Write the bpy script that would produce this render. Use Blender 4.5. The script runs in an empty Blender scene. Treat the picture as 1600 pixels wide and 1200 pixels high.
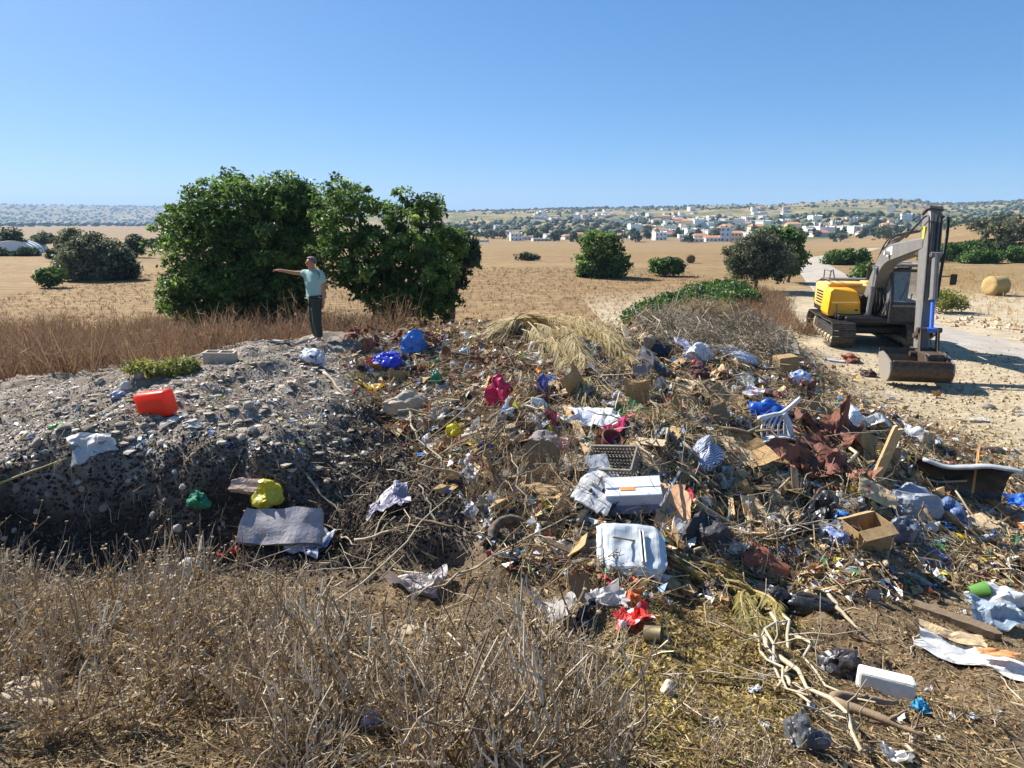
# Illegal rubbish dump beside dry fields, excavator, man pointing, village on the hills behind.
import bpy, bmesh, math, random
import numpy as np
from mathutils import Vector, Matrix, Euler

R = math.radians
sc = bpy.context.scene
COL = sc.collection

# ------------------------------------------------------------------ camera
F = 1080.0                      # focal length in photo pixels (1600 x 1200)
HORIZON = 345.0                 # photo row of the true horizon
PITCH = math.atan((600 - HORIZON) / F)
EYE = np.array([0.0, 0.0, 4.2])
cam_d = bpy.data.cameras.new('camera')
cam_d.sensor_width = 36.0
cam_d.lens = F / 1600 * 36.0
cam_d.clip_start = 0.05
cam_d.clip_end = 30000
cam = bpy.data.objects.new('camera', cam_d)
COL.objects.link(cam)
cam.location = EYE
cam.rotation_euler = (R(90) - PITCH, 0, 0)
sc.camera = cam

# ------------------------------------------------------------------ light
SUN_EL = R(41)
SUN_AZ = R(-53)                 # measured from +Y towards +X: the sun stands behind and to the left
sun_dir = Vector((math.sin(SUN_AZ) * math.cos(SUN_EL), math.cos(SUN_AZ) * math.cos(SUN_EL), math.sin(SUN_EL)))
world = bpy.data.worlds.new('World')
sc.world = world
world.use_nodes = True
wn = world.node_tree.nodes
wl = world.node_tree.links
wn.clear()
sky = wn.new('ShaderNodeTexSky')
sky.sky_type = 'NISHITA'
sky.sun_disc = False
sky.sun_elevation = SUN_EL
sky.sun_rotation = SUN_AZ
sky.altitude = 0
sky.air_density = 0.62
sky.dust_density = 0.5
sky.ozone_density = 10.0
bg = wn.new('ShaderNodeBackground')
bg.inputs['Strength'].default_value = 0.15
wo = wn.new('ShaderNodeOutputWorld')
tone = wn.new('ShaderNodeGamma'); tone.inputs['Gamma'].default_value = 0.6
satn = wn.new('ShaderNodeHueSaturation'); satn.inputs['Saturation'].default_value = 1.32
wl.new(sky.outputs[0], tone.inputs[0]); wl.new(tone.outputs[0], satn.inputs['Color'])
wl.new(satn.outputs[0], bg.inputs[0])
wl.new(bg.outputs[0], wo.inputs[0])
sun_d = bpy.data.lights.new('sun', 'SUN')
sun_d.energy = 5.0
sun_d.angle = R(0.53)
sun_d.color = (1.0, 0.955, 0.885)
sun = bpy.data.objects.new('sun', sun_d)
COL.objects.link(sun)
sun.location = (-40, 40, 60)
sun.rotation_euler = sun_dir.to_track_quat('Z', 'Y').to_euler()
sc.view_settings.view_transform = 'Standard'
sc.view_settings.look = 'None'
sc.view_settings.gamma = 1.0
sc.view_settings.exposure = 1.02
sc.cycles.use_denoising = True
sc.cycles.volume_bounces = 0
sc.cycles.max_bounces = 6
sc.cycles.transparent_max_bounces = 8
sc.cycles.volume_step_rate = 10.0

# ------------------------------------------------------------------ projection helpers
cp, sp = math.cos(PITCH), math.sin(PITCH)
def ray(px, py):
    """world direction of a photo pixel"""
    u = (np.asarray(px, float) - 800) / F
    v = (600 - np.asarray(py, float)) / F
    return np.stack([u, cp + v * sp, -sp + v * cp], -1)
def on_z(px, py, z):
    d = ray(px, py)
    t = (z - EYE[2]) / d[2]
    return EYE + d * t
def at_y(px, py, y):
    d = ray(px, py)
    return EYE + d * (y / d[1])
def ppm(p):
    """photo pixels per metre at a world point"""
    d = (p[1] - EYE[1]) * cp - (p[2] - EYE[2]) * sp
    return F / d
def project(p):
    x, y, z = p[0], p[1], p[2] - EYE[2]
    d = y * cp - z * sp
    return 800 + F * x / d, 600 - F * (y * sp + z * cp) / d

# ------------------------------------------------------------------ noise (numpy)
def _hash(i, j, k, seed):
    with np.errstate(over='ignore'):
        n = (i.astype(np.uint32) * np.uint32(374761393) + j.astype(np.uint32) * np.uint32(668265263)
             + k.astype(np.uint32) * np.uint32(2246822519) + np.uint32((seed * 3266489917) & 0xffffffff))
        n = (n ^ (n >> np.uint32(13))) * np.uint32(1274126177)
        n = n ^ (n >> np.uint32(16))
        n = n * np.uint32(2654435761)
        n = n ^ (n >> np.uint32(15))
    return n.astype(np.float64) / 2147483647.5 - 1.0
def vn(x, y, z=None, seed=0):
    x = np.asarray(x, float); y = np.asarray(y, float)
    z = np.zeros_like(x) if z is None else np.asarray(z, float) + np.zeros_like(x)
    i, j, k = np.floor(x).astype(np.int64), np.floor(y).astype(np.int64), np.floor(z).astype(np.int64)
    u, v, w = x - i, y - j, z - k
    u, v, w = u*u*u*(u*(u*6-15)+10), v*v*v*(v*(v*6-15)+10), w*w*w*(w*(w*6-15)+10)
    r = 0
    for a in (0, 1):
        for b in (0, 1):
            for c in (0, 1):
                r = r + _hash(i+a, j+b, k+c, seed) * (u if a else 1-u) * (v if b else 1-v) * (w if c else 1-w)
    return r
def fbm(x, y, z=None, o=4, seed=0, g=0.5):
    r, a, f = 0, 1.0, 1.0
    for q in range(o):
        r = r + a * vn(x*f, y*f, None if z is None else z*f, seed + q*17)
        a *= g; f *= 2.03
    return r
def ridge(x, y, z=None, o=3, seed=0):
    r, a, f = 0, 1.0, 1.0
    for q in range(o):
        r = r + a * (1 - 2*np.abs(vn(x*f, y*f, None if z is None else z*f, seed + q*31)))
        a *= 0.5; f *= 2.1
    return r
def sstep(a, b, x):
    t = np.clip((np.asarray(x, float) - a) / (b - a), 0, 1)
    return t*t*(3-2*t)

# ------------------------------------------------------------------ terrain height
# (photo column, photo row, height): surfaces judged against the man (1.75 m), the bale (1.3 m) and the machine
_cp = [
 (0,1200,2.15),(300,1200,2.2),(600,1200,2.2),(900,1200,2.05),(1200,1200,1.65),(1450,1200,1.25),(1600,1200,1.05),
 (0,1050,1.55),(300,1050,1.6),(600,1050,1.65),(850,1050,1.5),(1100,1050,1.25),(1350,1050,.8),(1600,1050,.55),
 (0,930,.85),(250,930,.9),(500,930,1.05),(750,930,1.05),(1000,940,1.0),(1200,940,.8),(1400,940,.45),(1600,940,.3),
 (0,850,.62),(100,850,.6),(200,850,.6),(300,855,.6),(400,850,.62),(500,840,.75),(600,860,.9),(800,870,.95),(1000,880,.95),(1200,870,.75),(1400,870,.4),(1600,860,.15),
 (0,735,1.42),(100,725,1.45),(200,712,1.5),(300,700,1.62),(400,695,1.62),(470,705,1.5),(500,745,1.15),(560,760,1.05),
 (620,790,1.0),(750,790,1.0),(900,800,1.1),(1050,790,1.05),(1200,790,.95),(1350,790,.75),(1480,790,.4),(1600,790,.12),
 (550,690,1.25),(650,700,1.15),(800,700,1.35),(950,700,1.45),(1100,700,1.4),(1230,700,1.25),(1350,700,1.0),(1450,690,.55),(1540,690,.08),
 (0,650,1.2),(100,650,1.35),(180,645,1.5),(260,645,1.7),(350,650,1.75),(420,650,1.72),(480,640,1.6),
 (600,620,1.35),(700,620,1.4),(800,620,1.6),(950,620,1.7),(1100,620,1.65),(1200,620,1.35),(1280,620,.75),(1350,630,.1),
 (0,605,1.0),(100,600,1.15),(200,590,1.4),(280,575,1.65),(345,565,1.8),(420,570,1.78),(480,560,1.7),
 (560,560,1.6),(650,560,1.6),(750,560,1.7),(850,560,1.8),(1000,560,1.85),(1100,560,1.7),(1180,565,1.1),(1250,570,.2),
 (440,535,1.65),(497,531,1.62),(560,525,1.65),(640,520,1.7),(720,518,1.75),(800,512,1.8),(900,512,1.8),(980,515,1.75),
 (1050,500,1.6),(1130,496,1.55),(1190,510,1.0),(1230,520,.3)]
_P = [tuple(on_z(a, b, c)) for a, b, c in _cp]
_P += [(0,0,2.6),(-3,0,2.7),(3,0,2.4),(0,-3,2.7),(6,0,1.4),(6,2,1.1),(9,5,.25),(11,2,.5),(14,5,.1),(-6,3,1.7),(-9,5,1.3),(-6,0,2.5),(-12,2,1.8),
       (-12,8,.9),(-16,12,.6),(-11,17,.35),(-7,19,.3),(-3,19.5,.2),(0,19.5,.2),(3,20,.2),(6,21.5,.2),(9,20,.05),(-14,20,.1),(-18,24,0),
       (-6,25,0),(0,25,0),(5,26,0),(9,25,0),(14,24,0),(12,20,0),(10,17.5,0),(13,16,0),(10.5,14,0),(15,11,0),(12.5,12,0),(18,18,0),(20,10,0),(20,2,.2),(-24,10,.2),(-24,2,.8),(-12,-6,2.2),(12,-6,1.2),(0,-10,2.6),
       (7.2,19.5,.9),(6.0,18.5,1.5),(8.6,23,.0)]
_P = np.array(_P)
_D = np.linalg.norm(_P[:, None, :2] - _P[None, :, :2], axis=2)
_W = np.linalg.solve(np.block([[_D + 0.004*np.eye(len(_P)), np.ones((len(_P), 1))], [np.ones((1, len(_P))), np.zeros((1, 1))]]),
                     np.concatenate([_P[:, 2], [0]]))
def skyline(px):
    return np.interp(px, [-3000,-600,0,150,300,600,700,800,900,1000,1100,1200,1260,1300,1360,1400,1440,1480,1600,2200,5000],
                     [352,350,349,348,345,336,331,329,326,325,323,322,319,317,316,317,322,323,319,316,330])
def base_z(x, y):
    z = 0.18 * fbm(x*0.03, y*0.03, o=3, seed=3) * sstep(15, 40, np.hypot(x, y))
    a = x / np.maximum(y, 1.0)
    z = z - 6.0 * sstep(60, 340, y) * (1 - sstep(.5, .75, a))
    z = z + 0.035 * np.maximum(y - 62, 0) * sstep(.42, .75, a) * (1 - sstep(250, 600, y)) * .9   # slope on the right of the road
    return z
def near_w(x, y):
    return 1 - sstep(24, 34, np.hypot(x, y - 8))
def height(x, y, micro=True):
    x = np.asarray(x, float); y = np.asarray(y, float)
    shp = x.shape
    xf, yf = x.ravel(), y.ravel()
    z = base_z(xf, yf)
    w = near_w(xf, yf)
    m = w > 0
    if m.any():
        q = np.full(m.sum(), _W[-1])
        xm, ym = xf[m], yf[m]
        for (a, b, c), k in zip(_P, _W[:-1]):
            q += k * np.hypot(xm - a, ym - b)
        if micro:
            pile = sstep(.25, .7, q) * sstep(3.0, 5.5, ym)
            right = sstep(-2.0, 1.0, xm)
            q = q + pile * (0.12 + .03*right) * fbm(xm*1.0, ym*1.0, o=3, seed=8) + pile * (.07 + .03*right) * ridge(xm*1.6, ym*1.6, o=3, seed=21)
            q = q + .018 * fbm(xm*4, ym*4, o=3, seed=5) * (.35 + .65*sstep(.05, .5, q))
        z[m] = z[m] * (1 - w[m]) + q * w[m]
    return z.reshape(shp)
def H(x, y):
    return float(height(np.array([x]), np.array([y]))[0])
def normal(x, y, e=.15):
    hx = H(x+e, y) - H(x-e, y); hy = H(x, y+e) - H(x, y-e)
    return Vector((-hx, -hy, 2*e)).normalized()
def hit(px, py):
    """where a photo pixel meets the ground"""
    d = ray(px, py)
    for t in (np.arange(1.2, 26, .04), np.geomspace(26, 400, 300), np.geomspace(400, 3000, 200)):
        P = EYE[None] + d[None] * t[:, None]
        g = P[:, 2] - height(P[:, 0], P[:, 1])
        i = int(np.argmax(g < 0))
        if g[i] < 0: break
    else: return P[-1]
    if i == 0: return P[0]
    a, b = t[i-1], t[i]
    f = g[i-1] / (g[i-1] - g[i])
    return EYE + d * (a + (b-a)*f)

# ------------------------------------------------------------------ colour and materials
def lin(c):
    return tuple(v/12.92 if v <= .04045 else ((v+.055)/1.055)**2.4 for v in c)
def hx(s):
    s = s.lstrip('#')
    return lin(tuple(int(s[i:i+2], 16)/255 for i in (0, 2, 4)))
_mats = {}
def nodes_of(name):
    m = bpy.data.materials.new(name)
    m.use_nodes = True
    nt = m.node_tree
    return m, nt, nt.nodes['Principled BSDF'], nt.nodes['Material Output']
def ramp(nt, fac, stops):
    r = nt.nodes.new('ShaderNodeValToRGB')
    while len(r.color_ramp.elements) < len(stops): r.color_ramp.elements.new(.5)
    for e, (p, c) in zip(r.color_ramp.elements, stops):
        e.position = p; e.color = (*c[:3], 1)
    nt.links.new(fac, r.inputs[0])
    return r.outputs[0]
def noise(nt, vec, scale, detail=4, rough=.55, dist=0):
    n = nt.nodes.new('ShaderNodeTexNoise')
    n.inputs['Scale'].default_value = scale; n.inputs['Detail'].default_value = detail
    n.inputs['Roughness'].default_value = rough; n.inputs['Distortion'].default_value = dist
    if vec is not None: nt.links.new(vec, n.inputs['Vector'])
    return n.outputs['Fac']
def mapping(nt, vec, scale=(1, 1, 1), rot=(0, 0, 0)):
    n = nt.nodes.new('ShaderNodeMapping')
    n.inputs['Scale'].default_value = scale; n.inputs['Rotation'].default_value = rot
    nt.links.new(vec, n.inputs['Vector'])
    return n.outputs[0]
def mixc(nt, fac, a, b, mode='MIX'):
    n = nt.nodes.new('ShaderNodeMix'); n.data_type = 'RGBA'; n.blend_type = mode
    for s, v in ((n.inputs[0], fac), (n.inputs[6], a), (n.inputs[7], b)):
        if isinstance(v, bpy.types.NodeSocket): nt.links.new(v, s)
        elif isinstance(v, (int, float)): s.default_value = v
        else: s.default_value = (*v[:3], 1)
    return n.outputs[2]
def mth(nt, op, a, b=None, c=None, clamp=False):
    n = nt.nodes.new('ShaderNodeMath'); n.operation = op; n.use_clamp = clamp
    for s, v in zip(n.inputs, (a, b, c)):
        if v is None: continue
        if isinstance(v, bpy.types.NodeSocket): nt.links.new(v, s)
        else: s.default_value = v
    return n.outputs[0]
def attr(nt, name):
    n = nt.nodes.new('ShaderNodeAttribute'); n.attribute_name = name
    return n
def bump(nt, bsdf, h, strength=.3, dist=.02):
    b = nt.nodes.new('ShaderNodeBump')
    b.inputs['Strength'].default_value = strength; b.inputs['Distance'].default_value = dist
    nt.links.new(h, b.inputs['Height']); nt.links.new(b.outputs[0], bsdf.inputs['Normal'])
def mat(color, rough=.7, dirt=.35, var=.25, scale=6, bmp=.3, metal=0, transl=0, spec=.4, dirtc='#6b5a45', coat=0):
    """general worn surface: base colour, blotches, a film of dust"""
    if isinstance(color, str): col = hx(color); cname = color.strip('#')
    else: col = color; cname = '%02x%02x%02x' % tuple(int(min(1, max(0, c))*255) for c in color[:3])
    key = (cname, rough, dirt, var, scale, bmp, metal, transl, dirtc)
    if key in _mats: return _mats[key]
    m, nt, b, out = nodes_of('worn_' + cname)
    tc = nt.nodes.new('ShaderNodeTexCoord').outputs['Object']
    n1 = noise(nt, tc, scale, 5)
    c1 = mixc(nt, n1, tuple(max(0, v*(1-var)) for v in col), tuple(min(1, v*(1+var*.8)) for v in col))
    n2 = ramp(nt, noise(nt, tc, scale*2.3, 6, .7), [(.42, (0, 0, 0)), (.72, (1, 1, 1))])
    c2 = mixc(nt, mth(nt, 'MULTIPLY', n2, dirt), c1, hx(dirtc))
    nt.links.new(c2, b.inputs['Base Color'])
    b.inputs['Roughness'].default_value = rough
    nt.links.new(mth(nt, 'ADD', mth(nt, 'MULTIPLY', n2, .2*dirt), rough, clamp=True), b.inputs['Roughness'])
    b.inputs['Metallic'].default_value = metal
    b.inputs['Specular IOR Level'].default_value = spec
    if bmp: bump(nt, b, noise(nt, tc, scale*5, 6, .65), bmp, .01)
    if transl:
        t = nt.nodes.new('ShaderNodeBsdfTranslucent'); nt.links.new(c2, t.inputs[0])
        mx = nt.nodes.new('ShaderNodeMixShader'); mx.inputs[0].default_value = transl
        nt.links.new(b.outputs[0], mx.inputs[1]); nt.links.new(t.outputs[0], mx.inputs[2])
        nt.links.new(mx.outputs[0], out.inputs[0])
    _mats[key] = m
    return m
def printm(c, c2, stripes=False, scale=9, cut=.56, rough=.45, tr=.2):
    """plastic or cloth with a second printed colour in patches or stripes"""
    m, nt, b, out = nodes_of('printed_' + c.strip('#') + c2.strip('#'))
    tc = nt.nodes.new('ShaderNodeTexCoord').outputs['Object']
    if stripes:
        w = nt.nodes.new('ShaderNodeTexWave'); w.inputs['Scale'].default_value = scale; w.inputs['Distortion'].default_value = 1.5
        nt.links.new(tc, w.inputs['Vector']); f = ramp(nt, w.outputs['Fac'], [(cut-.03, (0, 0, 0)), (cut+.03, (1, 1, 1))])
    else: f = ramp(nt, noise(nt, tc, scale, 3, .5), [(cut-.015, (0, 0, 0)), (cut+.015, (1, 1, 1))])
    col = mixc(nt, f, hx(c), hx(c2))
    col = mixc(nt, ramp(nt, noise(nt, tc, scale*2.3, 6, .7), [(.48, (0, 0, 0)), (.75, (.35, .35, .35))]), col, hx('#75644e'))
    nt.links.new(col, b.inputs['Base Color']); b.inputs['Roughness'].default_value = rough
    t = nt.nodes.new('ShaderNodeBsdfTranslucent'); nt.links.new(col, t.inputs[0])
    mx = nt.nodes.new('ShaderNodeMixShader'); mx.inputs[0].default_value = tr
    nt.links.new(b.outputs[0], mx.inputs[1]); nt.links.new(t.outputs[0], mx.inputs[2]); nt.links.new(mx.outputs[0], out.inputs[0])
    return m
def leafmat(name, stops, rough=.5, transl=.3, spec=.35):
    """leaves, stems, chips: colour picked by the per-piece attribute tint"""
    m, nt, b, out = nodes_of(name)
    a = attr(nt, 'tint')
    c = ramp(nt, a.outputs['Fac'], stops)
    nt.links.new(c, b.inputs['Base Color'])
    b.inputs['Roughness'].default_value = rough
    b.inputs['Specular IOR Level'].default_value = spec
    if transl:
        t = nt.nodes.new('ShaderNodeBsdfTranslucent'); nt.links.new(c, t.inputs[0])
        mx = nt.nodes.new('ShaderNodeMixShader'); mx.inputs[0].default_value = transl
        nt.links.new(b.outputs[0], mx.inputs[1]); nt.links.new(t.outputs[0], mx.inputs[2])
        nt.links.new(mx.outputs[0], out.inputs[0])
    return m

# ------------------------------------------------------------------ mesh helpers
def mkmesh(name, V, Fs, smooth=False, tint=None):
    V = np.ascontiguousarray(V, np.float32)
    Fs = [np.asarray(f, np.int32) for f in Fs if len(f)]
    me = bpy.data.meshes.new(name)
    me.vertices.add(len(V)); me.vertices.foreach_set('co', V.ravel())
    tot = sum(f.size for f in Fs); npoly = sum(len(f) for f in Fs)
    me.loops.add(tot); me.loops.foreach_set('vertex_index', np.concatenate([f.ravel() for f in Fs]))
    me.polygons.add(npoly)
    sizes = np.concatenate([np.full(len(f), f.shape[1], np.int32) for f in Fs])
    me.polygons.foreach_set('loop_start', np.concatenate([[0], np.cumsum(sizes)[:-1]]).astype(np.int32))
    me.polygons.foreach_set('use_smooth', np.full(npoly, bool(smooth)))
    me.update(calc_edges=True)
    if tint is not None:
        at = me.attributes.new('tint', 'FLOAT', 'POINT'); at.data.foreach_set('value', np.ascontiguousarray(tint, np.float32))
    return me
class MB:
    def __init__(s): s.V = []; s.F = {}; s.n = 0; s.T = []
    def add(s, VF, M=None, tint=0.5):
        V, Fs = VF
        V = np.asarray(V, float)
        if M is not None:
            A = np.array(M); V = V @ A[:3, :3].T + A[:3, 3]
        for f in Fs:
            f = np.asarray(f, np.int64)
            if f.size == 0: continue
            s.F.setdefault(f.shape[1], []).append(f + s.n)
        s.V.append(V); s.T.append(np.zeros(len(V)) + tint); s.n += len(V)
        return s
    def mesh(s, name, smooth=False):
        return mkmesh(name, np.concatenate(s.V), [np.concatenate(v) for v in s.F.values()], smooth, np.concatenate(s.T))
    def build(s, name, m, parent=None, smooth=False):
        return ob(name, s.mesh(name, smooth), m, parent)
def ob(name, data, m=None, parent=None, loc=None, rot=None, scale=None):
    o = bpy.data.objects.new(name, data)
    COL.objects.link(o)
    if m is not None and data is not None and not data.materials: data.materials.append(m)
    if parent is not None: o.parent = parent
    if loc is not None: o.location = loc
    if rot is not None: o.rotation_euler = rot
    if scale is not None: o.scale = scale if hasattr(scale, '__len__') else (scale,)*3
    return o
def tag(o, label=None, cat=None, group=None, kind=None):
    if label: o['label'] = label
    if cat: o['category'] = cat
    if group: o['group'] = group
    if kind: o['kind'] = kind
    return o
def box(sx, sy, sz, c=(0, 0, 0), bev=0.0, seg=1):
    bm = bmesh.new()
    bmesh.ops.create_cube(bm, size=1)
    bmesh.ops.scale(bm, vec=(sx, sy, sz), verts=bm.verts)
    if bev: bmesh.ops.bevel(bm, geom=list(bm.edges), offset=bev, segments=seg, profile=.5, affect='EDGES')
    return from_bm(bm, c)
def from_bm(bm, c=(0, 0, 0)):
    bm.verts.index_update()
    V = np.array([v.co[:] for v in bm.verts]) + np.array(c)
    d = {}
    for f in bm.faces: d.setdefault(len(f.verts), []).append([v.index for v in f.verts])
    bm.free()
    return V, [np.array(v) for v in d.values()]
def tube(P, r, n=6, cap=True):
    P = np.asarray(P, float); m = len(P)
    r = np.zeros(m) + r
    T = np.gradient(P, axis=0); T /= np.linalg.norm(T, axis=1)[:, None] + 1e-9
    a = np.array([0, 0, 1.0]) if abs(T[0][2]) < .9 else np.array([1.0, 0, 0])
    N = np.cross(T[0], a); N /= np.linalg.norm(N)
    V = []
    ang = np.arange(n) * 2*np.pi/n
    for i in range(m):
        N = N - T[i]*np.dot(N, T[i]); N /= np.linalg.norm(N) + 1e-9
        B = np.cross(T[i], N)
        V.append(P[i] + r[i]*(np.cos(ang)[:, None]*N + np.sin(ang)[:, None]*B))
    V = np.concatenate(V)
    i = np.arange(m-1)[:, None]*n; j = np.arange(n)[None]; k = (j+1) % n
    Fq = np.stack([i+j, i+k, i+n+k, i+n+j], -1).reshape(-1, 4)
    Fs = [Fq]
    if cap and n > 2: Fs += [np.arange(n)[None, ::-1], (np.arange(n) + (m-1)*n)[None]]
    return V, Fs
def lathe(prof, n=16, close=False):
    prof = np.asarray(prof, float); m = len(prof)
    ang = np.arange(n)*2*np.pi/n
    V = np.stack([prof[:, 0][:, None]*np.cos(ang), prof[:, 0][:, None]*np.sin(ang), np.repeat(prof[:, 1][:, None], n, 1)], -1).reshape(-1, 3)
    mm = m if close else m-1
    i = np.arange(mm)[:, None]; j = np.arange(n)[None]; k = (j+1) % n
    i2 = (i+1) % m
    return V, [np.stack([i*n+j, i*n+k, i2*n+k, i2*n+j], -1).reshape(-1, 4)]
def prism(out, y0, y1):
    """extrude an (x,z) outline along y"""
    o = np.asarray(out, float); n = len(o)
    V = np.concatenate([np.stack([o[:, 0], np.full(n, y0), o[:, 1]], 1), np.stack([o[:, 0], np.full(n, y1), o[:, 1]], 1)])
    j = np.arange(n); k = (j+1) % n
    return V, [np.stack([j, k, k+n, j+n], 1), j[None, ::-1], (j+n)[None]]
_ico = {}
def ico(sub):
    if sub not in _ico:
        bm = bmesh.new(); bmesh.ops.create_icosphere(bm, subdivisions=sub, radius=1)
        _ico[sub] = from_bm(bm)
    V, Fs = _ico[sub]
    return V.copy(), Fs
def grid(nx, ny):
    u, v = np.meshgrid(np.linspace(-.5, .5, nx), np.linspace(-.5, .5, ny), indexing='ij')
    i = np.arange((nx-1))[:, None]*ny + np.arange(ny-1)[None]
    Fq = np.stack([i, i+ny, i+ny+1, i+1], -1).reshape(-1, 4)
    return u.ravel(), v.ravel(), [Fq]
def TR(loc=(0, 0, 0), rot=(0, 0, 0), s=(1, 1, 1)):
    return Matrix.Translation(loc) @ Euler(rot).to_matrix().to_4x4() @ Matrix.Diagonal((*s, 1))
# ================================================================== THE SETTING
# ------------------------------------------------------------------ ground sheet
def graded(lo, hi, step, far_lo, far_hi, g=1.14):
    a = list(np.arange(lo, hi, step))
    s, x = step, a[-1]
    while x < far_hi: s *= g; x += s; a.append(x)
    s, x, pre = step, a[0], []
    while x > far_lo: s *= g; x -= s; pre.append(x)
    return np.array(pre[::-1] + a)
gx = graded(-13, 17, .08, -9000, 9000)
gy = graded(1.0, 24, .08, -300, 12000)
GX, GY = np.meshgrid(gx, gy, indexing='ij')
GZ = height(GX, GY)
nX, nY = len(gx), len(gy)
# fast lookup of the finished near ground for everything placed on it
_full = height
_ia, _ja = int(np.searchsorted(gx, -12.99)), int(np.searchsorted(gy, 1.0))
_gz = GZ[_ia:_ia+374, _ja:_ja+287]; _x0, _y0 = gx[_ia], gy[_ja]
def height(x, y, micro=True):
    x = np.asarray(x, float); y = np.asarray(y, float); shp = x.shape
    x, y = x.ravel(), y.ravel()
    u, v = (x-_x0)/.08, (y-_y0)/.08
    m = (u >= 0) & (v >= 0) & (u < _gz.shape[0]-1.001) & (v < _gz.shape[1]-1.001)
    z = np.empty(len(x))
    uu, vv = u[m], v[m]; i, j = uu.astype(int), vv.astype(int); f, g = uu-i, vv-j
    z[m] = (_gz[i, j]*(1-f)+_gz[i+1, j]*f)*(1-g) + (_gz[i, j+1]*(1-f)+_gz[i+1, j+1]*f)*g
    if (~m).any(): z[~m] = _full(x[~m], y[~m])
    return z.reshape(shp)
i = np.arange(nX-1)[:, None]*nY + np.arange(nY-1)[None]
gme = mkmesh('ground', np.stack([GX.ravel(), GY.ravel(), GZ.ravel()], 1), [np.stack([i, i+nY, i+nY+1, i+1], -1).reshape(-1, 4)], True)
xf, yf, zf = GX.ravel(), GY.ravel(), GZ.ravel()
bulk = near_w(xf, yf)
w_ash = sstep(.1, -1.6, xf + .25*(yf-9) + .5*fbm(xf*.6, yf*.6, seed=4)) * sstep(.35, .7, zf) * sstep(6.2, 7.2, yf) * sstep(17, 14, yf) * bulk
w_soil = sstep(.12, .5, zf + .1*fbm(xf*.9, yf*.9, seed=6)) * sstep(22, 18, yf) * bulk
w_dark = sstep(7.9, 7.3, yf + .35*fbm(xf*1.3, yf*1.3, seed=44)) * sstep(6.0, 6.7, yf + .3*fbm(xf*1.1, yf*1.1, seed=45)) * sstep(-.6, -1.6, xf + .3*fbm(xf, yf, seed=46)) * bulk  # shade below the lip put into the soil colour, along with damp soil
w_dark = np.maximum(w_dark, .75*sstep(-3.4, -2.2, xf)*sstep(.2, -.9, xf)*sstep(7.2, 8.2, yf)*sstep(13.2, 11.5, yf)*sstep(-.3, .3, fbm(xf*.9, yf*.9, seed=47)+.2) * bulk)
w_field = sstep(17, 24, yf + 1.5*fbm(xf*.3, yf*.3, seed=9) + .3*np.minimum(-xf, 0)*0)
w_field = np.maximum(w_field, 0) * np.where(xf > 4, sstep(30, 44, yf + (4-np.minimum(xf, 14))*.5), 1)
for nm, w in (('ash', w_ash), ('soil', w_soil), ('shade_damp', w_dark), ('field', w_field)):
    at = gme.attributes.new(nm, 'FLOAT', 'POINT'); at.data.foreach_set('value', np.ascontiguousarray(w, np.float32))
m, nt, b, out = nodes_of('ground')
pos = nt.nodes.new('ShaderNodeNewGeometry').outputs['Position']
tan = ramp(nt, noise(nt, pos, 1.3, 8, .7), [(.3, hx('#8c7c66')), (.5, hx('#ab9b80')), (.72, hx('#c3b599'))])
tan = mixc(nt, ramp(nt, noise(nt, pos, 14, 5, .7), [(.45, (0, 0, 0)), (.7, (.6, .6, .6))]), tan, hx('#cfc2a6'))
rows = noise(nt, mapping(nt, pos, (.05, .85, 1), (0, 0, R(-7))), 1.0, 5, .6)
patch = noise(nt, mapping(nt, pos, (.012, .05, 1), (0, 0, R(6))), 1.0, 5, .6)
fld = ramp(nt, patch, [(.3, hx('#7d6341')), (.40, hx('#a88d5c')), (.46, hx('#937449')), (.52, hx('#a9906a')), (.58, hx('#9a8058')), (.66, hx('#7a5f40')), (.8, hx('#9d855c'))])
vor = nt.nodes.new('ShaderNodeTexVoronoi'); vor.inputs['Scale'].default_value = 1.0
nt.links.new(mapping(nt, pos, (.012, .055, .0), (0, 0, R(-4))), vor.inputs['Vector'])
sepc = nt.nodes.new('ShaderNodeSeparateColor'); nt.links.new(vor.outputs['Color'], sepc.inputs[0])
plots = ramp(nt, sepc.outputs[0], [(.0, hx('#866d4c')), (.22, hx('#a99266')), (.4, hx('#8f7354')), (.58, hx('#b3a07a')), (.75, hx('#8c7b56')), (.9, hx('#a0865f'))])
fld = mixc(nt, .55, fld, plots)
furrow = noise(nt, mapping(nt, pos, (.03, 1.6, 1), (0, 0, R(-9))), 1.0, 4, .7)
fld = mixc(nt, ramp(nt, furrow, [(.5, (0, 0, 0)), (.66, (.6, .6, .6))]), fld, hx('#6a5236'))
fld = mixc(nt, ramp(nt, rows, [(.35, (.75, .75, .75)), (.62, (0, 0, 0))]), fld, hx('#8e7552'))
fld = mixc(nt, ramp(nt, noise(nt, mapping(nt, pos, (.35, 2.2, 1), (0, 0, R(-7))), 1.0, 6, .7), [(.5, (0, 0, 0)), (.72, (.65, .65, .65))]), fld, hx('#d6c295'))
fld = mixc(nt, ramp(nt, noise(nt, pos, .9, 6, .7), [(.47, (0, 0, 0)), (.72, (.75, .75, .75))]), fld, hx('#6b573a'))
fld = mixc(nt, ramp(nt, noise(nt, mapping(nt, pos, (.8, 2.6, 1), (0, 0, R(-7))), 2.2, 4, .75), [(.45, (0, 0, 0)), (.68, (.7, .7, .7))]), fld, hx('#6f5a3c'))
soil = ramp(nt, noise(nt, pos, 2.2, 8, .7), [(.3, hx('#4d4030')), (.52, hx('#72604a')), (.75, hx('#8f7c60'))])
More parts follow.
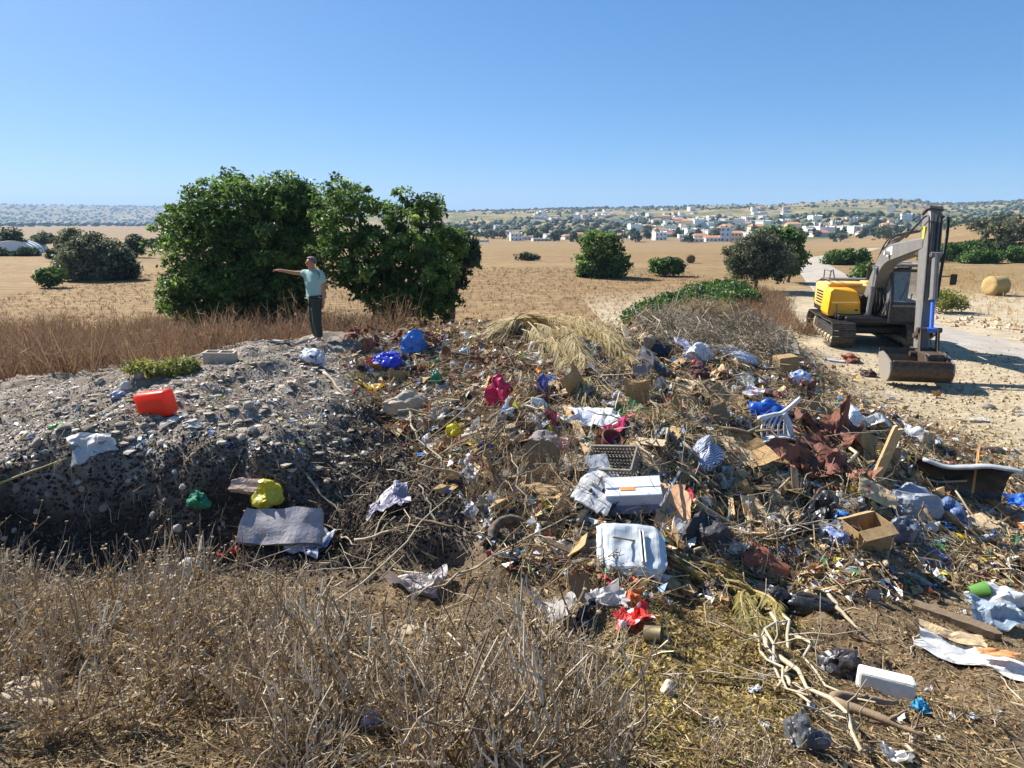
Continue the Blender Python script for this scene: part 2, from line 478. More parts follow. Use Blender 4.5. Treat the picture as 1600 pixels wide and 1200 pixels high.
soil = mixc(nt, ramp(nt, noise(nt, pos, 25, 5, .7), [(.5, (0, 0, 0)), (.75, (.6, .6, .6))]), soil, hx('#a08c6c'))
ash0 = ramp(nt, noise(nt, pos, 3.0, 9, .75), [(.28, hx('#5a5249')), (.45, hx('#857b6f')), (.6, hx('#a3988a')), (.75, hx('#c2b7a7'))])
ash = mixc(nt, ramp(nt, noise(nt, pos, 1.1, 6, .65), [(.45, (0, 0, 0)), (.62, (.7, .7, .7))]), ash0, hx('#6e5f4d'))
fld = mixc(nt, .2, fld, hx('#6e5233'))
c = mixc(nt, attr(nt, 'field').outputs['Fac'], tan, fld)
c = mixc(nt, attr(nt, 'soil').outputs['Fac'], c, soil)
c = mixc(nt, attr(nt, 'ash').outputs['Fac'], c, ash)
c = mixc(nt, attr(nt, 'shade_damp').outputs['Fac'], c, ramp(nt, noise(nt, pos, 4.0, 8, .75), [(.3, hx('#26211d')), (.55, hx('#3f3832')), (.78, hx('#5e554b'))]))
nt.links.new(c, b.inputs['Base Color'])
b.inputs['Roughness'].default_value = .95
b.inputs['Specular IOR Level'].default_value = .15
bump(nt, b, noise(nt, pos, 9, 10, .75), .7, .06)
GROUND_M = m
tag(ob('ground', gme, m), kind='structure')

# ------------------------------------------------------------------ road
rc = np.array([(60,118),(44,96),(34,80),(26.5,60),(20.6,43.5),(17.6,34),(16.3,28),(16.6,24.5),(18.0,21.5),(21.5,18),(27,14.5),(36,11)], float)
tt = np.linspace(0, len(rc)-1, 150)
def crom(P, t):
    i = np.clip(np.floor(t).astype(int), 0, len(P)-2); f = (t - i)[:, None]
    p0, p1, p2, p3 = P[np.maximum(i-1, 0)], P[i], P[i+1], P[np.minimum(i+2, len(P)-1)]
    return .5*((2*p1) + (-p0+p2)*f + (2*p0-5*p1+4*p2-p3)*f**2 + (-p0+3*p1-3*p2+p3)*f**3)
rp = crom(rc, tt)
rt = np.gradient(rp, axis=0); rt /= np.linalg.norm(rt, axis=1)[:, None]
rn = np.stack([-rt[:, 1], rt[:, 0]], 1)
nw = 15
Vr = []
for k in range(nw):
    o = (k/(nw-1) - .5) * 3.7
    j = (.16*vn(tt*2.5, tt*0+k, seed=2)) if k in (0, nw-1) else 0*tt
    q = rp + rn*(o + j)[:, None]
    z = height(q[:, 0], q[:, 1]) + (.03 if 0 < k < nw-1 else -.03) - .02*(o/1.9)**2
    Vr.append(np.column_stack([q, z]))
Vr = np.array(Vr).transpose(1, 0, 2).reshape(-1, 3)
i = np.arange(len(tt)-1)[:, None]*nw + np.arange(nw-1)[None]
m, nt, b, out = nodes_of('road')
pos = nt.nodes.new('ShaderNodeNewGeometry').outputs['Position']
c = ramp(nt, noise(nt, pos, .8, 7, .7), [(.3, hx('#8c8378')), (.55, hx('#a59d92')), (.75, hx('#b8aa95'))])
c = mixc(nt, ramp(nt, noise(nt, pos, .35, 4, .6), [(.52, (0, 0, 0)), (.68, (.8, .8, .8))]), c, hx('#b7a280'))
nt.links.new(c, b.inputs['Base Color']); b.inputs['Roughness'].default_value = .9
bump(nt, b, noise(nt, pos, 20, 6, .7), .4, .02)
tag(ob('road', mkmesh('road', Vr, [np.stack([i, i+1, i+nw+1, i+nw], -1).reshape(-1, 4)], True), m), kind='structure')

# ------------------------------------------------------------------ hills behind the village
def hill_z(x, y):
    """height of the hill country; its skyline stands at the photo rows in skyline()"""
    d = np.hypot(x, y)
    px = 800 + F * x / np.maximum(y, 1)
    top_d = 1750.0
    far = sstep(640, 380, px)                         # the left part is a low ridge much farther away
    sk = (HORIZON - skyline(px)) * .985
    Ht = 4.2 + sk / F * top_d
    t = np.clip((d - 400) / (top_d - 400), 0, 1)
    prof = (.32*t + .68*t**1.6)
    z1 = -6.5 + (Ht + 6.5) * prof
    z1 = z1 + sstep(.03, .2, t)*sstep(1.0, .75, t)*(5.0*fbm(x*.0045, y*.0045, o=4, seed=61) + 2.2*ridge(x*.009, y*.006, o=3, seed=71))
    z1 = np.where(d > top_d, z1 - (d-top_d)*.05, z1)
    t2 = sstep(2600, 5200, d)
    z2 = -6.5 + (4.2 + 18/F*5200 + 6.5 + 4*fbm(x*.0011, y*.0011, o=3, seed=33)) * t2 - np.maximum(d-5200, 0)*.04
    return z1*(1-far) + z2*far
ang = np.linspace(R(-76), R(76), 430)
dd = np.concatenate([np.linspace(400, 1800, 130), np.geomspace(1850, 7000, 50)])
A, D = np.meshgrid(ang, dd, indexing='ij')
HX, HY = D*np.sin(A), D*np.cos(A)
HZ = hill_z(HX, HY)
HZ[:, 0] -= 3; HZ[:, -1] = -20
i = np.arange(len(ang)-1)[:, None]*len(dd) + np.arange(len(dd)-1)[None]
hme = mkmesh('hills', np.stack([HX.ravel(), HY.ravel(), HZ.ravel()], 1), [np.stack([i, i+1, i+len(dd)+1, i+len(dd)], -1).reshape(-1, 4)], True)
m, nt, b, out = nodes_of('hills')
pos = nt.nodes.new('ShaderNodeNewGeometry').outputs['Position']
c = ramp(nt, noise(nt, mapping(nt, pos, (.006, .004, .02)), 1.0, 7, .65), [(.3, hx('#565a38')), (.45, hx('#7d7550')), (.56, hx('#a58c66')), (.7, hx('#8f7653'))])
c = mixc(nt, ramp(nt, noise(nt, mapping(nt, pos, (.02, .013, .05)), 1.0, 6, .7), [(.47, (0, 0, 0)), (.6, (.9, .9, .9))]), c, hx('#5d6139'))
c = mixc(nt, ramp(nt, noise(nt, mapping(nt, pos, (.03, .02, .09)), 1.0, 5, .7), [(.62, (0, 0, 0)), (.72, (.8, .8, .8))]), c, hx('#cbb798'))
nt.links.new(c, b.inputs['Base Color']); b.inputs['Roughness'].default_value = 1
b.inputs['Specular IOR Level'].default_value = .1
tag(ob('hills', hme, m), kind='structure')

# ------------------------------------------------------------------ the air
hz = MB().add(box(15000, 14200, 190, (0, 6800, 55))).build('haze', None)
m = bpy.data.materials.new('haze'); m.use_nodes = True
nt = m.node_tree; nt.nodes.remove(nt.nodes['Principled BSDF'])
pv = nt.nodes.new('ShaderNodeVolumePrincipled')
pv.inputs['Color'].default_value = (.5, .73, 1, 1)
pv.inputs['Density'].default_value = .00019
nt.links.new(pv.outputs[0], nt.nodes['Material Output'].inputs['Volume'])
hz.data.materials.append(m)
tag(hz, kind='stuff')
# ================================================================== VEGETATION
rng = np.random.default_rng(7)
def zfar(x, y):
    z = height(x, y)
    d = np.hypot(x, y)
    return np.where(d > 402, np.maximum(z, hill_z(x, y)), z)
def hitfar(px, py):
    d = ray(px, py)
    t = np.geomspace(20, 6500, 5000)
    P = EYE[None] + d[None]*t[:, None]
    g = P[:, 2] - zfar(P[:, 0], P[:, 1])
    i = int(np.argmax(g < 0))
    return P[i] if g[i] < 0 else None

LEAF = {
 'carob': leafmat('carob_leaves', [(0, hx('#384b22')), (.45, hx('#5d7a35')), (.8, hx('#809c48')), (1, hx('#adbd62'))], .5, .48, .35),
 'olive': leafmat('olive_leaves', [(0, hx('#454b38')), (.5, hx('#6c7253')), (1, hx('#989b78'))], .6, .35),
 'dark': leafmat('dark_leaves', [(0, hx('#2a3524')), (.5, hx('#435335')), (1, hx('#657449'))], .55, .35),
 'bright': leafmat('lentisk_leaves', [(0, hx('#334a1e')), (.5, hx('#4f6e2b')), (1, hx('#7b9640'))], .45, .3),
 'hill': leafmat('hill_leaves', [(0, hx('#2f3c2a')), (.5, hx('#445138')), (1, hx('#5f6847'))], .7, .1),
 'yellow': leafmat('weed_leaves', [(0, hx('#5d6a2b')), (.5, hx('#8b8e3f')), (1, hx('#b8ae5a'))], .6, .3),
}
BARK = mat('#5b4a3a', .9, .3, .35, 9, .8)
def leaf_cloud(lobes, n, leaf, seed, clump=.32, per=42, fill=.25, jag=.2):
    """leaves gathered in clumps near the skin of uneven lobes; lobes = (cx,cy,cz,rx,ry,rz) in metres"""
    r = np.random.default_rng(seed)
    L = np.array(lobes, float)
    area = (L[:, 3]*L[:, 4] + L[:, 4]*L[:, 5] + L[:, 3]*L[:, 5])
    nc = max(4, n // per)
    li = r.choice(len(L), nc, p=area/area.sum())
    d = r.normal(size=(nc, 3)); d[:, 2] = np.where((d[:, 2] < 0) & (r.random(nc) < .35), -d[:, 2], d[:, 2]); d /= np.linalg.norm(d, axis=1)[:, None]
    rad = np.where(r.random(nc) < fill, r.uniform(.25, .8, nc), r.uniform(.78, 1.0, nc))
    rad = rad * (1 + jag*fbm(d[:, 0]*2.2 + li*7.1, d[:, 1]*2.2, d[:, 2]*2.2, o=3, seed=seed))
    C = L[li, :3] + d*L[li, 3:]*rad[:, None]
    ct = np.clip(.4 + .24*r.normal(size=nc), 0, 1)
    k = r.integers(0, nc, n)
    cs = clump*(.55 + .9*r.random(nc))
    P = C[k] + r.normal(size=(n, 3)).clip(-1.5, 1.5)*(cs[k]*.55)[:, None]*np.array([1, 1, .75])
    nrm = d[k]*.55 + r.normal(size=(n, 3))*.75 + np.array([0, 0, .35])
    nrm /= np.linalg.norm(nrm, axis=1)[:, None]
    a = np.cross(nrm, r.normal(size=(n, 3))); a /= np.linalg.norm(a, axis=1)[:, None] + 1e-9
    b = np.cross(nrm, a)
    s = leaf*(.6 + .8*r.random(n))[:, None]
    V = np.stack([P - a*s, P + b*s*.48 + nrm*s*.12, P + a*s, P - b*s*.48 + nrm*s*.12], 1).reshape(-1, 3)
    tint = np.clip(ct[k] + .17*r.normal(size=n), 0, 1)
    return V, [np.arange(4*n).reshape(-1, 4)], np.repeat(tint, 4)
def limb(p0, p1, r0, r1, seed, n=7, wob=.12):
    r = np.random.default_rng(seed)
    p0, p1 = np.array(p0, float), np.array(p1, float)
    t = np.linspace(0, 1, n)[:, None]
    P = p0 + (p1-p0)*t + np.sin(t*np.pi)*np.linalg.norm(p1-p0)*wob*r.normal(size=3)
    P = P + r.normal(size=P.shape)*.02*np.linalg.norm(p1-p0)*np.sin(t*np.pi)
    return tube(P, np.linspace(r0, r1, n), 7)
def tree(name, label, cat, base, lobes, n, leaf, kind, seed, trunk=.18, group=None, **kw):
    base = np.array(base, float)
    root = tag(ob(name, None, loc=base), label, cat, group)
    L = [(a-base[0], b-base[1], c-base[2], d, e, f) for a, b, c, d, e, f in lobes]
    V, Fs, T = leaf_cloud(L, n, leaf, seed, **kw)
    V[:, 2] = np.maximum(V[:, 2], .03)
    ob('crown', mkmesh('crown', V, Fs, False, T), LEAF[kind], root)
    if trunk:
        mb = MB(); top = np.mean([l[:3] for l in L], axis=0)
        fork = np.array([top[0]*.25, top[1]*.25, max(.35, min(l[2] for l in L)*.75)])
        mb.add(limb((0, 0, -.15), fork, trunk, trunk*.75, seed, wob=.06))
        for q, l in enumerate(L):
            mb.add(limb(fork, (l[0]*.9, l[1]*.9+.1, l[2]+l[5]*.2), trunk*.36, trunk*.08, seed+q+1, wob=.04))
            for w in range(3):
                d = rng.normal(size=3); d[2] = abs(d[2]); d /= np.linalg.norm(d)
                e = np.array(l[:3]) + d*np.array(l[3:])*.85
                mb.add(limb(np.array(l[:3])*.8 + fork*.2, e, trunk*.14, trunk*.03, seed+10*q+w, wob=.05))
        mb.build('trunk', BARK, root, True)
    return root
def lob(px, py, y, rw, rh, deep=None):
    p = at_y(px, py, y); s = 1/ppm(p)
    return (*p, rw*s, (deep or (rw+rh)/2)*s, rh*s)
def foot(px, y):
    """point on the ground under photo column px at distance y"""
    x = (px-800)/F * (y*cp + 4.2*sp)
    return (x, y, H(x, y))

# the big carobs behind the man
Y1 = 26.5
tree('carob_tree', 'large dense carob tree with rounded dark green crown behind the pointing man', 'tree', foot(375, Y1),
     [lob(372,322,Y1,70,54), lob(322,392,Y1-.3,72,72), lob(425,395,Y1,85,85), lob(298,458,Y1-.6,48,44), lob(392,455,Y1-.5,95,62), lob(452,318,Y1,42,40), lob(283,352,Y1,30,30), lob(480,352,Y1+.3,42,60), lob(440,478,Y1,60,34), lob(330,482,Y1-.4,70,32), lob(390,490,Y1-.3,60,26)],
     80000, .082, 'carob', 11, .3, clump=.3, per=60)
Y2 = 24.5
tree('carob_tree', 'open-topped carob tree with two leafy tops beside the golden stubble field', 'tree', foot(612, Y2),
     [lob(545,333,Y2,50,46), lob(640,348,Y2,52,46), lob(590,410,Y2,72,62), lob(655,428,Y2-.3,60,66), lob(532,392,Y2+.4,42,50), lob(625,462,Y2-.4,62,44), lob(690,400,Y2+.6,40,52), lob(668,325,Y2,30,16), lob(572,440,Y2,40,40), lob(640,492,Y2-.2,55,26), lob(680,470,Y2,34,34)],
     36000, .08, 'carob', 12, .26, clump=.23, per=50, jag=.36)
Y3 = 30
tree('carob_tree', 'shadowed carob crown half hidden behind the open-topped carob, above the stubble field', 'tree', foot(700, Y3),
     [lob(706,402,Y3,36,42), lob(690,440,Y3,34,30), lob(722,392,Y3,20,24)], 9000, .12, 'dark', 13, .2)
Y4 = on_z(940, 434, 0)[1]
tree('carob_tree', 'lone round carob tree casting its shadow on the stubble field', 'tree', foot(938, Y4),
     [lob(938,386,Y4,30,25), lob(925,410,Y4,24,22), lob(955,412,Y4,26,20), lob(938,420,Y4,36,16), lob(930,427,Y4,28,10), lob(950,427,Y4,26,10)], 14000, .13, 'carob', 14, .2, clump=.4)
Y5 = 54
tree('low_bush', 'low dome-shaped green bush standing beside the small round bale', 'bush', foot(1040, Y5), [lob(1032,415,Y5,20,11), lob(1052,416,Y5,18,10), lob(1041,421,Y5,27,7)], 4500, .14, 'bright', 15, .06, clump=.3)
Y6 = 76
tree('low_bush', 'small flat dark bush alone in the far stubble', 'bush', foot(826, Y6), [lob(820,403,Y6,12,5), lob(833,404,Y6,9,4)], 900, .17, 'dark', 16, .06, clump=.35)
Y7 = 43
tree('olive_tree', 'wide grey-green olive bush on the roadside beyond the green creeper', 'bush', foot(1180, Y7),
     [lob(1165,400,Y7,30,26), lob(1190,386,Y7,32,26), lob(1215,408,Y7,32,24), lob(1150,414,Y7,18,16), lob(1190,412,Y7,45,18), lob(1170,424,Y7,34,14), lob(1205,425,Y7,34,14)], 20000, .09, 'olive', 17, .12, clump=.32)
tree('carob_tree', 'dark green carob shrub at the road edge behind the grey-green olive', 'tree', foot(1232, 49),
     [lob(1228,380,49,20,22), lob(1240,402,49,14,24), lob(1205,372,49,16,14)], 7000, .15, 'carob', 18, .12, clump=.4)
# creeping lentisk on the bank
Y8 = 27
tree('lentisk_shrub', 'bright green creeping lentisk sprawling up the bank towards the olive bush', 'shrub', foot(1065, 30),
     [lob(a, b, on_z(a, b, .45)[1], c, d, 46) for a, b, c, d in ((1000,497,26,17), (1025,488,34,18), (1058,476,36,18), (1095,464,36,17), (1130,453,34,15), (1150,460,28,14), (1060,492,44,16), (1110,478,34,16))], 34000, .075, 'bright', 19, .05, clump=.22, per=26)
# bushes right of the road
for k, (px, py, y, rw, rh, kd, lb) in enumerate([
    (1322,402,62,34,11,'bright','low spreading green bush on the dry slope beside the road bend'),
    (1350,428,47,16,15,'bright','small upright green bush poking up behind the excavator boom'),
    (1388,362,105,26,14,'dark','dark green bush on the slope behind the excavator boom'),
    (1398,342,120,16,12,'dark','tall dark tree near the top of the excavator boom'),
    (1500,392,84,40,14,'bright','wide green bush low on the right slope beside the excavator stick'),
    (1568,372,92,34,26,'olive','big rounded grey olive tree on the right slope'),
    (1530,402,80,30,9,'bright','flat green thicket at the foot of the grey olive tree'),
    (1592,398,78,20,12,'bright','green bush at the field edge below the grey olive tree'),
    (1478,352,112,20,9,'bright','green bush high on the slope just right of the stick top'),
    (1530,352,110,24,10,'dark','dark flat bush high on the slope above the grey olive'),
    (1505,344,140,18,6,'hill','small far bush on the upper right slope'),
    (1455,398,88,24,11,'bright','green bush half hidden behind the excavator stick'),
    (1545,386,88,30,12,'bright','broad green thicket wrapping the left side of the grey olive tree'),
    (1590,350,105,24,14,'olive','second grey olive tree higher on the right slope'),
    (1565,342,130,30,8,'dark','dark strip of scrub along the top of the right slope')]):
    b = hitfar(px, py + rh); yy = b[1]
    rs = rw*.62
    tree('slope_bush', lb, 'bush', b, [lob(px-rw*.45, py+2, yy, rs, rh*.9), lob(px+rw*.45, py+1, yy, rs, rh*.95), lob(px, py-1, yy, rs, rh), lob(px, py+rh*.6, yy, rw*.9, rh*.6)],
         5200 if rw > 24 else 2600, .16 if yy > 60 else .11, kd, 30+k, .06, clump=.42)
b = hit(1478, 488)
tree('yellow_weed', 'pale yellow-green feathery weed beside the road behind the stick', 'weed', b,
     [lob(1470,470,b[1],22,16), lob(1490,474,b[1],18,12)], 3000, .06, 'yellow', 50, 0, clump=.3)
# left trees and bushes beyond the weeds
for k, (px, py, y, rw, rh, kd, lb, n) in enumerate([
    (150,402,52,60,34,'olive','broad grey-green tree clump standing alone in the left stubble field',15000),
    (112,376,58,22,20,'olive','taller bush top at the left end of the broad grey-green clump',3500),
    (78,430,46,20,10,'bright','small bright green bush in front of the broad grey-green clump',1800),
    (195,420,52,20,16,'dark','dark rounded bush hugging the right foot of the broad clump',2800),
    (18,374,95,22,18,'dark','dark tree above the white polytunnel',3500),
    (42,396,88,20,9,'dark','dark bush in front of the white polytunnel',2600),
    (8,398,88,14,10,'dark','dark shrub at the left end of the white polytunnel',1800),
    (70,372,100,22,8,'olive','grey bush between the polytunnel and the broad clump',2000),
    (92,396,80,18,10,'dark','dark bush with bare soil before it, right of the polytunnel',1800),
    (212,382,85,20,15,'dark','dark round tree beside the left flank of the large carob',3000),
    (238,378,110,16,7,'olive','small pale shrub partly hidden by the large carob',1000)]):
    b = foot(px, y)
    q = at_y(px, py, y)
    tree('field_bush', lb, 'bush', b, [lob(px-rw*.4, py+rh*.2, y, rw*.6, rh*.8), lob(px+rw*.4, py+rh*.15, y, rw*.6, rh*.85), lob(px-rw*.05, py-rh*.15, y, rw*.6, rh*.85), lob(px, py+rh*.6, y, rw*.85, rh*.6)],
         n, .13 if y < 70 else .18, kd, 60+k, .1, clump=.4)

# woods on the far hills: too many and too small to count
def blobs(P, S, seed, squash=.75):
    r = np.random.default_rng(seed)
    V0, Fs = ico(1)
    n = len(P)
    d = 1 + .45*np.stack([fbm(V0[:, 0]*1.7+q, V0[:, 1]*1.7, V0[:, 2]*1.7, o=2, seed=q) for q in range(12)])
    k = r.integers(0, 12, n)
    V = V0[None]*d[k][:, :, None]*S[:, None, None]*np.array([1, 1, squash])
    V = V + P[:, None] + np.array([0, 0, 1])*(S*.45)[:, None, None]
    f = np.concatenate([f for f in Fs])
    Fa = (f[None] + (np.arange(n)*len(V0))[:, None, None]).reshape(-1, 3)
    T = np.repeat(np.clip(r.normal(.45, .25, n), 0, 1), len(V0)) + r.normal(0, .12, n*len(V0))
    return V.reshape(-1, 3), [Fa], np.clip(T, 0, 1)
N = 34000
a = rng.uniform(R(-42), R(68), N); d = rng.uniform(450, 1790, N)
X, Y = d*np.sin(a), d*np.cos(a)
px = 800 + F*X/Y
dens = .55 + 1.6*fbm(X*.006, Y*.005, o=3, seed=90) + 1.1*sstep(1450, 1720, d)
keep = (rng.random(N)*1.7 < dens*.42) & (px > 560)
X, Y, d = X[keep], Y[keep], d[keep]
S = rng.uniform(1.2, 3.4, len(X))*np.where(rng.random(len(X)) < .1, 1.5, 1)
V, Fs, T = blobs(np.stack([X, Y, hill_z(X, Y)], 1), S, 3)
tag(ob('hill_woodland', mkmesh('hill_woodland', V, Fs, True, T), LEAF['hill']), 'scattered dark trees and scrub covering the far hillside', 'woodland', kind='stuff')
N = 4600
a = rng.uniform(R(-70), R(-8), N); d = rng.uniform(1500, 5100, N)
X, Y = d*np.sin(a), d*np.cos(a)
Z = np.where(d > 402, np.maximum(hill_z(X, Y), height(X, Y)), 0)
V, Fs, T = blobs(np.stack([X, Y, Z], 1), rng.uniform(3, 9, N), 4, .6)
tag(ob('distant_woodland', mkmesh('distant_woodland', V, Fs, True, T), LEAF['hill']), 'blue hazy belt of distant trees across the left plain', 'woodland', kind='stuff')

# ================================================================== VILLAGE
WH = [mat('#f3f1ec', .8, .12, .06, 1.5, 0), mat('#dcd6c8', .8, .15, .06, 1.5, 0), mat('#d6c39f', .8, .15, .08, 1.5, 0), mat('#c9d6df', .8, .12, .06, 1.5, 0), mat('#cfae86', .8, .15, .08, 1.5, 0)]
RF = [mat('#b27c62', .85, .25, .2, 3, 0), mat('#c08a62', .85, .25, .2, 3, 0), mat('#d8d3c8', .85, .2, .1, 3, 0)]
GLASS_D = mat('#2b323a', .2, .1, .1, 2, 0)
DOOR_M = mat('#6d4c34', .6, .2, .1, 2, 0)
def house_protos():
    out = {}
    def windows(root, w, dpt, storeys, hh, nwin):
        me = MB().add(box(1.0, .12, 1.15, (0, 0, 0))).mesh('window')
        me.materials.append(GLASS_D)
        for s in range(storeys):
            for q in range(nwin):
                if s == 0 and q == nwin//2:
                    ob('door', MB().add(box(1.0, .12, 2.0)).mesh('door'), DOOR_M, root, ((q+.5)/nwin*w - w/2, -dpt/2-.02, 1.0)); continue
                ob('window', me, None, root, ((q+.5)/nwin*w - w/2, -dpt/2-.02, hh*s + 1.6))
    def proto(key, w, dpt, storeys, roof, wm, rm, nwin):
        root = ob('house', None)
        hh = 3.0; H0 = hh*storeys
        MB().add(box(w, dpt, H0+1.5, (0, 0, H0/2-.75))).build('wall', wm, root)
        if roof == 'flat':
            r = MB(); r.add(box(w+.3, dpt+.3, .25, (0, 0, H0+.12)))
            for sx in (-1, 1): r.add(box(.18, dpt, .5, (sx*(w/2), 0, H0+.5)))
            r.add(box(1.6, 1.2, .9, (w*.25, dpt*.2, H0+.7)))
            r.build('roof', rm, root)
        else:
            h = 1.5; o = .35
            a_, b_ = w/2+o, dpt/2+o
            i_ = a_*.45 if roof == 'hip' else 0
            V = np.array([(-a_, -b_, H0), (a_, -b_, H0), (a_, b_, H0), (-a_, b_, H0), (-a_+i_, 0, H0+h), (a_-i_, 0, H0+h)])
            MB().add((V, [np.array([[0, 1, 5, 4], [2, 3, 4, 5]]), np.array([[1, 2, 5], [3, 0, 4]]), np.array([[3, 2, 1, 0]])])).build('roof', rm, root)
        windows(root, w, dpt, storeys, hh, nwin)
        out[key] = root
    proto('white_flat', 9, 8, 1, 'flat', WH[0], RF[2], 3)
    proto('white_two', 9, 8, 2, 'flat', WH[0], RF[2], 3)
    proto('cream_hip', 10, 8, 1, 'hip', WH[1], RF[0], 3)
    proto('beige_two_hip', 10, 8, 2, 'hip', WH[2], RF[1], 4)
    proto('white_gable', 11, 7, 1, 'gable', WH[0], RF[1], 4)
    proto('long_shed', 18, 6, 1, 'flat', WH[1], RF[2], 5)
    proto('white_tower', 6, 6, 3, 'flat', WH[3], RF[2], 2)
    return out
PROTO = house_protos()
HL = {'white_flat': 'small white single-storey house with flat roof in the far village',
      'white_two': 'white two-storey house with flat roof in the far village',
      'cream_hip': 'cream single-storey house with red hipped roof in the far village',
      'beige_two_hip': 'beige two-storey house with pale red hipped roof in the far village',
      'white_gable': 'low white house with tan pitched roof in the far village',
      'long_shed': 'long low cream building with flat roof in the far village',
      'white_tower': 'narrow pale three-storey house with flat roof in the far village'}
used = set()
def place_house(key, p, rz, s, label=None, parts=True):
    src = PROTO[key]
    if key not in used and label is None and parts:
        used.add(key); root = src
    else:
        root = src.copy(); COL.objects.link(root)
        for ch in src.children:
            if not parts and ch.name.split('.')[0] in ('window', 'door'): continue
            c = ch.copy(); COL.objects.link(c); c.parent = root
    root.location = p; root.rotation_euler = (0, 0, rz); root.scale = (s, s, s)
    if label: tag(root, label, 'house')
    else: tag(root, HL[key], 'house', 'village ' + key.replace('_', ' ') + ' houses')
    return root
HOUSES = [  # photo column, row of the foot, kind, scale
 (806,376,'white_two',.85),(826,374,'long_shed',.8),(846,377,'long_shed',.7),(858,372,'white_flat',1),(905,377,'beige_two_hip',.8),(888,374,'cream_hip',.9),
 (971,372,'cream_hip',.9),(992,373,'white_flat',.9),(1008,371,'white_gable',.9),(1030,375,'white_two',.9),(1042,367,'cream_hip',1.1),(1056,366,'cream_hip',.9),
 (1068,372,'white_flat',.9),(1081,378,'long_shed',.8),(1094,375,'cream_hip',1.1),(1112,377,'white_gable',.9),(1134,377,'white_tower',1),(1124,368,'white_two',.8),
 (1152,376,'beige_two_hip',.9),(1172,376,'white_two',.9),(1190,373,'white_two',.8),(1160,364,'white_flat',.9),(1180,362,'white_two',.8),(1204,368,'white_two',.9),
 (1216,362,'white_flat',.9),(1230,364,'white_gable',1),(1248,368,'white_flat',.9),(1262,366,'white_two',.8),(1285,364,'white_flat',1),(1296,358,'white_gable',1),(1316,362,'white_two',.9),
 (1334,364,'white_two',1.0),(1350,364,'white_tower',.8),(1362,367,'cream_hip',.9),(1304,350,'white_flat',1.0),(1275,352,'white_flat',1),(1330,346,'white_flat',1.2),
 (716,352,'long_shed',.8),(738,357,'white_flat',.9),(760,362,'long_shed',.8),(776,363,'white_tower',.7),(790,366,'white_flat',1),(700,366,'long_shed',.6),(752,378,'long_shed',.5)]
r0 = random.Random(5)
def sink(p, dz): return (p[0], p[1], float(zfar(np.array([p[0]]), np.array([p[1]]))[0]) - dz)
for k, (px, py, key, s) in enumerate(HOUSES):
    p = hitfar(px, py)
    if p is None: continue
    lb = {0: 'pale blue-white two-storey house standing at the near edge of the village field', 4: 'ochre two-storey house with pale roof left behind the lone carob tree'}.get(k)
    place_house(key, sink(p, .3), r0.uniform(-.5, .5), s*.8, lb)
for k in range(150):                       # farther houses up the slope
    px = r0.choice([r0.uniform(830, 1000), r0.uniform(960, 1240), r0.uniform(1000, 1420), r0.uniform(1020, 1230)])
    py = r0.uniform(327, 350) if k % 3 == 0 else r0.uniform(344, 371)
    if px < 960 and py > 345: py = r0.uniform(330, 345)
    p = hitfar(px, py)
    if p is None or p[1] < 360: continue
    key = r0.choice(['white_flat', 'white_two', 'white_flat', 'white_two', 'white_gable', 'long_shed', 'white_flat', 'white_two', 'cream_hip', 'beige_two_hip', 'white_flat'])
    place_house(key, sink(p, .5), r0.uniform(-.6, .6), r0.uniform(.7, 1.05), parts=False)
for k in range(9):                        # far left hamlet
    px = r0.uniform(140, 245); py = r0.uniform(343.5, 348.5)
    p = hitfar(px, py)
    if p is None: continue
    key = 'white_flat'
    root = place_house(key, sink(p, 1), r0.uniform(-.6, .6), r0.uniform(1.6, 2.6), parts=False)
    tag(root, 'tiny white building in the hazy hamlet on the left plain', 'house', 'hazy hamlet buildings on the left plain')
for key in list(PROTO):                  # a prototype that was never placed goes away
    if key not in used:
        for ch in list(PROTO[key].children): bpy.data.objects.remove(ch)
        bpy.data.objects.remove(PROTO[key])
# trees between the houses
vt = []
for q in range(4):
    V, Fs, T = leaf_cloud([(0, 0, 2.1, 2.0, 2.0, 1.5), (.9, .3, 1.5, 1.5, 1.5, 1.1), (-.9, -.2, 1.6, 1.4, 1.4, 1.2)], 700, .38, 200+q, clump=.7)
    vt.append(mkmesh('crown', V, Fs, False, T)); vt[-1].materials.append(LEAF['dark' if q % 2 else 'olive'])
tk = MB().add(limb((0, 0, -.4), (.1, 0, 1.6), .22, .1, 4)).mesh('trunk'); tk.materials.append(BARK)
for k in range(105):
    px = r0.uniform(690, 1420); py = r0.triangular(344, 380, 374)
    p = hitfar(px, py)
    if p is None or p[1] < 300: continue
    root = tag(ob('village_tree', None, loc=sink(p, .2), rot=(0, 0, r0.uniform(0, 6))), 'small dark tree between the houses of the far village', 'tree', 'trees among the village houses')
    s = r0.uniform(.8, 1.7); root.scale = (s, s, s*r0.uniform(.9, 1.2))
    ob('crown', r0.choice(vt), None, root); ob('trunk', tk, None, root)
cy = hitfar(923, 376)
cyp = tag(ob('cypress_tree', None, loc=sink(cy, .2)), 'slim dark cypress rising beside the lone carob crown', 'tree')
V, Fs, T = leaf_cloud([(0, 0, 3.6, .8, .8, 3.4)], 900, .3, 222, clump=.4)
ob('crown', mkmesh('crown', V, Fs, False, T), LEAF['dark'], cyp); ob('trunk', tk, None, cyp)

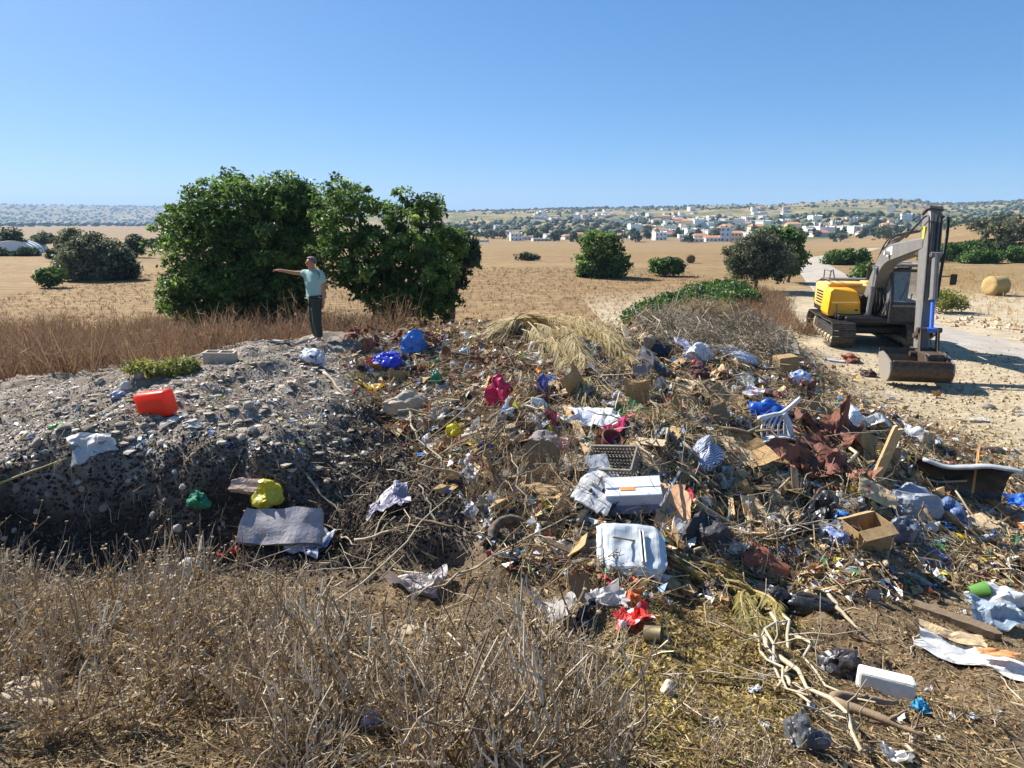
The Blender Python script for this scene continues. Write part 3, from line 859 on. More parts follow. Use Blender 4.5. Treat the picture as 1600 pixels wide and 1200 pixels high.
# ------------------------------------------------------------------ bales, polytunnel
STRAW = mat('#b59a66', .95, .35, .35, 14, .9, dirtc='#7d643c')
STRAW_D = mat('#6d5a3e', .95, .35, .35, 14, .9, dirtc='#3d3120')
def bale(px, py, rz, label, m, rad=.62, L=1.25, y=None, group=None):
    p = hit(px, py) if y is None else np.array(foot(px, y))
    V, Fs = lathe([(0, -L/2), (rad*.5, -L/2-.02), (rad*.96, -L/2), (rad, -L/2+.07), (rad*1.01, 0), (rad, L/2-.07), (rad*.96, L/2), (rad*.5, L/2+.02), (0, L/2)], 26)
    V = V + .025*np.stack([vn(V[:, 0]*9, V[:, 1]*9, V[:, 2]*9, seed=q) for q in range(3)], 1)
    V = np.stack([V[:, 2], V[:, 1], V[:, 0]], 1)
    root = tag(ob('hay_bale', None, loc=(p[0], p[1], p[2] + rad*.96), rot=(0, 0, rz)), label, 'hay bale', group)
    ob('straw_roll', mkmesh('straw_roll', V, [f[:, ::-1] for f in Fs], True), m, root)
    st = MB()                                # loose stalks standing off the roll
    r = np.random.default_rng(int(px))
    for q in range(260):
        a = r.uniform(0, 6.28); x = r.uniform(-L/2, L/2)
        p0 = np.array([x, rad*math.cos(a), rad*math.sin(a)])
        st.add(tube([p0, p0 + r.normal(size=3)*.07 + .03*np.array([0, math.cos(a), math.sin(a)])], .004, 3, False))
    ob('loose_straw', st.mesh('loose_straw'), m, root)
    return root
bale(1554, 461, R(12), 'round straw bale lying in the pale field right of the road', STRAW, .56, .98)
bale(1079, 411, R(70), 'small dark round bale beside the dome-shaped bush', STRAW_D, .42, .75)
for k, (px, y) in enumerate([(190,250),(272,215),(283,240),(235,230),(296,205),(318,260),(338,250),(250,262)]):
    p = np.array(foot(px*.72 + 60, y*.9))
    bale(px*.72+60, 0, R(30*k), 'tiny dark bale far out on the left plain', STRAW_D, .8, 1.4, y=y*.9, group='dark bales on the left plain')
p = np.array(foot(32, 96)); root = tag(ob('polytunnel', None, loc=p, rot=(0, 0, R(20))), 'low white plastic polytunnel among dark bushes on the left', 'polytunnel')
aa = np.linspace(0, math.pi, 15); o_ = [(2.6*math.cos(t), 1.7*math.sin(t)) for t in aa]
MB().add(prism([(x, z) for x, z in o_], -3.5, 3.5)).build('plastic_cover', mat('#e6ebee', .35, .2, .08, 1, .1), root, False)
hoops = MB()
for yy in (-3.5, -1.7, 0, 1.7, 3.5): hoops.add(tube([(2.64*math.cos(t), yy, 1.74*math.sin(t)) for t in aa], .04, 5))
hoops.build('hoop_frame', mat('#9a9a96', .5), root)
# ================================================================== EXCAVATOR
def make_excavator():
    O = Vector((12.25, 23.9, H(12.25, 23.9) + .0))
    TH = R(-11)
    root = tag(ob('excavator', None, loc=O, rot=(0, 0, TH)), 'yellow and dark grey tracked excavator parked on the dirt beside the road', 'excavator')
    inv = np.array((Matrix.Translation(O) @ Euler((0, 0, TH)).to_matrix().to_4x4()).inverted())
    def L(px, py, y):                      # photo pixel at distance y, in the machine's own frame
        p = at_y(px, py, y)
        return inv[:3, :3] @ p + inv[:3, 3]
    GREY = mat('#6c6a68', .55, .35, .15, 3, .2, .0, spec=.5, dirtc='#a08c6e')
    LGREY = mat('#8d8b87', .55, .35, .15, 3, .2, dirtc='#b39f80')
    DARK = mat('#2c2c2d', .6, .4, .2, 4, .2, dirtc='#77694f')
    BLACK = mat('#1a1a1b', .5, .2, .2, 4, .15)
    YEL = mat('#f2ad14', .4, .12, .08, 2, .08, spec=.5, dirtc='#c9a463')
    YEL2 = mat('#ecc06a', .45, .2, .1, 2, .08, dirtc='#cfae7c')
    STEEL = mat('#4a3f37', .55, .5, .3, 5, .4, .3, dirtc='#8d7250')
    RUST = mat('#8f6f47', .7, .5, .3, 5, .4, .2, dirtc='#b0925e')
    CHROME = mat('#c9ccd0', .2, .05, .05, 4, 0, .9)
    BLUE = mat('#3f6fd0', .35, .1, .05, 4, 0)
    SHOE = mat('#4b4641', .6, .6, .25, 6, .4, .3, dirtc='#8e7c62')
    CREAM = mat('#cfc3a0', .6, .4, .15, 5, .2)
    GL, nt, b, out = nodes_of('cab_glass')
    b.inputs['Base Color'].default_value = (*hx('#b9cdd0'), 1); b.inputs['Roughness'].default_value = .04
    b.inputs['Transmission Weight'].default_value = .0; b.inputs['Alpha'].default_value = .3
    def sect(P, S, lat):
        """beam through points P with rounded-rectangle sections (width, height); lat = sideways axis"""
        P = np.asarray(P, float); lat = np.asarray(lat, float)
        T = np.gradient(P, axis=0); T /= np.linalg.norm(T, axis=1)[:, None]
        V = []
        for p, t, (w, h) in zip(P, T, S):
            u = lat - t*np.dot(lat, t); u /= np.linalg.norm(u); v = np.cross(u, t)
            c = .12*min(w, h)
            for a, d in ((w/2, h/2-c), (w/2-c, h/2), (-w/2+c, h/2), (-w/2, h/2-c), (-w/2, -h/2+c), (-w/2+c, -h/2), (w/2-c, -h/2), (w/2, -h/2+c)):
                V.append(p + u*a + v*d)
        n = 8; m = len(P)
        i = np.arange(m-1)[:, None]*n; j = np.arange(n)[None]; k = (j+1) % n
        return np.array(V), [np.stack([i+j, i+k, i+n+k, i+n+j], -1).reshape(-1, 4), np.arange(n)[None, ::-1], (np.arange(n)+(m-1)*n)[None]]
    lat = np.array([1.0, 0, 0])
    # ---- undercarriage
    HL_, RT = 1.52, .40                    # half wheelbase, wheel radius to the belt
    per = 4*HL_ + 2*math.pi*RT; NS = 44
    shoe = MB().add(box(.72, .185, .03))
    for gy_ in (-.06, .0, .06): shoe.add(box(.72, .018, .03, (0, gy_, .028)))
    shoe_me = shoe.mesh('track_shoe'); shoe_me.materials.append(SHOE)
    for sx in (-1, 1):
        cx = sx*1.12
        fr = MB().add(box(.34, 2*HL_, .34, (cx, 0, RT+.06), .05)).add(box(.42, 2*HL_*.8, .1, (cx, 0, RT+.26), .03))
        tr = fr.build('track', DARK, root)
        for q in range(NS):
            s = (q+.5)/NS*per
            if s < 2*HL_: y, z, a = -HL_+s, 0, 0
            elif s < 2*HL_+math.pi*RT: t = (s-2*HL_)/RT; y, z, a = HL_+RT*math.sin(t), RT-RT*math.cos(t), t
            elif s < 4*HL_+math.pi*RT: y, z, a = HL_-(s-2*HL_-math.pi*RT), 2*RT, math.pi
            else: t = (s-4*HL_-math.pi*RT)/RT; y, z, a = -HL_-RT*math.sin(t), RT+RT*math.cos(t), math.pi+t
            if z > RT*1.9: z -= .025*math.sin((y+HL_)/(2*HL_)*math.pi*2)**2
            ob('track_shoe', shoe_me, None, tr, (cx, y, z+.06), (a + math.pi, 0, 0))
        ch = MB()
        aa = np.linspace(0, 2*math.pi, 65)
        Pl = []
        for q in range(64):
            s = q/64*per
            if s < 2*HL_: Pl.append((cx, -HL_+s, .05))
            elif s < 2*HL_+math.pi*RT: t = (s-2*HL_)/RT; Pl.append((cx, HL_+(RT-.05)*math.sin(t), RT-(RT-.05)*math.cos(t)))
            elif s < 4*HL_+math.pi*RT: Pl.append((cx, HL_-(s-2*HL_-math.pi*RT), 2*RT-.05))
            else: t = (s-4*HL_-math.pi*RT)/RT; Pl.append((cx, -HL_-(RT-.05)*math.sin(t), RT+(RT-.05)*math.cos(t)))
        Pl = np.array(Pl + Pl[:1]) + np.array([0, 0, .06])
        ch.add(tube(Pl, .07, 5, False)); ch.build('chain', SHOE, tr)
        def wheel(nm, y, z, r, w, m, teeth=0):
            V, Fs = lathe([(0, -w/2), (r*.35, -w/2-.03), (r*.4, -w/2), (r*.85, -w/2), (r, -w/2+.03), (r, w/2-.03), (r*.85, w/2), (r*.4, w/2), (r*.35, w/2+.03), (0, w/2)], 20)
            mb = MB().add((np.stack([V[:, 2], V[:, 1], V[:, 0]], 1), [f[:, ::-1] for f in Fs]))
            for t in range(teeth):
                a = t/teeth*2*math.pi
                mb.add(box(w*.5, .06, .09), TR((0, (r+.02)*math.sin(a), (r+.02)*math.cos(a)), (-a, 0, 0)))
            ob(nm, mb.mesh(nm), m, tr, (cx, y, z))
        wheel('idler', -HL_, RT+.06, RT-.07, .3, CREAM)
        wheel('sprocket', HL_, RT+.06, RT-.12, .3, CREAM, 16)
        for q in range(6): wheel('roller', -HL_+.42+q*.44, .2, .11, .36, CREAM)
        for q in (-.5, .5): wheel('roller', q, 2*RT-.04, .07, .3, CREAM)
    und = MB().add(box(1.6, 1.5, .3, (0, 0, .62), .06)).add(box(2.2, .4, .26, (0, -.7, .52), .05)).add(box(2.2, .4, .26, (0, .7, .52), .05))
    V, Fs = lathe([(0, .75), (.62, .75), (.62, .98), (0, .98)], 28); und.add((V, Fs))
    und.build('undercarriage', BLACK, root)
    # ---- upper structure
    dk = MB().add(box(2.5, 3.5, .16, (0, .25, 1.0), .03)).add(box(1.9, .25, .22, (-.1, -1.5, .93), .04))
    deck = dk.build('deck', BLACK, root)
    for sx, y0, y1 in ((-1.24, -1.2, -.15),):
        ob('side_rail', MB().add(tube([(sx, y0, 1.1), (sx, y0, 1.35), (sx, y1, 1.35), (sx, y1, 1.1)], .02, 6)).mesh('side_rail'), GREY, deck)
    # yellow tool box in front, engine hood behind it, counterweight at the rear
    o = [(x-.14, 1.0 + (z-1.1)*.86) for x, z in [(-1.32, 1.1), (-.44, 1.1), (-.36, 1.22), (-.40, 1.62), (-.48, 2.02), (-.58, 2.12), (-1.18, 2.12), (-1.30, 2.02), (-1.36, 1.62), (-1.38, 1.22)]]
    V, Fs = prism(o, -1.22, -.25)
    V[:len(o), 1] += np.array([.10, .10, 0, 0, .16, .26, .26, .16, 0, 0])
    bx_ = MB().add((V, Fs)).build('tool_box', YEL, root)
    ob('crease_band', MB().add(box(.80, .02, .05, (-1.0, -1.225, 1.45), .008)).mesh('crease_band'), YEL2, bx_)
    ob('latch', MB().add(box(.09, .03, .05, (-.64, -1.24, 1.22), .006)).mesh('latch'), BLACK, bx_)
    st_ = MB()
    for z in (1.12,): st_.add(box(.9, .35, .12, (-.85, -1.2, 1.02), .02))
    ob('step', st_.mesh('step'), DARK, bx_)
    hd = MB().add(box(2.5, 1.75, .86, (-.06, .95, 1.5), .1, 2)).add(box(1.1, .8, .12, (-.75, .3, 1.96), .04)).add(box(.7, .7, .1, (.4, .9, 1.96), .03))
    hood = hd.build('engine_hood', YEL2, root)
    ob('exhaust_pipe', MB().add(tube([(.3, 1.2, 2.05), (.3, 1.2, 2.5), (.34, 1.1, 2.62)], .055, 10)).mesh('exhaust_pipe'), BLACK, hood)
    for q in range(5): ob('vent_slat', MB().add(box(.02, .9, .04, (-1.325, .95, 1.25+q*.1))).mesh('vent_slat'), BLACK, hood)
    rail = MB().add(tube([(-1.3, -.1, 2.05), (-1.32, -.3, 2.45), (-1.3, -.45, 2.48), (-1.22, -.5, 2.12)], .022, 6)).add(tube([(-1.25, -.2, 2.1), (-1.25, .9, 2.1), (-1.25, .9, 2.4), (-1.25, -.1, 2.4)], .02, 6))
    rail.build('handrail', GREY, root)
    cw = [(-1.3, 1.05), (1.3, 1.05), (1.34, 1.3), (1.3, 1.9), (1.15, 2.02), (-1.15, 2.02), (-1.3, 1.9), (-1.34, 1.3)]
    V, Fs = prism(cw, 1.75, 2.3); V[len(cw):, 0] *= .86
    MB().add((V, Fs)).build('counterweight', GREY, root)
    # ---- cab
    x0, x1, ya, yb, z0, z1 = .22, 1.28, -1.62, .02, .90, 2.66
    cb = MB()
    prof = lambda x: [(x, ya-.04, z0), (x, ya-.06, 1.55), (x, ya+.22, z1-.12), (x, ya+.42, z1), (x, yb-.1, z1), (x, yb, z1-.15), (x, yb, z0)]
    for x in (x0+.04, x1-.04):             # pillars
        p = prof(x)
        for a_, b_ in ((0, 1), (1, 2), (2, 3), (3, 4), (4, 5), (5, 6)):
            cb.add(sect([p[a_], p[b_]], [(.09, .1)]*2, lat))
    cb.add(box(x1-x0, .08, .1, ((x0+x1)/2, ya+.24, z1-.12), .02)).add(box(x1-x0, .08, .5, ((x0+x1)/2, ya-.01, z0+.26), .02))
    cb.add(box(x1-x0, .1, .1, ((x0+x1)/2, ya-.02, 1.5), .02)).add(box(x1-x0, yb-ya, .12, ((x0+x1)/2, (ya+yb)/2, z0), .03)).add(box(x1-x0-.04, .06, z1-z0-.2, ((x0+x1)/2, yb-.02, (z0+z1)/2)))
    cb.add(box(.05, yb-ya-.05, .62, (x0+.03, (ya+yb)/2, z0+.32))).add(box(.05, yb-ya-.05, .62, (x1-.03, (ya+yb)/2, z0+.32)))
    cab = cb.build('cab', DARK, root)
    ob('cab_roof', MB().add(box(x1-x0+.06, yb-ya-.42, .1, ((x0+x1)/2, (ya+yb)/2+.2, z1+.03), .04, 2)).add(box(.5, .5, .05, (.75, -.6, z1+.1), .02)).mesh('cab_roof'), LGREY, cab)
    def pane(nm, pts):
        V = np.array(pts, float); ob(nm, mkmesh(nm, V, [np.arange(4)[None]]), GL, cab)
    pane('windscreen', [(x0+.08, ya-.065, 1.55), (x1-.08, ya-.065, 1.55), (x1-.08, ya+.2, z1-.16), (x0+.08, ya+.2, z1-.16)])
    pane('lower_windscreen', [(x0+.08, ya-.05, z0+.5), (x1-.08, ya-.05, z0+.5), (x1-.08, ya-.06, 1.46), (x0+.08, ya-.06, 1.46)])
    for nm, x in (('side_window', x0+.01), ('door_window', x1-.01)):
        pane(nm, [(x, ya+.05, 1.6), (x, yb-.1, 1.6), (x, yb-.1, z1-.14), (x, ya+.32, z1-.14)])
    seat = MB().add(box(.5, .5, .14, (.75, -.75, 1.42), .05, 2)).add(box(.48, .14, .72, (.75, -.46, 1.82), .06, 2)).add(box(.26, .1, .2, (.75, -.45, 2.28), .04, 2)).add(box(.3, .3, .3, (.75, -.75, 1.2)))
    ob('seat', seat.mesh('seat'), mat('#57606a', .8, .2, .1, 5, .2), cab)
    for sx in (-1, 1): ob('control_lever', MB().add(tube([(.75+sx*.28, -1.0, 1.4), (.75+sx*.28, -1.08, 1.72)], .02, 6)).add(ico(1), TR((.75+sx*.28, -1.09, 1.75), s=(.035,)*3)).mesh('control_lever'), BLACK, cab)
    ob('wiper', MB().add(tube([(.5, ya-.09, 1.62), (.72, ya+.02, 2.2)], .012, 5)).mesh('wiper'), BLACK, cab)
    ob('work_light', MB().add(box(.16, .09, .11, (.45, ya+.33, z1+.1), .02)).mesh('work_light'), mat('#d8d8d2', .2), cab)
    mir = MB().add(tube([(x1, ya+.15, 2.35), (x1+.62, ya-.05, 2.4)], .018, 6)).build('mirror', BLACK, cab)
    ob('mirror_glass', MB().add(box(.2, .06, .34, (x1+.68, ya-.08, 2.3), .03, 2)).mesh('mirror_glass'), BLACK, mir)
    # ---- boom, stick and rams
    foot_ = np.array([-.02, -.35, 1.35])
    knee1, knee2 = np.array([-.02, -.85, 2.6]), L(1392, 401, 22.2)
    tip = L(1434, 356, 20.4)
    knee1 = foot_*.45 + knee2*.55 + np.array([0, .12, .05])
    top, pin = L(1457, 338, 19.9), L(1438, 556, 18.45)
    el = top*.80 + pin*.20
    tip2 = el.copy()
    P = crom(np.array([foot_, knee1, knee2, knee2*.5+tip2*.5+np.array([0, 0, .04]), tip2]), np.linspace(0, 4, 25))
    tS = np.linspace(0, 1, 25)
    S = [(.40, .30 + .27*math.sin(math.pi*min(1, .12+t*.85))**1.2) for t in tS]
    boom = MB().add(sect(P, S, lat)).build('boom', GREY, root)
    ob('boom_foot_bracket', MB().add(box(.14, .7, .75, (-.32, -.35, 1.3), .03)).add(box(.14, .7, .75, (.16, -.35, 1.3), .03)).mesh('boom_foot_bracket'), BLACK, root)
    ob('nameplate', MB().add(sect(P[13:16] + np.array([-.203, 0, .05]), [(.012, .26)]*3, lat)).mesh('nameplate'), mat('#d9d9d4', .5, .3), boom)
    ax = (top-pin)/np.linalg.norm(top-pin)
    topE = top + ax*.12
    Q = np.array([topE, topE*.9+pin*.1, topE*.72+pin*.28, topE*.4+pin*.6, pin + ax*.02])
    stick = MB().add(sect(Q, [(.34, .40), (.36, .62), (.36, .66), (.33, .46), (.30, .30)], lat)).build('stick', GREY, root)
    back = np.array([0, 1.0, 0]); back = back - ax*np.dot(back, ax); back /= np.linalg.norm(back)
    front = -back
    ob('warning_plate', MB().add(box(.02, .16, .62), TR(Q[1]*.55 + Q[2]*.45 + np.array([-.19, 0, 0]))).mesh('warning_plate'), mat('#d8c832', .5, .3), stick)
    ob('end_cap', MB().add(sect([topE, topE+ax*.1], [(.44, .5), (.40, .4)], lat)).mesh('end_cap'), STEEL, stick)
    lug = MB().add(box(.1, .3, .35), TR(el + back*.38 + np.array([-.12, 0, 0]))).add(box(.1, .3, .35), TR(el + back*.38 + np.array([.12, 0, 0])))
    ob('hinge_lug', lug.mesh('hinge_lug'), STEEL, stick)
    def ram(nm, a_, b_, f, r, rodm=CHROME):
        a_, b_ = np.array(a_), np.array(b_); mid = a_*(1-f) + b_*f
        o_ = MB().add(tube([a_, mid], r, 12)).add(tube([mid - (b_-a_)*.02, mid + (b_-a_)*.01], r*1.18, 12)).add(tube([a_-lat*r*1.4, a_+lat*r*1.4], r*.8, 10)).build(nm, GREY, root)
        ob('rod', MB().add(tube([mid, b_], r*.55, 10)).add(tube([b_-lat*r*1.3, b_+lat*r*1.3], r*.8, 10)).mesh('rod'), rodm, o_)
    ram('arm_ram', P[9] + np.array([0, .05, .55]), topE + back*.42 + ax*.02, .62, .09)
    for sx in (-1, 1): ram('boom_ram', (sx*.30, -1.35, 1.05), P[9] + np.array([sx*.24, 0, -.05]), .6, .085)
    link = pin + ax*.62 + front*.42
    ram('bucket_ram', topE*.66 + pin*.34 + front*.44, link + np.array([.05, 0, 0]), .60, .095, BLUE)
    # hoses and pipes
    hs = MB()
    for q, ox in enumerate((-.13, -.05, .04, .12)):
        hs.add(tube(P[5:22] + np.array([ox, 0, 0]) + np.stack([np.zeros(17), .06*np.ones(17), .45 + .1*np.sin(np.linspace(0, 3.14, 17))], 1)*.95, .022, 6))
    for q, ox in enumerate((-.22, .22, .26)):
        hs.add(tube(crom(np.array([P[19]+np.array([ox, 0, .3]), el+np.array([ox, -.1, .75]), el + front*.4 + np.array([ox, 0, .2]), topE*.55+pin*.45+front*.36+np.array([ox*.8, 0, 0]), topE*.35+pin*.65+front*.3+np.array([ox*.7, 0, 0])]), np.linspace(0, 4, 28)), .024, 6))
    for ox in (-.1, 0, .1): hs.add(tube([topE*.95+pin*.05+front*.36+np.array([ox, 0, 0]), topE*.62+pin*.38+front*.36+np.array([ox, 0, 0])], .02, 6))
    for q in range(4):
        hs.add(tube(crom(np.array([(-.2+q*.12, -1.0, 1.08), (-.25+q*.13, -1.35, 1.25+.05*q), (-.15+q*.1, -1.2, 1.7), (-.12+q*.08, -.9, 2.1)]), np.linspace(0, 3, 18)), .026, 6))
    hs.build('hose_bundle', BLACK, root)
    lamp = MB().add(box(.14, .1, .12), TR(P[14] + np.array([-.28, 0, .0]))); lamp.build('boom_lamp', mat('#e4e2da', .3), root)
    # bucket linkage
    lk = MB()
    for sx in (-.21, .21):
        lk.add(sect([pin + ax*.55 + lat*sx, link + lat*sx], [(.06, .14)]*2, lat))
        lk.add(sect([link + lat*sx, pin + front*.48 - ax*.05 + lat*sx], [(.06, .16)]*2, lat))
    lk.add(tube([link - lat*.3, link + lat*.3], .07, 12)).add(tube([pin - lat*.3, pin + lat*.3], .07, 12)).add(tube([pin+front*.48-ax*.05 - lat*.45, pin+front*.48-ax*.05 + lat*.45], .07, 12))
    lk.build('bucket_linkage', STEEL, root)
    # wide ditching bucket: curved shell towards the viewer, mouth towards the machine
    W = 1.46
    bc = L(1431, 580, 17.6)
    cyy, cxb = bc[1] + .05, bc[0]
    # trough profile in (y,z): near rim, curved shell, floor, rear wall up to the toothless lip
    pr = [(-.50, .70), (-.58, .56), (-.61, .40), (-.56, .24), (-.44, .10), (-.26, .02), (.0, .0), (.26, .05), (.48, .22), (.62, .48), (.70, .80)]
    pr = [(y*.8, z*.80) for y, z in pr]
    n = len(pr); q_ = np.array(pr); tg = np.gradient(q_, axis=0); tg /= np.linalg.norm(tg, axis=1)[:, None]
    inn = q_ + np.stack([-tg[:, 1], tg[:, 0]], 1)*.04
    outl = np.concatenate([q_, inn[::-1]]) + np.array([cyy, .01])
    m_ = len(outl)
    V = np.concatenate([np.column_stack([np.full(m_, cxb+x), outl]) for x in (-W/2, W/2)])
    j = np.arange(m_); k = (j+1) % m_
    capq = np.array([[q, q+1, m_-2-q, m_-1-q] for q in range(n-1)])
    bucket = MB().add((V, [np.stack([j, j+m_, k+m_, k], 1), capq, capq[:, ::-1]+m_])).build('bucket', STEEL, root, False)
    SIDE = mat('#8e8981', .6, .5, .2, 5, .3, .2, dirtc='#a48c66')
    ch = list(pr) + [(.30, .72), (-.05, .66)]
    for x in (-W/2-.03, W/2-.012):
        V, Fs = prism([(y+cyy, z+.012) for y, z in ch], 0, .042)
        V = np.stack([V[:, 1] + cxb + x, V[:, 0], V[:, 2]], 1)
        ob('side_plate', MB().add((V, [f[:, ::-1] for f in Fs])).mesh('side_plate'), SIDE, bucket)
    ob('rim_bar', MB().add(box(W-.09, .07, .06, (cxb, cyy-.39, .58), .015)).mesh('rim_bar'), STEEL, bucket)
    ob('inner_liner', MB().add(box(W-.1, .02, .26), TR((cxb, cyy+.48, .50), (R(-14), 0, 0))).mesh('inner_liner'), RUST, bucket)
    ob('cutting_edge', MB().add(box(W+.02, .04, .16), TR((cxb, cyy+.59, .70), (R(-14), 0, 0))).mesh('cutting_edge'), STEEL, bucket)
    for sx in (-.24, .24):
        e0 = pin + lat*sx
        ob('bucket_ear', MB().add(sect([e0 + np.array([0, .06, .08]), np.array([e0[0], cyy-.06, .50]), np.array([e0[0], cyy-.32, .26])], [(.06, .34), (.06, .5), (.06, .4)], lat)).mesh('bucket_ear'), STEEL, bucket)
    ob('coupler', MB().add(sect([pin + np.array([0, .15, .05]), np.array([pin[0], cyy-.18, .58])], [(.4, .3), (.4, .34)], lat)).mesh('coupler'), STEEL, bucket)
    return root
EXC = make_excavator()
# ================================================================== THE MAN
def skin_mesh(name, verts, edges, radii, sub=2, root_i=0):
    """continuous surface grown round a skeleton of edges"""
    me = bpy.data.meshes.new('tmp'); me.from_pydata([tuple(v) for v in verts], edges, []); me.update()
    o = bpy.data.objects.new('tmp', me); COL.objects.link(o)
    o.modifiers.new('s', 'SKIN'); 
    lay = me.skin_vertices[0] if len(me.skin_vertices) else None
    for k, r in enumerate(radii):
        lay.data[k].radius = (r, r) if not hasattr(r, '__len__') else r
    lay.data[root_i].use_root = True
    o.modifiers['s'].use_smooth_shade = True
    s = o.modifiers.new('u', 'SUBSURF'); s.levels = sub; s.render_levels = sub
    dg = bpy.context.evaluated_depsgraph_get()
    r = bpy.data.meshes.new_from_object(o.evaluated_get(dg))
    r.name = name
    if name in ('shirt', 'trousers'):           # cloth folds
        co = np.empty(len(r.vertices)*3, np.float32); r.vertices.foreach_get('co', co); co = co.reshape(-1, 3)
        no = np.array([v.normal[:] for v in r.vertices])
        fo = ridge(co[:, 0]*7, co[:, 1]*7, co[:, 2]*(11 if name == 'shirt' else 5), o=2, seed=4)
        co += (no*(.011*fo)[:, None]).astype(np.float32)
        r.vertices.foreach_set('co', co.ravel()); r.update()
    bpy.data.objects.remove(o); bpy.data.meshes.remove(me)
    return r
def make_man():
    f = hit(497, 533)
    root = tag(ob('person', None, loc=(f[0], f[1], f[2] - .02), rot=(0, 0, R(38))), 'person in pale teal short-sleeved shirt and dark trousers pointing with outstretched arm', 'person')
    # frame: +x picture right, -y towards the viewer; the body faces left and a little to the viewer
    SK = mat('#a9785c', .55, .1, .1, 8, .1, transl=0); SH = mat('#8fb0a8', .85, .05, .12, 4, .25); TRS = mat('#2f3833', .85, .1, .15, 5, .3)
    HR = mat('#6f6a66', .8, .1, .35, 30, .6); SHO = mat('#b9b6ae', .7, .3, .2, 8, .2); BELT = mat('#241c18', .5, .1)
    hip, sh_ = .93, 1.44
    def V(*a): return np.array(a, float)
    J = dict(pel=V(0, 0, hip), wst=V(.0, 0, 1.10), chs=V(-.01, 0, 1.32), nk=V(-.02, 0, 1.50), hd0=V(-.045, -.005, 1.575), hd1=V(-.055, -.01, 1.66), hd2=V(-.05, -.005, 1.735),
             hl=V(-.03, -.095, .88), kl=V(-.035, -.105, .48), al=V(-.005, -.10, .09), fl=V(-.13, -.13, .045),
             hr=V(-.0, .095, .88), kr=V(-.03, .11, .48), ar=V(.02, .11, .09), fr=V(-.10, .13, .045),
             # picture-left arm stretched out to the left, the other hanging
             s1=V(-.06, .185, 1.42), e1=V(-.27, .345, 1.43), w1=V(-.465, .50, 1.475), p1=V(-.535, .555, 1.485),
             s2=V(.05, -.18, 1.42), e2=V(.10, -.22, 1.13), w2=V(.085, -.20, .88), p2=V(.075, -.195, .80))
    names = list(J); ix = {n: i for i, n in enumerate(names)}
    verts = [J[n] for n in names]
    E = [('pel', 'wst'), ('wst', 'chs'), ('chs', 'nk'), ('nk', 'hd0'), ('hd0', 'hd1'), ('hd1', 'hd2'), ('pel', 'hl'), ('hl', 'kl'), ('kl', 'al'), ('al', 'fl'), ('pel', 'hr'), ('hr', 'kr'), ('kr', 'ar'), ('ar', 'fr'),
         ('chs', 's1'), ('s1', 'e1'), ('e1', 'w1'), ('w1', 'p1'), ('chs', 's2'), ('s2', 'e2'), ('e2', 'w2'), ('w2', 'p2')]
    rad = dict(pel=.13, wst=.13, chs=.14, nk=.062, hd0=.075, hd1=.098, hd2=.07, hl=.09, kl=.062, al=.045, fl=.035, hr=.09, kr=.062, ar=.045, fr=.035, s1=.06, e1=.043, w1=.03, p1=.036, s2=.06, e2=.043, w2=.03, p2=.036)
    edges = [(ix[a], ix[b]) for a, b in E]
    R_ = [rad[n] for n in names]
    # fingers
    def hand(pk, d, down, spread):
        base = J[pk]
        for k, (l, o) in enumerate(((.062, -.024), (.075, -.008), (.07, .008), (.055, .022))):
            a = base + d*.035 + spread*o; b = a + d*l*.55; c = b + d*l*.35 + down*l*(.25 if k == 0 else .55)
            q = len(verts); verts.extend([a, b, c]); edges.extend([(ix[pk], q), (q, q+1), (q+1, q+2)]); R_.extend([.011, .010, .008])
        a = base + spread*-.035 - d*.01; b = a + d*.045 + spread*-.012 + down*.01
        q = len(verts); verts.extend([a, b]); edges.extend([(ix[pk], q), (q, q+1)]); R_.extend([.012, .009])
    hand('p1', V(-.788, .616, .05), V(0, 0, -1), V(.616, .788, 0)); hand('p2', V(-.1, 0, -1), V(-1, 0, 0), V(0, 1, 0))
    body = ob('body', skin_mesh('body', verts, edges, R_, 2, ix['pel']), SK, root)
    # face on the left-turned head
    ob('nose', MB().add(ico(2), TR((-.152, -.02, 1.635), s=(.022, .016, .026))).mesh('nose', True), SK, root)
    for sy in (-.105, .085): ob('ear', MB().add(ico(1), TR((-.048, sy, 1.64), s=(.022, .012, .032))).mesh('ear', True), SK, root)
    ob('mouth', MB().add(box(.02, .05, .012, (-.138, -.02, 1.592), .004)).mesh('mouth'), mat('#8a5648', .6, .05), root)
    for sy in (-.055, .02): ob('eye', MB().add(ico(1), TR((-.137, sy, 1.662), s=(.012, .013, .008))).mesh('eye'), mat('#2a211c', .3), root)
    hv, hf = ico(3)
    keep = (hv[:, 2] > .12 + .75*np.maximum(0, -hv[:, 0])) | ((hv[:, 0] > .15) & (hv[:, 2] > -.55))
    hv = hv*np.array([.118, .110, .100])*(1 + .05*vn(hv[:, 0]*9, hv[:, 1]*9, hv[:, 2]*9, seed=3))[:, None] + np.array([-.04, -.008, 1.672])
    f_ = np.concatenate(hf); f_ = f_[keep[f_].all(1)]
    ob('hair', mkmesh('hair', hv, [f_], True), HR, root)
    # clothing grown on the same joints
    sv = [J['pel']+V(0, 0, .0), J['wst'], J['chs'], J['nk']-V(0, 0, .035), J['s1'], J['s1']*.42+J['e1']*.58, J['s2'], J['s2']*.30+J['e2']*.70]
    ob('shirt', skin_mesh('shirt', sv, [(0, 1), (1, 2), (2, 3), (2, 4), (4, 5), (2, 6), (6, 7)], [(.165, .185), (.165, .185), (.160, .185), .085, .095, .085, .095, .088], 2, 1), SH, root)
    tv = [J['pel']+V(0, 0, .02), J['hl'], J['kl'], J['al']+V(0, 0, .015), J['hr'], J['kr'], J['ar']+V(0, 0, .015)]
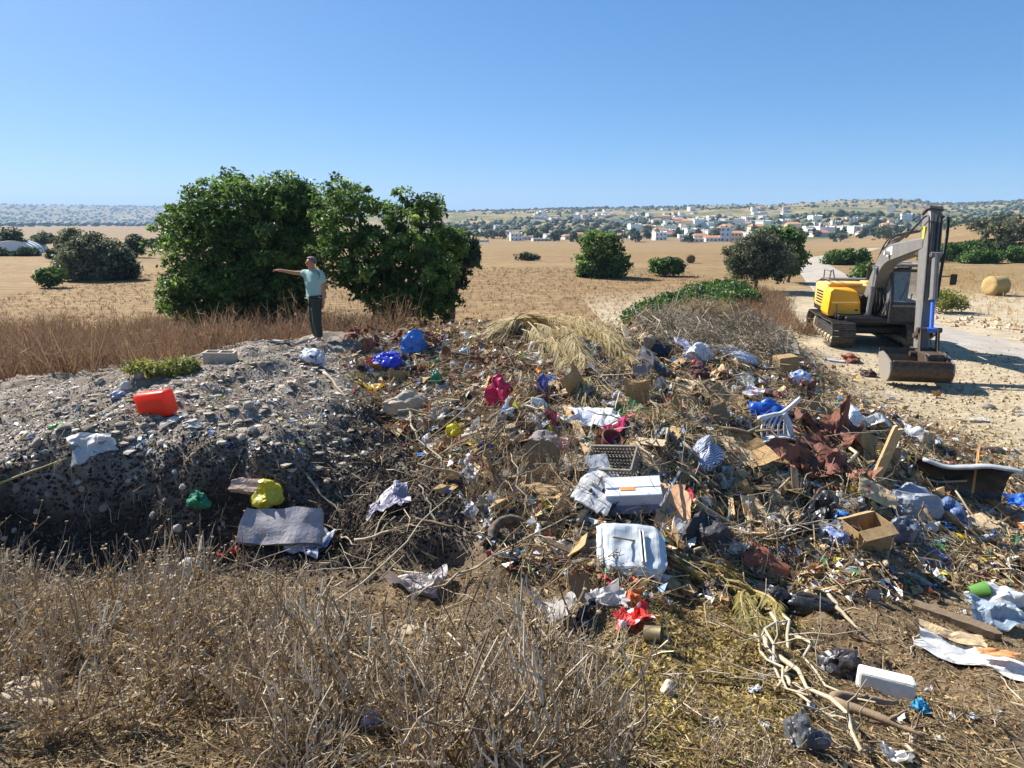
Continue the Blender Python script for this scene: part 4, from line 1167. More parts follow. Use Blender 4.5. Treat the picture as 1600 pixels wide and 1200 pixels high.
    ob('trousers', skin_mesh('trousers', tv, [(0, 1), (1, 2), (2, 3), (0, 4), (4, 5), (5, 6)], [(.140, .150), .12, .095, .082, .12, .095, .082], 2, 0), TRS, root)
    ob('belt', MB().add(tube([(.152*math.cos(t), .152*math.sin(t), .955) for t in np.linspace(0, 2*math.pi, 25)], .014, 6, False)).mesh('belt'), BELT, root)
    cl = MB().add(tube([(-.02+.075*math.cos(t), .072*math.sin(t), 1.50-.03*(math.cos(t) < -.5)) for t in np.linspace(0, 2*math.pi, 19)], .018, 6, False))
    ob('collar', cl.mesh('collar', True), SH, root)
    for k in 'lr':
        a, t = J['a'+k], J['f'+k]
        me = skin_mesh('shoe', [a + V(.03, 0, -.045), a + V(-.03, 0, -.03), t + V(0, 0, 0), t + V(-.05, -.01, -.005)], [(0, 1), (1, 2), (2, 3)], [.05, .055, .045, .036], 2)
        ob('shoe', me, SHO, root)
    return root
MAN = make_man()
# ================================================================== THE RUBBISH
_seed = [1000]
def nseed(): _seed[0] += 1; return _seed[0]
def slab(X, Y, Z, t):
    """closed sheet of thickness t over grids X,Y,Z (nx,ny)"""
    nx, ny = X.shape
    top = np.stack([X, Y, Z + t/2], -1).reshape(-1, 3); bot = np.stack([X, Y, Z - t/2], -1).reshape(-1, 3)
    n = nx*ny
    i = np.arange(nx-1)[:, None]*ny + np.arange(ny-1)[None]
    q = np.stack([i, i+ny, i+ny+1, i+1], -1).reshape(-1, 4)
    loop = list(range(0, n-ny, ny)) + list(range(n-ny, n-1)) + list(range(n-1, ny-1, -ny)) + list(range(ny-1, 0, -1))
    loop = np.array(loop); l2 = np.roll(loop, -1)
    side = np.stack([loop, loop+n, l2+n, l2], 1)
    return np.concatenate([top, bot]), [q, q[:, ::-1]+n, side]
def G(nx, ny):
    return np.meshgrid(np.linspace(-.5, .5, nx), np.linspace(-.5, .5, ny), indexing='ij')
def crumple(D, n, amp, tau, s):
    """facets: every point belongs to the nearest of n seeds and follows that seed's tilted plane"""
    g = np.random.default_rng(s)
    p = g.normal(size=(n, D.shape[1]))
    p = p/np.linalg.norm(p, axis=1)[:, None] if D.shape[1] == 3 else g.uniform(-.6, .6, (n, 2))
    a, b = g.normal(0, 1, n), g.normal(0, 2.2, (n, D.shape[1]))
    d2 = ((D[:, None] - p[None])**2).sum(2)
    w = np.exp(-(d2 - d2.min(1)[:, None])/tau)
    val = a[None]*.5 + ((D[:, None] - p[None])*b[None]).sum(2)
    return amp*(w*val).sum(1)/w.sum(1)
def bagV(w, h, dp=.8, sub=4, tied=False, s=None, crump=1.0):
    """crumpled film: broad dents, then sharp facets of two sizes"""
    s = s or nseed(); g = np.random.default_rng(s)
    V, Fs = ico(sub); D = V.copy(); o = s*1.37
    r = 1 + crump*.22*fbm(D[:, 0]*.9+o, D[:, 1]*.9, D[:, 2]*.9, o=2, seed=s)
    r = r + crump*crumple(D, 16, .13, .03, s) + crump*crumple(D, 70, .055, .008, s+1)
    r = np.clip(r, .45, 1.7)
    V = D*r[:, None] + crump*.06*np.stack([crumple(D, 30, 1, .02, s+q) for q in (2, 3, 4)], 1)
    if tied:
        k = sstep(.35, 1.0, D[:, 2])
        V[:, 0] *= 1-.75*k; V[:, 1] *= 1-.75*k; V[:, 2] += .55*k
    V = V*np.array([w/2, w*dp/2, h/2*(.85 if tied else 1)])
    z0 = -h*.34
    V[:, 2] = np.where(V[:, 2] < z0, z0 + (V[:, 2]-z0)*.25, V[:, 2]) - z0
    return V, Fs
def sheetV(w, d, amp, s=None, n=22, holes=False):
    s = s or nseed()
    X, Y = G(n, n); a = np.arctan2(Y, X)
    k = 1 + .28*fbm(np.cos(a)*1.6 + s, np.sin(a)*1.6, o=3, seed=s)
    e = np.maximum(np.abs(X), np.abs(Y))*2
    k = 1 + (k-1)*e**2
    Q = np.stack([X.ravel(), Y.ravel()], 1)
    Z = .55*fbm(X*1.8+s, Y*1.8, o=2, seed=s) + (crumple(Q, 12, .55, .012, s) + crumple(Q, 45, .22, .003, s+1)).reshape(X.shape)
    Z = amp*Z + amp*.7*e**4*vn(np.cos(a)*1.5+s, np.sin(a)*1.5, seed=s+4)
    X2 = X*k*w + amp*.35*fbm(X*4, Y*4+s, o=2, seed=s+11); Y2 = Y*k*d + amp*.35*fbm(X*4+9, Y*4+s, o=2, seed=s+12)
    return X2, Y2, Z
def cardV(w, d, s=None, fold=.5, t=.006):
    s = s or nseed(); r = np.random.default_rng(s)
    X, Y = G(13, 9)
    c, ang = r.uniform(-.25, .25), r.uniform(-.9, .9)*fold
    Z = np.where(X > c, (X-c)*math.tan(ang), 0)*w
    c2, a2 = r.uniform(-.3, .3), r.uniform(-.7, .7)*fold
    Z = Z + np.where(Y > c2, (Y-c2)*math.tan(a2), 0)*d
    Z = Z + .03*w*fbm(X*3+s, Y*3, o=3, seed=s)
    e = np.maximum(np.abs(X), np.abs(Y))*2
    k = 1 + .13*np.sign(vn(X*5+s, Y*5, seed=s+2))*np.abs(vn(X*7+s, Y*7, seed=s+2))*e**3
    # a bitten corner
    cx, cy = r.choice([-.5, .5]), r.choice([-.5, .5]); q = np.hypot(X-cx, Y-cy)
    k = k - .3*sstep(.35, 0, q)
    return slab(X*k*w, Y*k*d, Z, t)
def plankV(l, w, t, s=None):
    s = s or nseed()
    X, Y = G(16, 5)
    Z = .015*l*np.sin((X+.5)*2.6 + s) + .004*vn(X*20, Y*6+s, seed=s)
    Xx = X*l + np.where(np.abs(X) > .49, .12*w*vn(X*0+s, Y*9, seed=s+1)*3, 0)
    return slab(Xx, Y*w*(1+.05*vn(X*6+s, X*0, seed=s+3)), Z, t)
def branchV(l, r, s=None, subs=4, bend=.12, n=9, sides=6):
    s = s or nseed(); g = np.random.default_rng(s)
    t = np.linspace(-.5, .5, n)
    off = np.cumsum(g.normal(size=(n, 3))*np.array([.0, 1, .6])*bend*l/n*1.6, axis=0); off -= off.mean(0)
    P = np.stack([t*l, t*0, t*0], 1) + off
    rr = r*np.linspace(1, .42, n)*(1+.12*g.normal(size=n))
    mb = MB().add(tube(P, rr, sides))
    for q in range(subs):
        k = g.integers(2, n-1); d = (P[min(k+1, n-1)]-P[k-1]); d /= np.linalg.norm(d)
        e = d*.6 + g.normal(size=3)*.6; e[2] = abs(e[2])*.7; e /= np.linalg.norm(e)
        L_ = l*g.uniform(.15, .38)
        u = np.linspace(0, 1, 5)[:, None]
        mb.add(tube(P[k] + e*L_*u + np.cumsum(g.normal(size=(5, 3))*L_*.05, axis=0)*np.minimum(1, u*4), rr[k]*np.linspace(.6, .2, 5), 5))
    return mb
def stoneV(w, h, s=None, sub=3):
    s = s or nseed(); g = np.random.default_rng(s)
    V, Fs = ico(sub)
    for q in range(9):
        d = g.normal(size=3); d /= np.linalg.norm(d); c = g.uniform(.6, .9)
        x = V @ d; V = V - np.maximum(x - c, 0)[:, None]*d*.92
    V = V*(1 + .08*fbm(V[:, 0]*3+s, V[:, 1]*3, V[:, 2]*3, o=3, seed=s))[:, None]
    V = V*np.array([w/2, w*g.uniform(.35, .5), h/2])
    V[:, 2] += h*.3
    return V, Fs
# ---- placing
NAMED = []
def spot(px, py, sinkin=0.0, align=.7, rz=None, tilt=(0, 0)):
    NAMED.append((px, py-8, 34, 26))
    p = hit(px, py)
    n = normal(p[0], p[1], .25)
    n = (n*align + Vector((0, 0, 1-align))).normalized()
    q = Vector((0, 0, 1)).rotation_difference(n)
    rz = r0.uniform(0, 6.28) if rz is None else rz
    M = q.to_matrix().to_4x4() @ Euler((0, 0, rz)).to_matrix().to_4x4() @ Euler((tilt[0], tilt[1], 0)).to_matrix().to_4x4()
    return p, M.to_euler(), 1/ppm(p)
def item(name, cat, label, px, py, VF, m, rz=None, align=.7, sinkin=.02, tilt=(0, 0), smooth=False, group=None, s=None):
    p, e, u = spot(px, py, sinkin, align, rz, tilt)
    VF = VF(u) if callable(VF) else VF
    me = VF.mesh(name, smooth) if isinstance(VF, MB) else MB().add(VF).mesh(name, smooth)
    o = ob(name, me, m, None, (p[0], p[1], p[2]-sinkin), e)
    return tag(o, label, cat, group)
def drape(name, cat, label, px, py, wpx, dpx, m, amp=.05, rz=None, lift=.05, group=None, n=22, keep=.8):
    NAMED.append((px, py, wpx, dpx))
    p = hit(px, py); u = 1/ppm(p); rz = r0.uniform(-.6, .6) if rz is None else rz
    fs = 1.25                                          # rows are foreshortened on the slope
    X, Y, Z = sheetV(wpx*u, dpx*u*fs, amp, n=n)
    c, s_ = math.cos(rz), math.sin(rz)
    WX, WY = p[0] + X*c - Y*s_, p[1] + X*s_ + Y*c
    hz_ = height(WX, WY, True)
    Zl = (hz_ - p[2])*keep + np.maximum(Z, -amp*.6) + lift
    V = np.stack([WX-p[0], WY-p[1], Zl], -1)
    i = np.arange(n-1)[:, None]*n + np.arange(n-1)[None]
    me = mkmesh(name, V.reshape(-1, 3), [np.stack([i, i+n, i+n+1, i+1], -1).reshape(-1, 4)], False)
    return tag(ob(name, me, m, None, p), label, cat, group)
def bagm(c, gloss=.35, tr=.2, dirt=.3): return mat(c, gloss, dirt, .18, 9, .35, transl=tr, spec=.5)
def clothm(c, dirt=.35): return mat(c, .9, dirt, .2, 12, .5)
CARD = [mat('#b8986b', .9, .6, .3, 5, .3), mat('#a5875d', .9, .65, .3, 5, .3), mat('#c9b08a', .9, .6, .25, 5, .3), mat('#8f7655', .9, .6, .3, 5, .3)]
WOOD = [mat('#c2a274', .85, .35, .25, 7, .5), mat('#9c8263', .9, .4, .3, 7, .6), mat('#7d6a55', .95, .4, .3, 7, .6), mat('#b8a487', .9, .35, .25, 7, .5)]
STICK = [mat('#8c7860', .95, .3, .3, 9, .6), mat('#a89a82', .95, .25, .25, 9, .6), mat('#6a5744', .95, .3, .3, 9, .6), mat('#b7a98f', .95, .2, .2, 9, .5)]
STONE = [mat('#a59c8f', .95, .3, .2, 5, .7), mat('#8f877d', .95, .35, .2, 5, .7), mat('#bdb3a2', .95, .3, .2, 5, .7)]
def bag(label, px, py, w, h, c, tied=False, pm=None, dp=.8, crump=1.0, gloss=.35, tr=.2, big=False, align=.4, name='plastic_bag', cat='bag', dirt=.3, group=None, rz=None):
    NAMED.append((px, py, w, h))
    return item(name, cat, label, px, py + h*.3, lambda u: bagV(w*u, h*u*1.1, dp, 4 if w > 18 else 3, tied, crump=crump), pm or bagm(c, gloss, tr, dirt), align=align, sinkin=.03, smooth=False, group=group, rz=rz)
def sheet(label, px, py, w, d, c, amp=.05, name='plastic_sheet', cat='sheet', gloss=.4, tr=.25, rz=None, lift=.05, cloth=False, group=None, dirt=.3, n=22, pm=None):
    return drape(name, cat, label, px, py, w, d, pm or (clothm(c, dirt) if cloth else bagm(c, gloss, tr, dirt)), amp, rz, lift, group, n)
def card(label, px, py, w, d, k=0, rz=None, tilt=(0, 0), fold=.5, m=None, lift=.04, group=None, name='cardboard_sheet', cat='cardboard', t=.007):
    NAMED.append((px, py-d*.3, w, d))
    return item(name, cat, label, px, py, lambda u: cardV(w*u, d*u*1.2, None, fold, t), m or CARD[k], rz, .8, -lift, tilt, group=group)
def bottle(label, px, py, lpx, c, capc, rz=None, crushed=.25, glass=.3, group=None):
    p, e, u = spot(px, py, 0, .7, rz)
    l = lpx*u; r = l*.15
    V, Fs = lathe([(0, 0), (r*.85, 0), (r, .04*l), (r, .25*l), (r*.88, .30*l), (r, .35*l), (r, .6*l), (r*.9, .72*l), (r*.4, .86*l), (r*.36, .93*l), (0, .93*l)], 14)
    V = np.stack([V[:, 2]-l/2, V[:, 1], V[:, 0]], 1)
    V = V*(1 + crushed*.5*fbm(V[:, 0]*9/l, V[:, 1]*9/l, V[:, 2]*9/l, o=2, seed=nseed()))[:, None]
    root = tag(ob('plastic_bottle', None, None, None, (p[0], p[1], p[2]+r*.8), e), label, 'bottle', group)
    ob('bottle_body', mkmesh('bottle_body', V, Fs, True), bagm(c, .2, glass, .15), root)
    V, Fs = lathe([(0, 0), (r*.46, 0), (r*.46, l*.07), (0, l*.07)], 12)
    ob('bottle_cap', mkmesh('bottle_cap', np.stack([V[:, 2]+l*.42, V[:, 1], V[:, 0]], 1), Fs), bagm(capc, .35, 0), root)
    return root
def on_line(name, cat, label, p0, p1, w, m, t=.03, plank=True, r=None, lift=.06, subs=2, group=None, h0=0, h1=0, bend=.1, sides=6):
    """long thing lying between two photo points on the heap"""
    a, b = hit(*p0), hit(*p1)
    a[2] += lift + h0; b[2] += lift + h1
    d = b-a; l = np.linalg.norm(d)
    mid = (a+b)/2
    g = H(mid[0], mid[1])
    if mid[2] < g + .02: mid[2] = g + .02
    e = Vector(d).to_track_quat('X', 'Z').to_euler()
    me = (MB().add(plankV(l, w, t)) if plank else branchV(l, r or w, None, subs, bend, sides=sides)).mesh(name, not plank)
    return tag(ob(name, me, m, None, mid, e), label, cat, group)

NAMED += [(985,848,112,104), (962,728,86,52), (985,786,92,56), (1212,672,66,60), (1510,765,150,60), (1380,735,30,110), (800,838,70,50), (1352,832,60,48), (1382,1066,84,40), (1226,572,34,34)]
# ---- the red jerrycan
p, e, u = spot(250, 648, 0, .6, R(-8))
W_, Hh, Dp = 62*u, 40*u, 26*u
jc = tag(ob('jerrycan', None, None, None, (p[0], p[1], p[2]-.01), (R(4), R(-9), R(-10))), 'bright orange-red plastic jerrycan lying on the grey ash mound', 'jerrycan')
RED = mat('#ff5c36', .38, .08, .08, 4, .06, transl=.45, spec=.5)
V, Fs = box(W_*.92, Dp, Hh, (0, 0, Hh/2), .055, 3)
V[:, 2] *= 1 - .06*np.sin(V[:, 0]/W_*9)*.3
ob('can_body', MB().add((V, Fs)).add(box(W_*.7, Dp*1.03, Hh*.6, (0, 0, Hh*.48), .03, 2)).mesh('can_body', True), RED, jc)
ob('handle', MB().add(tube(crom(np.array([(-W_*.45, 0, Hh*.3), (-W_*.53, 0, Hh*.35), (-W_*.53, 0, Hh*.6), (-W_*.45, 0, Hh*.66)]), np.linspace(0, 3, 14)), .02, 8)).mesh('handle', True), RED, jc)
ob('cap', MB().add(tube([(-W_*.45, 0, Hh*.78), (-W_*.54, 0, Hh*.82)], .045, 12)).mesh('cap'), RED, jc)
# ---- hollow concrete block
p, e, u = spot(345, 567, 0, .5, R(6))
bw, bh, bd = 46*u, 20*u, 20*u
cb_ = MB()
for x in (-.47, 0, .47): cb_.add(box(bw*.075, bd, bh, (x*bw, 0, bh/2)))
for y in (-.44, .44): cb_.add(box(bw*.985, bd*.13, bh*.985, (0, y*bd, bh/2)))
tag(ob('concrete_block', cb_.mesh('concrete_block'), mat('#b9ad9b', .95, .3, .15, 6, .7), None, (p[0], p[1], p[2]-.02), e), 'grey-beige hollow concrete block on the ash mound below the large carob', 'concrete block')

# ---- left mound
sheet('torn white plastic sheet on the ash mound below the red jerrycan', 148, 700, 56, 26, '#dcdad4', .05)
bag('small bright green plastic bag on the ash mound', 93, 664, 28, 12, '#3d9440', tr=.3)
sheet('narrow white plastic strip beside the red jerrycan', 272, 662, 40, 10, '#d8d5d0', .03, rz=R(35))
sheet('pale flat plastic lid sunk in the ash below the jerrycan', 303, 670, 22, 10, '#c9c8c0', .015)
bag('small pale blue crumpled bag on the ash above the green bag', 185, 616, 26, 12, '#98a3c0')
bag('white tub of plaster among stones behind the jerrycan', 197, 602, 17, 15, '#d3d3cf', crump=.4)
bag('muddy green net sack on the dark face of the mound', 312, 778, 30, 24, '#2f9068', crump=1.3, gloss=.8, tr=.2)
card('pale rough brick-shaped offcut beside the yellow bag', 385, 772, 44, 18, 0, R(-8), fold=.05, m=mat('#bfa693', .9), t=.09, name='brick', cat='brick', lift=.1)
bag('crumpled yellow plastic bag resting on the white foam slab', 426, 772, 52, 34, '#cfc63a', crump=1.0)
sl = item('foam_slab', 'foam slab', 'long dirty white foam slab lying against the dark mound face', 442, 838, lambda u: (lambda V: (np.stack([V[0][:, 0], V[0][:, 1], V[0][:, 2]], 1) + .02*np.stack([vn(V[0][:, 0]*6, V[0][:, 1]*6, V[0][:, 2]*6, seed=q) for q in range(3)], 1), V[1]))(slab(*(lambda X, Y: (X*136*u*(1-.12*(Y+.5)), Y*46*u*1.2, .05*np.sin(X*5)))(*G(26, 10)), .12)), mat('#a9a6ab', .9, .5, .25, 5, .7), rz=R(-3), align=.3, tilt=(R(38), 0), sinkin=-.12)
sheet('crumpled white and blue carrier bag in front of the foam slab', 482, 860, 56, 34, '#cfd3e4', .10, lift=.08, pm=printm('#d3d7e2', '#5a78b8', cut=.6))
sheet('grey-violet printed sack draped on dark soil', 606, 790, 60, 42, '#8d8799', .09, lift=.08, pm=printm('#8f8a9c', '#cfc6d2', cut=.55, scale=11))
item('boulder', 'stone', 'pale angular stone half buried where shrubs meet the dark mound', 290, 905, lambda u: stoneV(54*u, 50*u), STONE[2], sinkin=.03)
item('boulder', 'stone', 'rounded grey stone on the mound beside the live green weed', 222, 590, lambda u: stoneV(20*u, 18*u), STONE[1])
sheet('flat grey-white rag lying at the left of the standing man', 446, 536, 60, 10, '#bfc4c2', .05, cloth=True, rz=R(4))
bag('white and blue bag on the slope below the standing man', 490, 558, 44, 26, '#c9ccd6', pm=printm('#cdd0d6', '#44679e', cut=.6))
sheet('small red rag under the dry shrubs by the pale stone', 356, 870, 28, 12, '#b04638', .04, cloth=True)
on_line('drift_branch', 'branch', 'long pale bent branch lying down the dark slope below the man', (510, 588), (552, 646), .03, STICK[1], plank=False, r=.028, subs=1, lift=.05)
on_line('yellow_rod', 'rod', 'thin pale yellow rod across the lower edge of the ash mound', (0, 762), (105, 722), .012, mat('#c2b478', .8), plank=False, r=.016, subs=0, bend=.02, lift=.05)

# ---- centre left
bag('crumpled royal blue bag at the top of the heap', 603, 562, 44, 26, '#3450dc', tr=.35, crump=1.3)
bag('blue woven sack bulging behind the royal blue bag', 647, 540, 40, 34, '#4c88d2', crump=1.2, tr=.15)
bottle('pale blue plastic jug on the heap crest', 727, 552, 30, '#a5d4e8', '#5fa3d0', R(70))
sheet('tangle of torn yellow wrappers below the royal blue bag', 576, 606, 46, 22, '#d9b53a', .10)
sheet('yellow and pale food wrapper beside the beige sack', 632, 606, 22, 20, '#dcd848', .06)
sheet('pale cream wrapper between the royal blue bag and yellow wrappers', 600, 588, 34, 12, '#d3cba0', .05)
bag('small teal green bag caught among sticks', 682, 592, 20, 26, '#1f8c68')
bag('long beige stuffed sack lying on dark soil', 632, 632, 70, 38, '#b8aa92', dp=.5, crump=.9, gloss=.8, tr=0, name='stuffed_sack', cat='sack', big=True, rz=R(18))
bag('magenta plastic bag standing upright in the heap', 787, 620, 40, 52, '#c22c5e', crump=1.5, tr=.35)
bottle('orange detergent bottle standing beside the violet wrapper', 842, 583, 26, '#e38c34', '#c4502a', R(100), glass=.15)
bag('violet-blue wrapper below the orange bottle', 846, 604, 18, 34, '#5660bb')
card('small white louvred plastic case on the heap', 842, 642, 26, 18, 0, R(3), (R(50), 0), .02, bagm('#dedfd2', .5, 0, .15), name='plastic_case', cat='case', t=.05, lift=.08)
bag('bright yellow plastic bag on the dark heap', 713, 673, 24, 26, '#e6dd28', tr=.4, crump=1.3)
bag('round white bag hanging over the soil bank', 668, 690, 24, 22, '#dcdad8')
sheet('bright blue plastic scrap between straw stalks', 760, 707, 20, 20, '#2f92ea', .05)
bag('white crumpled paper beside the bright blue scrap', 735, 718, 24, 22, '#d9d9dc')
bag('light brown crumpled paper bag next to the white paper', 722, 694, 16, 22, '#b27d62', gloss=.9, tr=0)
bag('yellow bent can among stalks beside the grey cushion', 857, 672, 13, 22, '#efe32e', crump=.5)
bag('rounded grey dusty cushion with pale edge', 850, 692, 56, 34, '#8d8482', crump=.6, gloss=.9, tr=0, name='cushion', cat='cushion')
bag('red and white striped bag beside the grey cushion', 880, 697, 30, 28, '#d84460', crump=1.3, pm=printm('#d8dadd', '#d2304c', True, 16, .45))
card('brown cardboard flap standing below the grey cushion', 852, 738, 54, 58, 3, R(5), (R(52), 0), .35, lift=.12)
on_line('timber_plank', 'plank', 'clean pale timber plank leaning down beside the grey crate', (886, 650), (921, 724), .11, WOOD[0], .04, lift=.14)
sheet('white cloth sack with faint print lying above the timber plank', 934, 662, 68, 42, '#dcdfe2', .08, cloth=True, lift=.12, dirt=.15)
sheet('magenta cloth spilling from the white sack', 962, 680, 36, 24, '#c63c6c', .08, cloth=True, lift=.12)
p, e, u = spot(950, 700, 0, .5)
V, Fs = lathe([(0, 0), (.5, 0), (.62, .35), (.72, .8), (.78, .8), (.78, .9), (.66, .9), (.62, .8), (.45, .06), (0, .06)], 18)
tag(ob('plant_pot', mkmesh('plant_pot', V*24*u, Fs, True), mat('#6e3b30', .6, .3), None, (p[0], p[1], p[2]+.02), (R(30), R(20), 0)), 'dark red-brown plant pot lying below the magenta cloth', 'pot')
sheet('folded beige cloth heap left of the grey crate', 905, 735, 58, 44, '#a89d89', .10, cloth=True, lift=.1)
bag('beige fabric bundle under the timber plank', 905, 722, 44, 26, '#a3967f', gloss=.9, tr=0, name='fabric_bundle', cat='cloth')
# grey lattice crate
p, e, u = spot(962, 738, 0, .6)
cr = tag(ob('lattice_crate', None, None, None, (p[0], p[1], p[2]+.03), (R(34), R(-8), R(-28))), 'grey plastic lattice crate tipped over above the white boards', 'crate')
cw_, cd_, chh = 76*u, 46*u, 30*u
CG = mat('#7d786e', .7, .4, .15, 6, .2)
fr_ = MB()
for z in (0.02, chh): 
    for y in (-.5, .5): fr_.add(box(cw_, .02, .03, (0, y*cd_, z)))
    for x in (-.5, .5): fr_.add(box(.02, cd_, .03, (x*cw_, 0, z)))
ob('frame', fr_.mesh('frame'), CG, cr)
sl_l = MB().add(box(.014, .012, chh)).mesh('slat'); sl_b = MB().add(box(.014, cd_, .012)).mesh('slat'); sl_h = MB().add(box(cw_, .012, .014)).mesh('slat'); sl_s = MB().add(box(.012, .014, chh)).mesh('slat')
for me_ in (sl_l, sl_b, sl_h, sl_s): me_.materials.append(CG)
for q in range(15):
    x = (q/14-.5)*cw_
    ob('slat', sl_b, None, cr, (x, 0, .01))
    for y in (-.5, .5): ob('slat', sl_l, None, cr, (x, y*cd_, chh/2))
for q in range(8):
    y = (q/7-.5)*cd_
    ob('slat', sl_h, None, cr, (0, y, .025))
    for x in (-.5, .5): ob('slat', sl_s, None, cr, (x*cw_, y, chh/2))
for q in range(1, 4):
    for y in (-.5, .5): ob('slat', sl_h, None, cr, (0, y*cd_, chh*q/4))
# white boards, printed carton, peach panel, appliance panel
WB = mat('#dad6d0', .6, .35, .06, 4, .1, dirtc='#8d8478')
card('stained white melamine board sloping below the lattice crate', 935, 775, 62, 84, 0, R(-22), (R(6), R(4)), .03, WB, t=.02, name='melamine_board', cat='board', lift=.10)
card('grey-white torn panel piece propped under the lattice crate', 935, 748, 34, 34, 0, R(14), (R(28), 0), .1, mat('#c4c6c6', .6, .25), t=.012, name='panel_piece', cat='board', lift=.16)
p, e, u = spot(990, 800, 0, .6)
cx_ = tag(ob('printed_carton', None, None, None, (p[0], p[1], p[2]+.06), (R(10), R(-5), R(-6))), 'white printed carton with shade-coloured front and an orange patch beside the peach panel', 'carton')
a_, b_, c_ = 86*u, 40*u, 34*u
ob('carton_body', MB().add(box(a_, b_, c_, (0, 0, c_/2), .008)).mesh('carton_body'), mat('#c3c8d2', .7, .2, .08, 3, .1), cx_)
ob('top_flap', MB().add(box(a_*.98, b_*.5, .008), TR((0, b_*.3, c_+.03), (R(20), 0, 0))).mesh('top_flap'), mat('#dde0e4', .7, .15, .05, 3, .1), cx_)
ob('front_shade', MB().add(box(a_*.97, .006, c_*.45, (0, -b_/2-.004, c_*.27))).mesh('front_shade'), mat('#8088a8', .7, .2, .08, 3, .1), cx_)  # blue-grey plate: shade of the carton front put into the colour
ob('orange_patch', MB().add(box(a_*.26, b_*.42, .006, (-a_*.1, b_*.05, c_+.005))).mesh('orange_patch'), mat('#e88440', .7, .1), cx_)
ob('blue_patch', MB().add(box(a_*.2, b_*.3, .006, (-a_*.36, b_*.12, c_+.005))).mesh('blue_patch'), mat('#4a6392', .7, .1), cx_)
card('peach-coloured board with rounded corner leaning beside the printed carton', 1052, 806, 54, 66, 0, R(-20), (R(24), R(-6)), .04, mat('#d8a67c', .75, .15, .06, 4, .1), t=.015, name='peach_board', cat='board', lift=.12)
on_line('metal_strip', 'metal strip', 'thin shiny metal strip lying across the peach board', (1030, 830), (1060, 776), .03, mat('#9a9c9e', .3, .2, .1, 5, .1, .8), .01, lift=.30)
p, e, u = spot(985, 880, 0, .6)
ap = tag(ob('appliance_panel', None, None, None, (p[0], p[1]-.05, p[2]+.2), (R(22), R(3), R(-4))), 'dented pale grey metal appliance panel with raised ribs and a dark slot', 'metal panel')
aw, ad = 106*u, 104*u
X, Y = G(30, 30)
k_ = 1 - .22*sstep(.2, .5, np.abs(X))*sstep(-.2, -.5, Y) - .1*sstep(.25, .5, X)*sstep(.2, .5, Y)
Z = .03*fbm(X*2.2, Y*2.2, o=3, seed=91) - .05*sstep(.36, .5, np.abs(X)) - .05*sstep(.38, .5, np.abs(Y)) + .02*ridge(X*1.6, Y*1.6, o=1, seed=15)
PM = mat('#c3c9cb', .42, .25, .06, 3, .06, .25, spec=.5, dirtc='#8a7d6a')
ob('face_sheet', MB().add(slab(X*aw*k_, Y*ad, Z, .012)).mesh('face_sheet', False), PM, ap)
for x in (.12, .17): ob('rib', MB().add(box(.016, ad*.62, .03, (x*aw, -.02, .04), .005)).mesh('rib'), PM, ap)
ob('slot', MB().add(box(.02, ad*.6, .01, (.145*aw, -.02, .032))).mesh('slot'), mat('#30353a', .6), ap)
ob('side_flange', MB().add(box(.02, ad*.7, .1, (-.44*aw, 0, -.06))).mesh('side_flange'), PM, ap)
card('large flattened cardboard behind the appliance panel', 948, 862, 52, 70, 1, R(10), (R(20), 0), .2, lift=.03)
card('small cream square tile below the worn tyre', 851, 864, 32, 32, 0, R(-5), (R(22), 0), .02, mat('#dfcdaa', .6, .15, .05), t=.02, name='ceramic_tile', cat='tile', lift=.05)
# worn tyre
p, e, u = spot(800, 850, 0, .6)
rt_, r2 = 40*u, 14*u
th = np.linspace(0, 2*math.pi, 15)[:-1]
V, Fs = lathe([(rt_-r2*.55+r2*.55*math.cos(t)*(1.0 if math.cos(t) > 0 else 1), r2*.8*math.sin(t)) for t in th], 44, True)
aa_ = np.arctan2(V[:, 1], V[:, 0]); rr_ = np.hypot(V[:, 0], V[:, 1])
V[:, :2] *= (1 + .02*np.sign(np.sin(aa_*44))*(rr_ > rt_*.93))[:, None]
ty = tag(ob('worn_tyre', None, None, None, (p[0], p[1], p[2]+.06), (R(38), R(18), 0)), 'dusty worn tyre half sunk in the soil left of the cream tile', 'tyre')
ob('tread', mkmesh('tread', V, Fs, True), mat('#4d463e', .9, .75, .3, 7, .6, dirtc='#9a8666'), ty)
bottle('white plastic bottle standing between the tyre and printed carton', 842, 828, 34, '#d9dbd8', '#7b2f36', R(80), glass=.05)
sheet('torn grey plastic film left of the worn tyre', 738, 800, 34, 24, '#a9a8ac', .08)

# ---- centre right
bag('conical white and blue striped woven sack standing by the oval cardboard', 1098, 708, 54, 50, '#c4cad8', tied=True, pm=printm('#d0d4da', '#5568a0', True, 14, .62), crump=.8, big=True, name='woven_sack', cat='sack', gloss=.6, tr=.1)
card('large oval piece of ribbed tan cardboard beside the striped sack', 1170, 726, 84, 52, 2, R(4), (R(6), 0), .12, lift=.12)
bag('bright blue crumpled bag behind the broken white chair', 1194, 650, 46, 42, '#3074d4', crump=1.4, tr=.35)
sheet('white and pink patterned cloth above the bright blue bag', 1186, 618, 48, 30, '#d9d0d2', .10, cloth=True, lift=.12, pm=printm('#dcd6d6', '#b06a78', cut=.57, scale=12, rough=.9, tr=.05))
